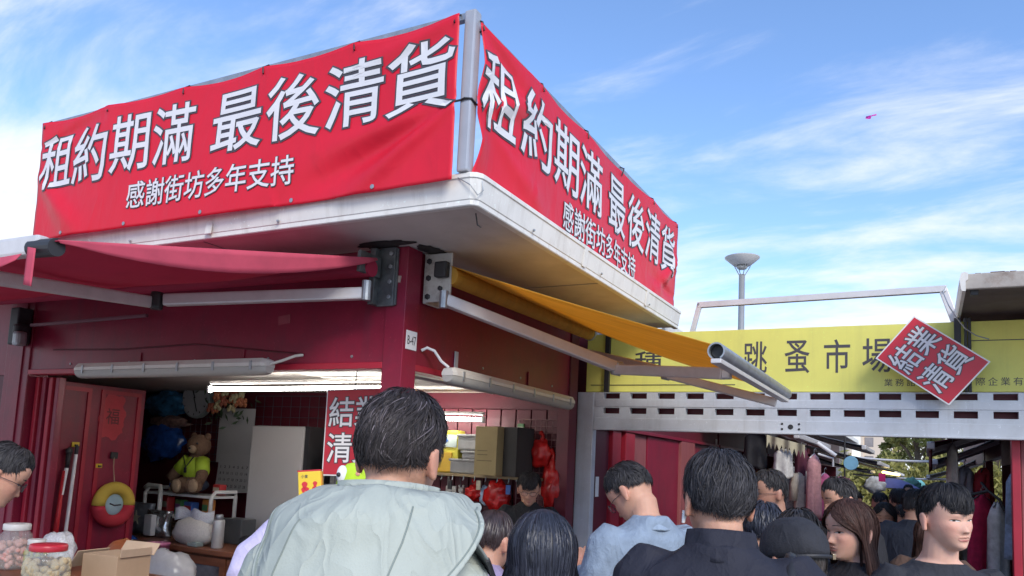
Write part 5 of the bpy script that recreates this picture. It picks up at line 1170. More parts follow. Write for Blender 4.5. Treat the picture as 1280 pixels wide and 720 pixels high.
def tower(label, x0, x1, y, h, mtl):
    t = empty('tower_block', ((x0 + x1) / 2, y + 6, 0), label, 'building', 'tower blocks beyond the trees')
    MB().box(x0, x1, y, y + 12, 0, h).build('walls', mtl, t)
    m = MB()
    for fl_ in range(int(h / 3)):
        for k in range(int((x1 - x0) / 2.4)):
            xa = x0 + .6 + 2.4 * k; m.box(xa, xa + 1.3, y - .05, y + .02, 1 + 3 * fl_, 2.5 + 3 * fl_)
    stuff(m.build('windows', mat('tower_window', (.22, .20, .20), .2, var=.3, scale=.5), t))
    m = MB()
    for k in range(int((x1 - x0) / 4.8) + 1): m.box(x0 + 4.8 * k, x0 + 4.8 * k + .4, y - .5, y - .001, 0, h)
    m.build('fins', mtl, t)
tower('pale beige tower block beyond the trees, left one', -9.5, -5.6, 140, 21, TW); tower('cream tower block beyond the trees, right of the other', -5.2, -3.6, 150, 22, mat('cream_tower_paint', (.60, .50, .36), .8, var=.05, scale=.3))
tower('distant long pale block behind the lamp', -30, -14, 170, 12, TW)
# ================================================================== people
SKIN = mat('skin', (0.55, 0.30, 0.205), 0.58, var=0.10, scale=18, bump=0.12, bscale=220, sss=0.15, attr='tint')
SKIN_P = mat('fair_skin', (0.66, 0.385, 0.285), 0.58, var=0.09, scale=18, bump=0.10, bscale=220, sss=0.15, attr='tint')
LIPS = mat('lip_skin', (0.38, 0.12, 0.10), 0.45, var=.08); EYEW = mat('eye_white', (.62, .58, .54), .3, var=.03); IRIS = mat('dark_iris', (.015, .010, .008), .15, var=.05)
HAIRM = mat('black_hair', (0.030, 0.028, 0.030), 0.58, var=.25, scale=30, spec=.28, attr='tint'); HAIRB = mat('brown_hair', (0.055, 0.026, 0.020), 0.58, var=.2, scale=30, spec=.28, attr='tint'); HAIRU = mat('blue_black_hair', (0.028, 0.031, 0.045), 0.42, var=.2, scale=30, spec=.45, attr='tint')
BROW = mat('brow_hair', (.016, .012, .011), .7)

# ---- head: profile rings, z from chin (0) to crown (1), in units of the head height
ZK = np.array([-.02, .00, .05, .11, .17, .23, .30, .40, .48, .56, .66, .76, .86, .94, .985, 1.0])
FK = np.array([.048, .062, .078, .081, .081, .084, .083, .083, .081, .086, .089, .086, .071, .047, .022, .0])
BK = np.array([.005, .010, .020, .032, .045, .058, .072, .086, .094, .099, .101, .097, .082, .055, .026, .0])
WK = np.array([.018, .025, .036, .046, .0535, .0595, .066, .072, .0735, .0755, .0765, .0735, .0625, .042, .020, .0])
HH = .228
def head_pt(a, t, sc=1.0, soft=False):
    """a: angle, 0 = front (+Y), positive to +X;  t: height fraction.  arrays"""
    f = np.interp(t, ZK, FK); b = np.interp(t, ZK, BK); wd = np.interp(t, ZK, WK)
    c, s = np.cos(a), np.sin(a)
    d = np.where(c > 0, f, b)
    ex = 0.88
    y = np.sign(c) * np.abs(c) ** ex * d; x = np.sign(s) * np.abs(s) ** ex * wd
    if not soft:
        fr = np.clip(c, 0, 1) ** .5 * (c > 0)
        G = lambda u, s_: np.exp(-(u / s_) ** 2)
        nose = np.where(t < .49, np.clip((.49 - t) / .17, 0, 1) ** 1.05, 0) * np.clip((t - .268) / .035, 0, 1)
        y = y + fr * nose * (.021 * G(x, .0085 + .006 * np.clip((.42 - t) / .1, 0, 1)) + .006 * G(np.abs(x) - .012, .006) * G(t - .31, .035))
        y = y - fr * .0065 * G(np.abs(x) - .031, .016) * G(t - .485, .038)
        y = y + fr * .0022 * G(np.abs(x) - .030, .020) * G(t - .565, .03)
        y = y + fr * .005 * G(np.abs(x) - .043, .017) * G(t - .37, .06)
        y = y + fr * (.006 * G(x, .020) * (G(t - .215, .017) + .9 * G(t - .168, .018)) - .004 * G(x, .024) * G(t - .191, .007) - .003 * G(x, .02) * G(t - .13, .02))
        y = y + fr * .005 * G(x, .017) * G(t - .05, .04)
    return np.stack([x * sc, y * sc, t * HH * sc], -1)
def head_mesh(mb, T, sc, na=72, nt=66):
    tt = np.interp(np.linspace(0, 1, nt), [0, .12, .75, .92, 1], [-.02, .10, .80, .965, 1.0])
    rg = []
    for t in tt:
        p = head_pt(np.linspace(-pi, pi, na, endpoint=False), np.full(na, t), sc)
        rg.append(p @ T[:3, :3].T + T[:3, 3])
    mb.rings(rg)
    for s in (-1, 1):      # ears
        e = []
        for (dz, dy, r1) in ((-.030, .002, .006), (-.022, .0, .010), (-.006, -.004, .013), (.010, -.008, .015), (.022, -.008, .013), (.030, -.004, .007)):
            ring = []
            for k in range(12):
                a = 2 * pi * k / 12
                ring.append((s * (.0735 + .012 + .007 * cos(a)), -.012 + dy + r1 * 1.2 * sin(a) - .004, .43 * HH + dz * 1.12))
            e.append(np.array(ring) * sc @ T[:3, :3].T + T[:3, 3])
        mb.rings(e)
        for k in range(10):  # rim of the ear
            pass
def tmat(x, y, z, yaw=0, pitch=0, roll=0):
    return np.array(Matrix.Translation((x, y, z)) @ Matrix.Rotation(yaw, 4, 'Z') @ Matrix.Rotation(-pitch, 4, 'X') @ Matrix.Rotation(roll, 4, 'Y'))
def limb(mb, pts, rs, n=16, flat=None):
    P = []; Rr = []
    pts = [Vector(p) for p in pts]
    for i in range(len(pts) - 1):
        for k in range(6): f_ = k / 6; P.append(pts[i].lerp(pts[i + 1], f_)); Rr.append(rs[i] + (rs[i + 1] - rs[i]) * f_)
    P.append(pts[-1]); Rr.append(rs[-1])
    d0 = (P[0] - P[1]).normalized(); d1 = (P[-1] - P[-2]).normalized()
    P = [P[0] + d0 * Rr[0] * .85] + P + [P[-1] + d1 * Rr[-1] * .85]; Rr = [Rr[0] * .5] + Rr + [Rr[-1] * .5]
    mb.tube(P, Rr, n)
SHRUG = [0.016]
def torso(mb, h, k, g, extra=0.0, top=True, bot=.46, neck=.0, loose=0.0):
    """superellipse torso; k = shoulder scale, extra = cloth allowance"""
    sp = [(.868, .050, .052, -.022), (.852, .060, .062, -.024), (.838, .092, .066, -.022), (.826, .135, .076, -.018), (.812, .168, .086, -.012), (.79, .186, .098, -.006), (.75, .186, .112, .004), (.70, .172, .112, .008),
          (.65, .158, .104, .008), (.60, .150, .100, .008), (.55, .160, .106, .002), (.50, .170, .112, -.006), (bot, .160, .105, -.006)]
    if not top: sp = [(.846, .078, .066, -.020)] + sp[2:]
    n = 40; rg = []
    for z, wx, dy, yc in sp:
        z = z + SHRUG[0] * max(0, min(1, (z - .62) / .15)) * (1 if z < .86 else .5)
        e = extra * (1.0 if z < .84 else .55) + loose * max(0, min(1, (.80 - z) / .25))
        a = np.linspace(0, 2 * pi, n, endpoint=False); c, s = np.cos(a), np.sin(a)
        x = np.sign(c) * np.abs(c) ** .85 * (wx * k * h / 1.7 + e); y = np.sign(s) * np.abs(s) ** .9 * (dy * g * h / 1.7 + e) + yc * h / 1.7
        rg.append(np.stack([x, y, np.full(n, z * h)], 1))
    mb.rings(rg)
def hand(mb, w, d, palm_n, s, sc=1.0, curl=.5):
    """hand at wrist w pointing along d; palm normal palm_n; s = side"""
    w = Vector(w); d = Vector(d).normalized(); nrm = Vector(palm_n); nrm = (nrm - d * nrm.dot(d)).normalized(); sd = d.cross(nrm)
    rg = []
    for f_, wd, th in ((0, .024, .020), (.3, .034, .017), (.7, .041, .015), (1.0, .038, .012)):
        c = w + d * (.085 * sc * f_)
        rg.append(np.array([(c + sd * (wd * sc * cos(a)) + nrm * (th * sc * sin(a)))[:] for a in np.linspace(0, 2 * pi, 14, endpoint=False)]))
    mb.rings(rg)
    for i, (o, ln, r_) in enumerate(((-.030, .066, .0085), (-.010, .076, .009), (.011, .071, .0088), (.030, .056, .0078))):
        b = w + (d * .078 + sd * o) * sc; pts = [b]; dd = d.copy()
        for q in range(3):
            dd = (dd + nrm * (curl * .75)).normalized(); pts.append(pts[-1] + dd * (ln * (.45, .32, .23)[q] * sc))
        limb(mb, pts, [r_ * sc, r_ * .95 * sc, r_ * .85 * sc, r_ * .7 * sc], 8)
    b = w + (d * .025 - sd * .028 * s) * sc; dd = (d * .75 - sd * .8 * s + nrm * .3).normalized()
    limb(mb, [b, b + dd * .035 * sc, b + (dd * .06 + d * .008 + nrm * .012) * sc], [.0115 * sc, .0105 * sc, .008 * sc], 8)
def solid(mb, name, m, parent, voxel, smooth=2, wr=None, tint=None):
    """fuse overlapping closed pieces into one continuous surface"""
    me = bpy.data.meshes.new(name); me.from_pydata(np.concatenate(mb.v).tolist(), [], mb.f)
    bm = bmesh.new(); bm.from_mesh(me); bmesh.ops.recalc_face_normals(bm, faces=bm.faces); bm.to_mesh(me); bm.free()
    o = bpy.data.objects.new(name, me); COL.objects.link(o)
    r = o.modifiers.new('r', 'REMESH'); r.mode = 'VOXEL'; r.voxel_size = voxel
    if smooth: q = o.modifiers.new('s', 'SMOOTH'); q.iterations = smooth; q.factor = .5
    me2 = bpy.data.meshes.new_from_object(o.evaluated_get(bpy.context.evaluated_depsgraph_get()))
    bpy.data.objects.remove(o); bpy.data.meshes.remove(me); me2.name = name
    n = len(me2.vertices); co = np.empty(n * 3, np.float32); me2.vertices.foreach_get('co', co); co = co.reshape(-1, 3)
    if wr is not None:
        nr = np.empty(n * 3, np.float32); me2.vertices.foreach_get('normal', nr); nr = nr.reshape(-1, 3)
        co = co + nr * wr(co)[:, None]; me2.vertices.foreach_set('co', co.astype(np.float32).ravel())
    if tint is not None:
        at = me2.color_attributes.new('tint', 'FLOAT_COLOR', 'POINT'); at.data.foreach_set('color', tint(co).astype(np.float32).ravel())
    me2.polygons.foreach_set('use_smooth', [True] * len(me2.polygons)); me2.materials.clear(); me2.materials.append(m)
    o = bpy.data.objects.new(name, me2); COL.objects.link(o); o.parent = parent
    return o
def folds(seed, amp, sc=6.0, zlo=-9, zhi=9, dirs=None):
    """cloth creases: ridged noise, stretched along the pull of the cloth"""
    off = Vector((seed * 3.1, seed * 1.7, seed * .9))
    def fn(co):
        outv = np.zeros(len(co))
        for i in range(len(co)):
            x, y, z = co[i]
            n1 = mnoise.noise(Vector((x * sc, y * sc, z * sc * .55)) + off); n2 = mnoise.noise(Vector((x * sc * 2.3 + z * 4, y * sc * 2.3, z * sc * 1.2 - x * 3)) + off)
            outv[i] = amp * (.7 * n1 + .6 * (1 - 2 * abs(n2)) - .3)
        return outv
    return fn
def skin_tint(seed, T, sc):
    Ti = np.linalg.inv(T)
    def fn(co):
        p = co @ Ti[:3, :3].T + Ti[:3, 3]; c = np.ones((len(co), 4))
        ear = np.exp(-((np.abs(p[:, 0]) - .082 * sc) / .012) ** 2) * np.exp(-((p[:, 2] - .43 * HH * sc) / .035) ** 2)
        chk = np.exp(-((np.abs(p[:, 0]) - .043 * sc) / .022) ** 2) * np.exp(-((p[:, 2] - .35 * HH * sc) / .03) ** 2) * (p[:, 1] > .03)
        r = (.6 * ear + .45 * chk)[:, None]
        c[:, :3] = 1 - r * np.array([.02, .32, .30]); return c
    return fn

# ---- hair
STY = {'short': ([0, .5, .9, 1.25, 1.45, 1.75, 2.1, 2.5, pi], [1.00, 1.00, 1.05, 1.42, 1.40, 1.72, 1.86, 1.90, 1.92]),
       'fringe': ([0, .5, .8, 1.05, 1.3, 1.5, 1.8, 2.2, pi], [1.40, 1.37, 1.20, 1.04, 1.14, 1.34, 1.74, 1.92, 1.98]),
       'long': ([0, .45, .8, 1.2, 1.55, 2.0, 2.5, pi], [1.02, 1.06, 1.20, 1.62, 1.85, 2.05, 2.15, 2.2]),
       'cropped': ([0, .5, .9, 1.25, 1.45, 1.75, 2.2, pi], [.98, .98, 1.02, 1.32, 1.30, 1.58, 1.78, 1.84])}
def lim(phi, style):
    """polar angle from the crown at which the hair ends; phi: 0 = front"""
    return np.interp(np.abs((np.asarray(phi) + pi) % (2 * pi) - pi), *STY[style])
def skulls(phi, th, off, sc):
    """points on the slightly enlarged skull; th: polar angle from the crown"""
    phi, th, off = np.broadcast_arrays(np.asarray(phi, float), np.asarray(th, float), np.asarray(off, float))
    st, ct = np.sin(th), np.cos(th); rx, rz = .0768, .452 * HH
    x = rx * st * np.sin(phi); yy = st * np.cos(phi); ry = np.where(yy > 0, .091, .1015); y = yy * ry; z = rz * ct * np.where(ct > 0, 1, 1.05)
    d = np.stack([x / rx / rx, y / ry / ry, z / rz / rz], -1); d /= np.linalg.norm(d, axis=-1, keepdims=True) + 1e-9
    return (np.stack([x, y, z + .545 * HH], -1) + d * off[..., None]) * sc, d
def skull(phi, th, off, sc, tilt=0.0):
    p, d = skulls(phi, th, off, sc); return Vector(p), Vector(d)
def hair(parent, T, sc, style, seed, m=None, n=1500, length=.10, tail=0.0, lift=.010, width=.0011, grey=0.0, vol=.008, part=0.0, back_fall=None, messy=.12, cap_off=.003, name='hair', thin=None, clump=.40):
    m = m or HAIRM; rs = np.random.RandomState(seed)
    na, nt = 56, 16
    ph = np.linspace(0, 2 * pi, na, endpoint=False)[None, :]; jj = (np.arange(nt + 1) / nt)[:, None]
    L_ = lim(ph, style) - .10
    cn = np.array([[mnoise.noise(Vector((cos(a) * 2.5, sin(a) * 2.5, t * 3 + seed))) for a in ph[0]] for t in jj[:, 0]])
    cp, _ = skulls(ph, np.maximum(.01, L_ * jj), cap_off + vol * .75 * (1 - jj ** 3) + .003 * cn - .004 * jj ** 6, sc)
    cv = cp.reshape(-1, 3); cf = [(j * na + i, j * na + (i + 1) % na, (j + 1) * na + (i + 1) % na, (j + 1) * na + i) for j in range(nt) for i in range(na)]
    sg = 9 if tail == 0 else 12; f_ = np.linspace(0, 1, sg)[None, :]
    ph0 = rs.uniform(-pi, pi, n); Ls = lim(ph0, style)
    if tail == 0: th0 = np.arccos(1 - rs.rand(n) * (1 - np.cos(Ls)))
    else: th0 = Ls * np.sqrt(rs.rand(n)) * .97
    Ls = Ls + .06 * np.sin(ph0 * 9 + seed) + .05 * rs.normal(size=n); th0 = np.minimum(th0, Ls * .985)
    nz_ = np.array([[mnoise.noise(Vector((cos(a) * 3 * sin(t) , sin(a) * 3 * sin(t), cos(t) * 3 + seed))), mnoise.noise(Vector((cos(a) * 6 * sin(t) + 9, sin(a) * 6 * sin(t), cos(t) * 6 + seed)))] for a, t in zip(ph0, th0)])
    dph = rs.normal(size=n) * messy * .5 + nz_[:, 0] * messy * 2.2 + part * (1 - th0 / Ls)
    lf_ = lift * (rs.uniform(.2, 1.2, n) + np.abs(nz_[:, 1])); jit = rs.uniform(.7, 1.15, n)
    if tail == 0:
        ln = length * jit; th1 = np.minimum(th0 + ln / .1, Ls + rs.normal(size=n) * .045 + .02 + .10 * nz_[:, 1])
        th1 = np.maximum(th1, th0 + .06)
        th = th0[:, None] + (th1 - th0)[:, None] * f_; phi = ph0[:, None] + dph[:, None] * f_ * np.minimum(1, th)
        edge = 1 - np.minimum(1, th / Ls[:, None]) ** 3
        P, D = skulls(phi, th, cap_off + vol * edge + (.004 * nz_[:, 1] * edge.mean())[:, None] + lf_[:, None] * np.sin(pi * np.minimum(1, .12 + .80 * f_)) * (.35 + .65 * edge), sc)
    else:
        sp = .42; g0 = np.minimum(1, f_ / sp); g1 = np.clip((f_ - sp) / (1 - sp), 0, 1)
        a0 = (ph0 + pi) % (2 * pi) - pi; tgt = np.where(np.abs(a0) < 1.5, np.sign(a0) * (1.42 + .10 * rs.rand(n)), a0)
        phi = a0[:, None] + (tgt - a0)[:, None] * g0 ** 1.3 + dph[:, None] * .5 * g0
        Lp = lim(phi[:, -1], style); th = th0[:, None] + (np.maximum(Lp, th0) - th0)[:, None] * g0
        P, D = skulls(phi, th, cap_off + vol * (.55 + .45 * np.sin(pi * np.minimum(1, th / 1.6) * .5)) + (.003 * nz_[:, 1])[:, None] + lf_[:, None] * .5, sc)
        drop = tail * (1 - .28 * rs.rand(n) ** 2)
        P[..., 2] -= drop[:, None] * g1; P[..., 0] += D[..., 0] * .02 * np.sin(pi * g1 * .6); P[..., 1] += D[..., 1] * .014 * np.sin(pi * g1 * .6)
        wv = .004 * np.sin(7 * g1 + 9 * nz_[:, :1]) * g1; P[..., 0] += wv; P[..., 1] += wv
        if back_fall: P = back_fall(P, g1)
    if clump:
        nc = max(20, n // 14); gd = np.linalg.norm(P[:, None, 0, :] - P[None, :nc, 0, :], axis=-1) if n * nc < 6e6 else None
        if gd is not None:
            ci = gd.argmin(1); wgt = (clump * f_ ** 1.4)[..., None] * np.clip(1.2 - gd.min(1) / .02, 0, 1)[:, None, None]
            P = P * (1 - wgt) + P[ci] * wgt
    tg = np.gradient(P, axis=1); tg /= np.linalg.norm(tg, axis=-1, keepdims=True) + 1e-9
    tw = rs.normal(size=(n, 1, 1)) * .5
    Sd = np.cross(D, tg); Sd = Sd + D * tw; Sd /= np.linalg.norm(Sd, axis=-1, keepdims=True) + 1e-9
    Wd = width * sc * (1 - .85 * f_ ** 2.5) * np.minimum(1, .35 + 4 * f_) * rs.uniform(.7, 1.3, n)[:, None]
    g2 = rs.uniform(.55, 1.7, n); tn = np.stack([g2, g2, g2, np.ones(n)], 1)
    gm = rs.rand(n) < grey; tn[gm] = (4.5, 4.5, 4.8, 1)
    if thin is not None:
        rt = P[:, 0] / sc; dd = np.linalg.norm((rt - np.array(thin[:3])) / np.array([.016, .02, .030]), axis=1); tn[:, :3] *= (1 + 3.0 * np.exp(-dd ** 2))[:, None] * np.array([1.15, 1.0, .92])
    v2 = np.stack([P - Sd * Wd[..., None], P + Sd * Wd[..., None]], 2).reshape(-1, 3)
    k0 = len(cv); base = (np.arange(n)[:, None] * sg * 2 + np.arange(sg - 1)[None, :] * 2 + k0).ravel()
    F = cf + list(map(tuple, np.stack([base, base + 1, base + 3, base + 2], 1).tolist()))
    v = np.concatenate([cv, v2]) @ T[:3, :3].T + T[:3, 3]
    C = np.concatenate([np.tile([.55, .55, .55, 1], (k0, 1)), np.repeat(tn, sg * 2, axis=0)])  # cap tinted darker: shade beneath the strands put into the colour
    me = bpy.data.meshes.new(name); me.from_pydata(v.tolist(), [], F); me.materials.append(m)
    at = me.color_attributes.new('tint', 'FLOAT_COLOR', 'POINT'); at.data.foreach_set('color', C.astype(np.float32).ravel())
    me.polygons.foreach_set('use_smooth', [True] * len(me.polygons))
    o = bpy.data.objects.new(name, me); COL.objects.link(o); o.parent = parent
    return o
# ---- face pieces laid on the head surface
def on_face(T, sc, x, t, lift=.0006):
    lo, hi = -1.2, 1.2
    for _ in range(30):
        mid = (lo + hi) / 2
        if head_pt(np.array([mid]), np.array([t]))[0][0] < x: lo = mid
        else: hi = mid
    p = head_pt(np.array([lo]), np.array([t]))[0]; p = p + np.array([0, lift, 0])
    return (p * sc) @ T[:3, :3].T + T[:3, 3]
def patch(T, sc, outline, lift, name, m, parent, mid=None):
    pts = [on_face(T, sc, x, t, lift) for x, t in outline]
    cx_ = sum(p[0] for p in outline) / len(outline); ct_ = sum(p[1] for p in outline) / len(outline)
    c = on_face(T, sc, cx_, ct_, lift + (mid or 0)); n = len(pts)
    return MB().add([c] + pts, [(0, 1 + k, 1 + (k + 1) % n) for k in range(n)]).build(name, m, parent, smooth=True, local=True)
def face(parent, T, sc, gaze=0.0, female=False, closed=False, lips=True, down=False):
    for s in (-1, 1):
        ex = .0315 * s; w_ = .0165; o_ = .0155 if not closed else .006
        oc = []
        for k in range(14):
            a = 2 * pi * k / 14; up_ = sin(a) > 0
            oc.append((ex + w_ * cos(a), .478 + (o_ * (1.0 if up_ else .75) * abs(sin(a)) ** .8 * (1 if up_ else -1)) * .98 + s * .010 * cos(a) * .5))
        patch(T, sc, oc, .0012, 'eye', EYEW, parent, .0015)
        if not closed:
            ic = [(ex + gaze + .0062 * cos(a), .480 + .0125 * sin(a) * (1 if sin(a) < 0 else .9)) for a in np.linspace(0, 2 * pi, 12, endpoint=False)]
            patch(T, sc, ic, .0026, 'iris', IRIS, parent, .0008)
        la = [(ex + w_ * 1.15 * f_, .478 + .0135 * (1 - f_ * f_) ** .7 + s * .006 * f_ + .001) for f_ in np.linspace(-1, 1, 9)]
        lb = [(x, t + .006 + .003 * (1 - abs(x - ex) / w_)) for x, t in la]
        patch(T, sc, la + lb[::-1], .0030, 'eyelid_line', BROW, parent)
        ba = [(s * (.013 + .036 * f_), .575 + .030 * sin(pi * (.15 + .6 * f_)) * (.6 if not female else .7)) for f_ in np.linspace(0, 1, 8)]
        bb_ = [(x, t + (.034 if not female else .016) * (1 - .7 * abs(x) / .05)) for x, t in ba]
        patch(T, sc, ba + bb_[::-1], .0016, 'eyebrow', BROW, parent)
        na_ = [(s * .009 + .0042 * cos(a), .288 + .010 * sin(a)) for a in np.linspace(0, 2 * pi, 8, endpoint=False)]
        patch(T, sc, na_, .0010, 'nostril', LIPS, parent)
    if lips:
        lw = .0255
        up_ = [(lw * f_, .190 + .004 * abs(f_)) for f_ in np.linspace(-1, 1, 11)] + [(lw * f_, .194 + .032 * (1 - f_ * f_) ** .8 - .006 * math.exp(-(f_ / .16) ** 2)) for f_ in np.linspace(1, -1, 11)]
        lo_ = [(lw * .95 * f_, .188 + .004 * abs(f_)) for f_ in np.linspace(-1, 1, 11)] + [(lw * .95 * f_, .186 - .036 * (1 - f_ * f_) ** .7) for f_ in np.linspace(1, -1, 11)]
        patch(T, sc, up_, .0010, 'upper_lip', LIPS, parent); patch(T, sc, lo_, .0014, 'lower_lip', LIPS, parent, .001)
def spectacles(parent, T, sc, m=None):
    m = m or DARK
    X = lambda x, y, z: (np.array([x, y, z]) * sc) @ T[:3, :3].T + T[:3, 3]
    t = MB(); z0 = .475 * HH
    for s in (-1, 1):
        t.tube([X(s * .033 + .024 * np.sign(cos(a)) * abs(cos(a)) ** .6, .098 - .010 * abs(cos(a)) * (cos(a) * s > 0), z0 + .017 * np.sign(sin(a)) * abs(sin(a)) ** .7) for a in np.linspace(0, 2 * pi, 24, endpoint=False)], .0014 * sc, 6, closed=True)
        t.tube([X(s * .057, .088, z0 + .004), X(s * .078, .04, z0 + .003), X(s * .084, -.012, z0 - .002), X(s * .082, -.03, z0 - .016)], .0014 * sc, 6)
    t.tube([X(-.009, .099, z0 + .004), X(0, .102, z0 + .007), X(.009, .099, z0 + .004)], .0014 * sc, 6)
    o = t.build('spectacles', m, parent, local=True)
    g_ = MB()
    for s in (-1, 1): g_.add([X(s * .033 + .022 * np.sign(cos(a)) * abs(cos(a)) ** .6, .0965, z0 + .0155 * np.sign(sin(a)) * abs(sin(a)) ** .7) for a in np.linspace(0, 2 * pi, 16, endpoint=False)], [tuple(range(16))])
    g_.build('lenses', clear('lens_glass', (.92, .94, .96), .05, .02), o, local=True)
    return o
def person(label, x, y, h, yaw, head_yaw=0.0, pitch=0.0, roll=0.0, k=1.0, g=1.0, vox=.007, top=None, top_extra=.014, loose=.0, legs=None, arms=None, skin=None, hcm=1.0, seed=1, collar=None, sleeve=1.0, fwd_neck=.0, wr=.006, shrug=.016, head_dx=.0, group=None, lowneck=False):
    """standing figure, local +Y = facing; returns (root, head matrix, scale)"""
    skin = skin or SKIN; SHRUG[0] = shrug
    root = empty('person', (x, y, 0.004), label, 'person', group, rotz=yaw)
    sc = .955 * hcm * (h / 1.7) ** .35
    zc = h - HH * sc * .995 + .012 * math.sin(max(0, pitch)) ; hy = .022 + fwd_neck
    T = tmat(head_dx, hy, zc, head_yaw, pitch, roll)
    # pivot about the top of the neck
    pv_ = Vector((head_dx, hy - .03, zc + .05)); base = Matrix.Translation(pv_) @ Matrix.Rotation(head_yaw, 4, 'Z') @ Matrix.Rotation(-pitch, 4, 'X') @ Matrix.Rotation(roll, 4, 'Y') @ Matrix.Translation(Vector((0, .03, -.05)))
    T = np.array(base)
    b = MB(); head_mesh(b, T, sc)
    nk = (np.array([0, -.028, .055, 1]) * np.array([sc, sc, sc, 1])) @ T.T
    limb(b, [tuple(nk[:3]), (0, -.012 + fwd_neck * .5, h * .862), (0, -.022, h * .835)], [.052 * k ** .5, .055 * k ** .5, .062 * k ** .5])
    torso(b, h, k, g)
    A = arms or {}
    pos = {}
    for s, nm in ((-1, 'L'), (1, 'R')):
        sh_ = Vector((s * .168 * k * h / 1.7, -.006, h * (.800 + SHRUG[0]))); el = Vector(A.get(nm + 'e', (s * .235 * k, -.03, h * .62))); wr_ = Vector(A.get(nm + 'w', (s * .245 * k, .05, h * .475)))
        limb(b, [sh_, el, wr_], [.052, .042, .029]); hand(b, wr_, (wr_ - el), A.get(nm + 'n', (-s, .2, 0)), s, 1.0 * sc, A.get('curl', .35)); pos[nm] = (sh_, el, wr_)
    for s in (-1, 1):
        limb(b, [(s * .085, -.0, h * .49), (s * .09, .01, h * .275), (s * .092, -.02, h * .055)], [.085, .056, .040]); limb(b, [(s * .092, -.035, .045), (s * .10, .12, .032)], [.042, .034])
    solid(b, 'body', skin, root, vox, 2, tint=skin_tint(seed, T, sc))
    if top:
        c = MB(); torso(c, h, k, g, top_extra, top=not lowneck, bot=.45, loose=loose)
        for nm in 'LR':
            sh_, el, wr_ = pos[nm]; e = sh_.lerp(el, min(1, sleeve * 2)) if sleeve <= .5 else el
            limb(c, [sh_, e] + ([el.lerp(wr_, (sleeve - .5) * 1.9)] if sleeve > .5 else []), [.056 + top_extra * 1.1, .048 + top_extra * 1.2] + ([.036 + top_extra * 1.1] if sleeve > .5 else []))
        solid(c, 'top_garment', top, root, vox, 9, wr=folds(seed, wr) if wr else None)
    c = MB()
    for s in (-1, 1): limb(c, [(s * .085, -.0, h * .50), (s * .09, .01, h * .275), (s * .094, -.02, h * .05)], [.100, .072, .058])
    rg = [np.array([(.178 * cos(a), .122 * sin(a) - .006, z * h) for a in np.linspace(0, 2 * pi, 24, endpoint=False)]) for z in (.56, .52, .47)]
    c.rings(rg); solid(c, 'trousers', legs or JEANS, root, .014, 2)
    sh2 = MB()
    for s in (-1, 1):
        sh2.rings([np.array([(s * .096 + wx * cos(a), .03 + ly * sin(a) + .01, z) for a in np.linspace(0, 2 * pi, 16, endpoint=False)]) for z, wx, ly in ((.0, .045, .125), (.02, .052, .135), (.05, .048, .12), (.085, .042, .075))])
    sh2.build('shoes', DARK, root, smooth=True, local=True)
    return root, T, sc
def collar_ring(parent, h, m, r=.066, z0=.842, z1=.872, th=.008, open_front=0.0, tilt=-.25, yc=-.016, flare=.012, name='collar'):
    def fn(u, v):
        a = -pi / 2 + (pi - open_front) * (2 * u - 1); z = z0 * h + (z1 - z0) * h * v
        rr_ = r + flare * (1 - v) + .003 * sin(7 * a + 3 * v)
        return Vector((rr_ * cos(a) * 1.02, rr_ * sin(a) * 1.05 + yc + tilt * (z - z0 * h) * -1, z + .012 * (-sin(a)) * v)), Vector((cos(a), sin(a), .1))
    return MB().sheet(fn, 40, 6, th).build(name, m, parent, smooth=True, local=True)
# ================================================================== the crowd
def cloth(n, c, rough=.85, **k): return mat(n, c, rough, var=k.pop('var', .10), scale=k.pop('scale', 18), bump=k.pop('bump', .25), bscale=k.pop('bscale', 140), crease=k.pop('crease', .35), **k)
def loc(root, p):
    return tuple(Matrix.Rotation(-root.rotation_euler.z, 3, 'Z') @ (Vector(p) - root.location))
def lp(x, y, yaw, p): return tuple(Matrix.Rotation(-yaw, 3, 'Z') @ (Vector(p) - Vector((x, y, 0))))
NONE_GREY = 0.0
SAGE = mat('sage_raincoat', (0.385, 0.42, 0.375), 0.7, var=.05, scale=7, bump=.12, bscale=260, crease=.48, cscale=5.5, spec=.3)
SAGE2 = mat('sage_seam', (0.20, 0.235, 0.215), 0.7, var=.1)
LINING = mat('grey_lining', (0.17, 0.19, 0.185), 0.7, var=.1)

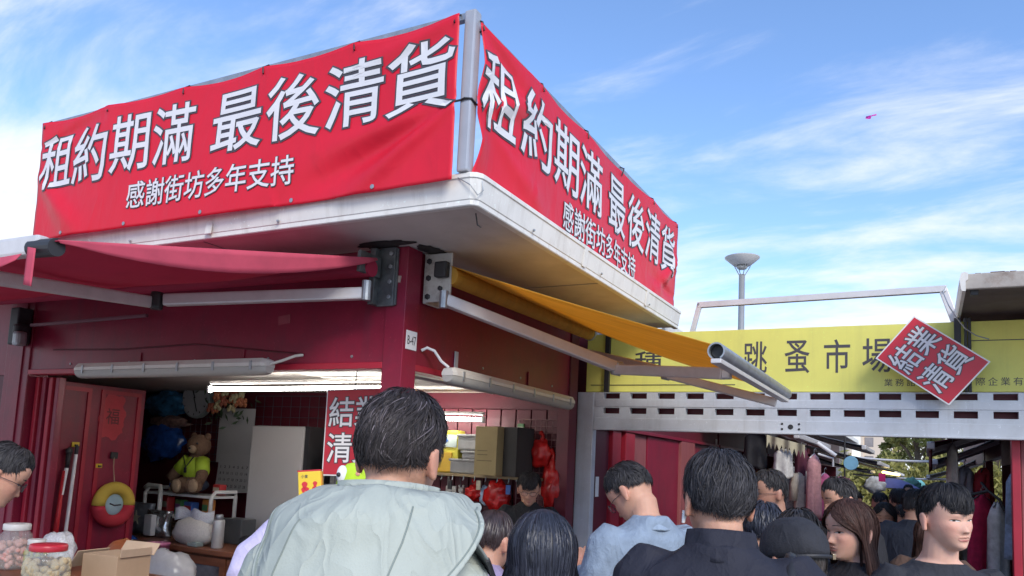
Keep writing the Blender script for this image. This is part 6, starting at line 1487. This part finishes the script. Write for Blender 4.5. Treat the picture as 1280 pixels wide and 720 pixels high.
# ---- man in the sage raincoat, nearest, seen from behind
yaw = R(26)
root, T, sc = person('person in a pale sage hooded raincoat, greying black hair, back turned, nearest', -.921, 1.200, 1.79, yaw, R(-18), .10, R(2), k=.84, g=1.0, vox=.006, top=SAGE, top_extra=.020, loose=.015, seed=3, wr=.004, head_dx=.030, hcm=.97, sleeve=1.0, fwd_neck=.02,
                      arms={'Le': (-.275, .06, 1.17), 'Lw': (-.30, .26, 1.20), 'Ln': (.5, 0, .6)})
hair(root, T, sc, 'short', 5, n=11000, length=.055, lift=.009, width=.0008, grey=.05, vol=.013, messy=.35, part=.15, thin=(.005, -.085, .185), m=mat('greying_black_hair', (.026, .025, .028), .58, var=.25, scale=30, spec=.28, attr='tint'))
h = 1.79
def hood_pt(u, v0):
    a = R(-128) + u * R(236)
    vm = 1.0 if a < .15 else 1 - .62 * min(1, (a - .15) / 1.35) ** 1.1
    vm *= 1.0 if a > -.75 else 1 - .50 * min(1, (-a - .75) / .9)
    v = v0 * vm
    bk = max(0.0, cos(a * .62)) ** 1.2
    prof = .074 + .150 * v ** .85
    rx = (prof * 1.10 - .015 * v) * (1.0 if a > 0 else 1 - .14 * v * min(1, -a)); ry = prof * (.98 if abs(a) < R(95) else .86)
    x0_ = .032 * (1 - v) ** .8; z = h * .912 - .016 - .012 * abs(sin(a)) - (.050 + .215 * bk) * v ** 1.5 - .022 * (1 - bk) * v
    x = x0_ + rx * sin(a); y = -.012 - ry * cos(a)
    sw = v * 5.2 + .55 * cos(a * 1.3 + .4) + .35 * mnoise.noise(Vector((a * 1.1, v * 1.5, 3)))          # swags under the neck
    dg = a * 2.1 + v * 3.1 + .5 * mnoise.noise(Vector((a * 1.3, v * 2, 9)))                               # diagonal pulls
    o_ = .0045 * sin(2 * pi * sw * .5) * (.5 + .5 * mnoise.noise(Vector((a * 1.5, v * 2.4, 5.5)))) + .004 * sin(2 * pi * dg * .45) * (.5 + .8 * mnoise.noise(Vector((a * 1.7 + 4, v * 2.1, 1.5)))) + .006 * mnoise.noise(Vector((a * 1.2, v * 2, 21)))
    o_ = o_ * min(1, v * 4 + .1) + .006 * math.exp(-((v0 - 1) / .05) ** 2) + .022 * sin(pi * min(1, v / .85)) ** .7 + .010
    return Vector((x + sin(a) * o_, y - cos(a) * o_, z + o_ * .55))
def hood_sheet(u, v):
    p = hood_pt(u, v); e = .008
    du = hood_pt(min(1, u + e), v) - hood_pt(max(0, u - e), v); dv = hood_pt(u, min(1, v + e)) - hood_pt(u, max(0, v - e))
    n_ = du.cross(dv); n_ = n_.normalized() if n_.length > 1e-9 else Vector((0, -1, 0))
    a_ = R(-128) + u * R(236)
    if n_.dot(Vector((sin(a_), -cos(a_), .6))) < 0: n_ = -n_
    return p, n_
hd_ = MB().sheet(hood_sheet, 150, 64, .010).build('hood', SAGE, root, smooth=True, local=True)
def seam(pts, name='seam'):
    q_ = []
    for (u0, v0), (u1, v1) in zip(pts, pts[1:]):
        for k in range(6):
            u = u0 + (u1 - u0) * k / 6; v = v0 + (v1 - v0) * k / 6; p, n_ = hood_sheet(u, v); q_.append((p + n_ * .0055)[:])
    MB().tube(q_, .0017, 6).build(name, SAGE2, hd_, local=True)
seam([(.40, .42), (.385, .65), (.375, .80), (.345, .97)]); seam([(.66, .30), (.635, .55), (.60, .78), (.57, .985)])
seam([(.05 + .9 * k / 24, .955) for k in range(25)])
def col_fn(u, v):
    a = (u - .5) * R(290); r_ = .079 + .004 * sin(5 * a) + .008 * v
    z = h * .878 + (.048 + .014 * cos(a)) * v
    return Vector((.026 + r_ * 1.03 * sin(a), -.004 - r_ * 1.05 * cos(a) + .02 * v, z)), Vector((sin(a), -cos(a), .2))
MB().sheet(col_fn, 50, 6, .010).build('collar', SAGE, root, smooth=True, local=True)
def flap_fn(u, v):
    return Vector((.165 + .06 * u + .01 * v, -.075 + .085 * v + .02 * u, h * .868 - .052 * u - .045 * v + .012 * sin(pi * u))), Vector((.5, -.3, .8))
fl_ = MB().sheet(flap_fn, 10, 8, .006).build('collar_flap', LINING, root, smooth=True, local=True)
MB().tube([(flap_fn(u, 1)[0])[:] for u in (0, .25, .5, .75, 1)] + [(flap_fn(1, v)[0])[:] for v in (.75, .5, .25, 0)], .005, 6).build('dark_hem', DARK, fl_, local=True)

# ---- person in lavender, mostly hidden, holding a yellow packet
px_, py_, yaw = -1.36, 1.83, R(32)
el = lp(px_, py_, yaw, (-1.70, 1.66, 1.345)); wr_ = lp(px_, py_, yaw, (-1.615, 1.735, 1.475))
root, T, sc = person('person in a lavender top, mostly hidden, lifting a yellow packet', px_, py_, 1.58, yaw, R(10), .1, k=.92, g=.95, vox=.009, top=cloth('lavender_cloth', (.52, .47, .66)), arms={'Le': el, 'Lw': wr_, 'Ln': (1, .2, .2), 'curl': .9}, seed=8, wr=.006)
hair(root, T, sc, 'long', 9, n=800, tail=.1, width=.002)
pk = empty('yellow_packet', (-1.60, 1.78, 1.525), 'yellow packet with red printed figures held up beside the pale raincoat', 'packet')
Mx = Matrix.Rotation(R(31), 3, 'Z') @ Matrix.Rotation(R(-6), 3, 'Y')
cp = Vector((-1.597, 1.785, 1.578))
MB().rbox(cp, (.066, .026, .098), Mx, bev=.003).build('box', YEL, pk)
MB().rbox(cp + Mx @ Vector((0.0345, 0, 0)), (.003, .022, .094), Mx).build('orange_edge', mat('orange_edge', (.65, .25, .02), .5), pk)
MB().rbox(cp + Mx @ Vector((0, 0, .051)), (.068, .026, .004), Mx).build('red_top', REDP, pk)
q_ = lambda a, b: (cp + Mx @ Vector((a, -.0142, b)))[:]
m = MB()
for (a, b, r_) in ((-.014, .010, .008), (.016, .012, .006), (-.018, -.004, .006), (-.008, -.004, .006), (.015, -.003, .007), (-.014, -.016, .005), (.02, -.016, .005), (.010, -.016, .004)):
    m.add([q_(a + r_ * cos(t_) * (1 + .25 * sin(3 * t_)), b + r_ * 1.3 * sin(t_)) for t_ in np.linspace(0, 2 * pi, 11, endpoint=False)], [tuple(range(11))])
stuff(m.build('red_figures', REDP, pk))
m = MB(); lettering(m, '小食', -.024, -.004, .030, .040, bold=.01, fn=q_); lettering(m, '好味', -.02, .0, -.040, -.030, bold=.01, fn=q_); m.build('lettering', GREYINK, pk)
gp = empty('green_plush', (-1.55, 1.95, 1.56), 'bright lime green plush toy with a white eye peeping over the raincoat shoulder', 'plush toy')
LIME = mat('lime_plush', (.42, .62, .03), .9, var=.08, scale=20, bump=.3)
cg = Vector((-1.557, 1.93, 1.607))
rgt = Vector((.885, .464, 0)); tow = Vector((.464, -.885, 0))
def gpt(a, b, c): return (cg + rgt * a + Vector((0, 0, b)) + tow * c)[:]
MB().rings([np.array([gpt(wx * cos(t_) * 1.0, z, .035 * sin(t_) * (wx / .05)) for t_ in np.linspace(0, 2 * pi, 20, endpoint=False)]) for z, wx in ((-.062, .03), (-.05, .046), (-.02, .054), (.012, .048), (.034, .036), (.046, .022), (.05, .006))]).build('body', LIME, gp, smooth=True)
MB().rings([np.array([gpt(-.032 + r_ * cos(t_) * .75, .012 + r_ * 1.3 * sin(t_), cc) for t_ in np.linspace(0, 2 * pi, 18, endpoint=False)]) for r_, cc in ((.001, .035), (.014, .033), (.022, .026), (.022, .010))]).build('eye', WHITEP, gp, smooth=True)
MB().ball(gpt(-.040, .012, .034), .007, 8, 6).build('pupil', BLACK, gp, smooth=True)
MB().tube([gpt(-.040, -.045, .034), gpt(-.032, -.038, .038), gpt(-.026, -.046, .040), gpt(-.018, -.038, .041), gpt(-.008, -.040, .041), gpt(-.001, -.022, .040)], .0032, 6).build('mouth', BLACK, gp)
MB().rings([np.array([gpt(.018 + r_ * cos(t_), .018 + r_ * sin(t_), .036 - .3 * r_) for t_ in np.linspace(0, 2 * pi, 12, endpoint=False)]) for r_ in (.001, .007)]).build('pink_spot', mat('pink_spot', (.65, .30, .22), .8), gp)

# ---- man in the navy jacket
NAVY = mat('navy_jacket', (0.021, 0.022, 0.034), 0.78, var=.12, scale=8, bump=.2, bscale=160, crease=.35, cscale=5, spec=.3)
yaw = R(10)
root, T, sc = person('person in a dark navy jacket with raised collar, back turned', -.45, 1.985, 1.715, yaw, R(24), .08, R(2), k=1.04, g=1.08, vox=.0065, top=NAVY, top_extra=.026, loose=.015, seed=12, wr=.005, shrug=.024)
hair(root, T, sc, 'fringe', 13, n=10000, length=.075, lift=.011, width=.0009, vol=.013, messy=.28, part=.1, m=mat('charcoal_hair', (.036, .034, .038), .58, var=.25, scale=30, spec=.28, attr='tint'))
collar_ring(root, 1.715, NAVY, r=.074, z0=.856, z1=.893, th=.009, open_front=.25, tilt=-.15, flare=.014)
MB().tube([(.150, .14, 1.38), (.165, .06, 1.475), (.165, -.03, 1.475), (.15, -.135, 1.36), (.14, -.16, 1.2)], .016, 8).build('bag_strap', DARK, root, smooth=True, local=True)
p = (np.array([-.086, -.002, .36 * HH]) * sc) @ T[:3, :3].T + T[:3, 3]
MB().tube([p, p + np.array((-.004, .0, -.03))], [.007, .004], 8).build('earphone', WHITEP, root, local=True)

# ---- woman with blue-black hair
yaw = R(30)
LAV = cloth('pale_lilac_cloth', (.50, .44, .53))
root, T, sc = person('person with long blue-black hair and pale lilac top, back turned', -.885, 1.895, 1.545, yaw, R(4), .10, k=.92, g=.95, vox=.008, top=LAV, top_extra=.022, seed=21, wr=.006)
def fall(ax, ay, dy):
    def fn(P, g):
        P = P.copy(); P[..., 0] *= 1 + ax * g; P[..., 1] = P[..., 1] * (1 + ay * g) - dy * g; return P
    return fn
bf_ = fall(.20, .10, .012)
hair(root, T, sc, 'long', 22, m=HAIRU, n=7000, tail=.26, width=.0012, lift=.006, vol=.015, messy=.06, part=.0, back_fall=bf_)
def hoodl(u, v):
    a = (u - .5) * R(220); r_ = .085 + .07 * v
    return Vector((r_ * 1.25 * sin(a), -.015 - r_ * cos(a), 1.545 * .872 - .045 * v ** 1.5 - .02 * v + .004 * sin(6 * a))), Vector((sin(a) * .3, -cos(a) * .3, 1))
MB().sheet(hoodl, 30, 8, .012).build('collar', LAV, root, smooth=True, local=True)

# ---- woman with a low ponytail
yaw = R(2)
root, T, sc = person('person with dark hair tied in a low ponytail, back turned, right beside the raincoat', -1.45, 2.60, 1.49, yaw, R(-10), .15, k=.92, g=.95, vox=.009, top=cloth('violet_cloth', (.30, .24, .38)), seed=31)
hair(root, T, sc, 'short', 32, m=mat('dark_brown_hair', (.035, .022, .022), .4, var=.2, scale=30, spec=.6, attr='tint'), n=3500, length=.11, lift=.003, width=.0013, vol=.008, messy=.06)
p0 = (np.array([-.02, -.108, .36 * HH]) * sc) @ T[:3, :3].T + T[:3, 3]
MB().tube([p0, p0 + (.0, -.02, -.06), p0 + (.01, -.02, -.16), p0 + (.03, .0, -.26)], [.022, .03, .028, .008], 12).build('ponytail', mat('dark_brown_hair_tail', (.03, .02, .02), .5, var=.4, scale=40, stretch=(8, 8, 1)), root, smooth=True, local=True)
MB().tube([p0 + np.array([.02 * cos(a), -.004, .02 * sin(a)]) for a in np.linspace(0, 2 * pi, 12, endpoint=False)], .007, 8, closed=True).build('hair_tie', mat('pale_hair_tie', (.45, .40, .40), .6), root, local=True)

# ---- man in the denim shirt, head bowed
yaw = R(52); px_, py_ = -.945, 2.93
root, T, sc = person('person in a pale denim shirt and glasses, head bowed, beside the gate post', px_, py_, 1.715, yaw, R(24), .74, 0, vox=.006, k=1.0, top=cloth('washed_denim', (.23, .29, .37), var=.15), top_extra=.018, seed=41, wr=.006,
                       arms={'Le': (-.25, .02, 1.08), 'Lw': (-.10, .30, 1.24), 'Re': (.25, .02, 1.06), 'Rw': (.06, .32, 1.22), 'Ln': (.4, .2, 1), 'Rn': (-.4, .2, 1), 'curl': .8}, fwd_neck=.03)
hair(root, T, sc, 'cropped', 42, n=4500, length=.045, lift=.007, width=.0011, vol=.011, messy=.25); face(root, T, sc); spectacles(root, T, sc)
collar_ring(root, 1.695, mat('washed_denim_collar', (.27, .34, .43), .85, var=.15, crease=.3), r=.066, z0=.858, z1=.874, open_front=.4, tilt=-.2, flare=.022)
MB().tube([(.09, .09, 1.35), (.10, .02, 1.435), (.085, -.06, 1.42), (.05, -.13, 1.30)], .014, 8).build('bag_strap', DARK, root, smooth=True, local=True)
ph = MB().rbox((0, 0, 0), (.075, .15, .009), bev=.004)
pho = mesh_thing(ph, 'phone', DARK, 'black phone in the hands of the person in the denim shirt', 'phone'); pho.location = root.matrix_basis @ Vector((-.02, .40, 1.25)); pho.rotation_euler = (R(35), 0, yaw)

# ---- young man in the black T-shirt, facing right
yaw = R(-156)
TEE = cloth('black_tee', (.022, .024, .032), var=.15)
root, T, sc = person('person in a black T-shirt with a thick black fringe, facing right, nearest the right edge', .042, 3.02, 1.665, yaw, R(17), .02, R(2), k=.98, hcm=.935, shrug=.004, vox=.0045, top=TEE, top_extra=.013, seed=51, sleeve=.42, wr=.005, skin=SKIN_P, lowneck=True)
hair(root, T, sc, 'fringe', 52, n=8500, length=.080, lift=.009, width=.0009, vol=.010, messy=.16, part=.25, m=mat('soft_black_hair', (.018, .017, .019), .58, var=.25, scale=30, spec=.28, attr='tint')); face(root, T, sc, gaze=.003)

# ---- long-haired young woman, facing left
yaw = R(140)
root, T, sc = person('person with long straight brown hair in profile, facing left, black top', -.235, 3.21, 1.595, yaw, R(-7), .06, k=.9, g=.92, vox=.005, top=cloth('black_knit', (.018, .018, .024)), seed=61, skin=SKIN_P, lowneck=True)
hair(root, T, sc, 'long', 62, m=HAIRB, n=6000, tail=.40, width=.0012, lift=.005, vol=.011, messy=.05, part=.0, back_fall=fall(.12, 0, .02))
face(root, T, sc, female=True)

# ---- person in the black cap
yaw = R(38)
root, T, sc = person('person in a black cap with long dark hair, back turned', -.315, 2.385, 1.545, yaw, R(6), .18, k=.92, vox=.009, top=cloth('black_jacket', (.016, .016, .020)), top_extra=.02, seed=71)
hair(root, T, sc, 'long', 72, m=mat('dusky_hair', (.045, .036, .032), .5, var=.3, scale=30, attr='tint'), n=4000, tail=.30, width=.0012, lift=.004, vol=.004, messy=.05, back_fall=fall(.25, 0, .03))
CAPM = cloth('black_cap_cloth', (.022, .023, .030), var=.2, bscale=200)
cap = MB(); na, nt = 40, 12; rg = []
for j in range(nt + 1):
    th = (1.62) * j / nt; rg.append(np.array([(skull(2 * pi * i / na, max(.03, th), .018 + .008 * sin(pi * j / nt) + .003 * mnoise.noise(Vector((i * .5, j * .4, 2))) - (.005 if j == nt else 0), sc)[0])[:] for i in range(na)]) @ T[:3, :3].T + T[:3, 3])
cap.rings(rg, caps=True); cpo = cap.build('cap', CAPM, root, smooth=True, local=True)
bill = MB().sheet(lambda u, v: (Vector((np.array([(.075 - .01 * v) * sin((u - .5) * 2.2), .115 + .075 * v * cos((u - .5) * 2.0), .60 * HH - .02 * v - .02 * abs(u - .5)]) * sc @ T[:3, :3].T + T[:3, 3])), Vector((0, 0, 1))), 14, 6, .004); bill.build('bill', CAPM, cpo, smooth=True, local=True)
q2 = lambda ph_, th_, o_: (np.array(skull(ph_, th_, o_, sc)[0][:]) @ T[:3, :3].T + T[:3, 3])
MB().tube([q2(pi + a, 1.60, .022) for a in np.linspace(-.7, .7, 14)], .006, 6).build('strap', DARK, cpo, local=True)
MB().rbox(q2(pi - .62, 1.60, .029), (.010, .010, .016), bev=.002).build('buckle', mat('brass_buckle', (.35, .27, .18), .3, metal=.7), cpo, local=True)

# ---- people further back
def far_person(label, x, y, h, yaw, topm, style='short', hy=0.0, pitch=.0, female=False, tail=0.0, n=900, glasses=False, vox=.009, hm=None, mask=None, k=1.0, skin=None, showface=True, seed=80, lift=.008, **kw):
    root, T, sc = person(label, x, y, h, yaw, hy, pitch, k=k, vox=vox, top=topm, seed=seed, skin=skin, wr=.004, **kw)
    hair(root, T, sc, style, seed + 1, m=hm, n=int(n * 1.8), length=.07, tail=tail, lift=lift, width=.0018, vol=.010, messy=.2)
    if showface: face(root, T, sc, female=female, lips=mask is None)
    if glasses: spectacles(root, T, sc)
    if mask:
        def mk(u, v):
            a = (u - .5) * 2.3; t_ = .02 + .36 * v; p = head_pt(np.array([a]), np.array([t_]), sc, soft=True)[0]
            p = p + np.array([0, .010 + .016 * math.exp(-((v - .7) / .3) ** 2) * math.exp(-(a / .5) ** 2), 0]); return Vector(p @ T[:3, :3].T + T[:3, 3]), Vector((0, 1, 0))
        MB().sheet(mk, 16, 10, .002).build('face_mask', mask, root, smooth=True, local=True)
    return root, T, sc
far_person('person with short black hair and glasses behind the stall counter, looking down', -2.56, 5.17, 1.605, R(-154), cloth('black_apron', (.012, .012, .014)), 'fringe', 0, .30, female=True, n=1400, glasses=True, vox=.007, seed=90, lift=.016)
rl, _, _ = far_person('person in glasses leaning over the jars at the left frame edge', -3.50, 1.205, 1.79, R(-28), cloth('grey_polo', (.14, .15, .17)), 'cropped', 0, .10, n=2200, glasses=True, vox=.006, seed=100)
rl.rotation_euler = (-.40, 0, R(-28))
far_person('person in dark glasses and grey shirt in the alley, facing left', -.725, 4.42, 1.695, R(125), cloth('grey_tee', (.20, .20, .22)), 'short', 0, .12, n=1000, glasses=True, seed=110, skin=mat('tan_skin', (.36, .19, .13), .5, var=.07, attr='tint'))
far_person('person with tousled dark hair, head showing between black cap and navy jacket', -.60, 3.36, 1.555, R(15), cloth('dark_grey_top', (.04, .04, .05)), 'fringe', R(-20), .1, n=1200, seed=120, showface=False, hm=HAIRU)
far_person('person with black hair, crown showing just above the black cap', -.40, 2.95, 1.55, R(8), cloth('black_top', (.015, .015, .02)), 'short', 0, .05, n=900, seed=130, showface=False)
far_person('tall person in black, head lowered, behind the long brown hair', -.40, 4.70, 1.675, R(140), cloth('black_sweat', (.012, .012, .016)), 'short', R(-12), .22, n=1000, seed=140)
far_person('person in a black mask and pale grey coat in the alley', -.285, 6.72, 1.505, R(176), cloth('pale_grey_coat', (.45, .45, .48)), 'long', 0, .1, True, .25, n=800, mask=cloth('black_mask', (.02, .015, .02)), seed=150, k=.92)
far_person('small figure in dark blue far down the alley', -.42, 8.9, 1.545, R(172), cloth('dark_blue_top', (.03, .04, .09)), 'fringe', 0, .05, n=500, vox=.012, seed=160)
far_person('person in a dark navy coat walking away down the alley', -.085, 6.25, 1.615, R(-12), cloth('navy_coat', (.015, .020, .035)), 'short', R(-25), .05, n=900, seed=170, showface=False, top_extra=.03)
far_person('person with long wavy brown hair behind the black T-shirt', .02, 4.75, 1.50, R(-5), cloth('brown_cardigan', (.09, .05, .035)), 'long', 0, .05, True, .30, n=1200, hm=mat('wavy_brown_hair', (.10, .045, .028), .45, var=.3, scale=30, attr='tint'), seed=180, k=.9, showface=False)
far_person('small figure in white farthest down the alley', -.15, 12.0, 1.58, R(170), cloth('white_top', (.55, .55, .54)), 'short', 0, 0, n=300, vox=.014, seed=190, showface=False)
far_person('small figure in teal far down the alley', -.02, 14.5, 1.62, R(0), cloth('teal_top', (.06, .18, .20)), 'short', 0, 0, n=300, vox=.014, seed=200, showface=False)
far_person('small figure in orange and dark cap behind the tall person', -.60, 7.6, 1.52, R(185), cloth('orange_top', (.50, .12, .05)), 'short', 0, 0, n=400, vox=.012, seed=210)

for k_, (lab, x, y, hh_, yw, cm_, st_) in enumerate((
    ('small figure in maroon far down the left side of the alley', -.72, 9.8, 1.55, 175, cloth('maroon_top', (.12, .02, .04)), 'short'),
    ('small figure in grey hood walking away in the far alley', -.22, 8.0, 1.60, 5, cloth('grey_hood', (.18, .18, .20)), 'fringe'),
    ('small figure in black between the masked person and the navy coat', -.18, 7.3, 1.48, 185, cloth('black_top2', (.02, .02, .02)), 'fringe'),
    ('small figure in beige far right in the alley', .12, 9.0, 1.56, 190, cloth('beige_top', (.42, .36, .28)), 'short'),
    ('small figure in pink far down the alley', -.33, 10.6, 1.50, 180, cloth('pink_top_cloth', (.50, .20, .26)), 'fringe'),
    ('tiny figure in pale blue at the alley end', -.30, 16.0, 1.62, 180, cloth('pale_blue_top', (.30, .40, .55)), 'short'),
    ('tiny figure in brown at the alley end', .10, 15.0, 1.60, 0, cloth('brown_top', (.16, .09, .06)), 'short'),
    ('tiny figure in yellow at the alley end', -.45, 18.0, 1.60, 180, cloth('yellow_top', (.50, .36, .06)), 'short'))):
    far_person(lab, x, y, hh_, R(yw), cm_, st_, R((k_ * 37) % 50 - 25), .05, n=350, vox=.013, seed=300 + 10 * k_, showface=y < 10)
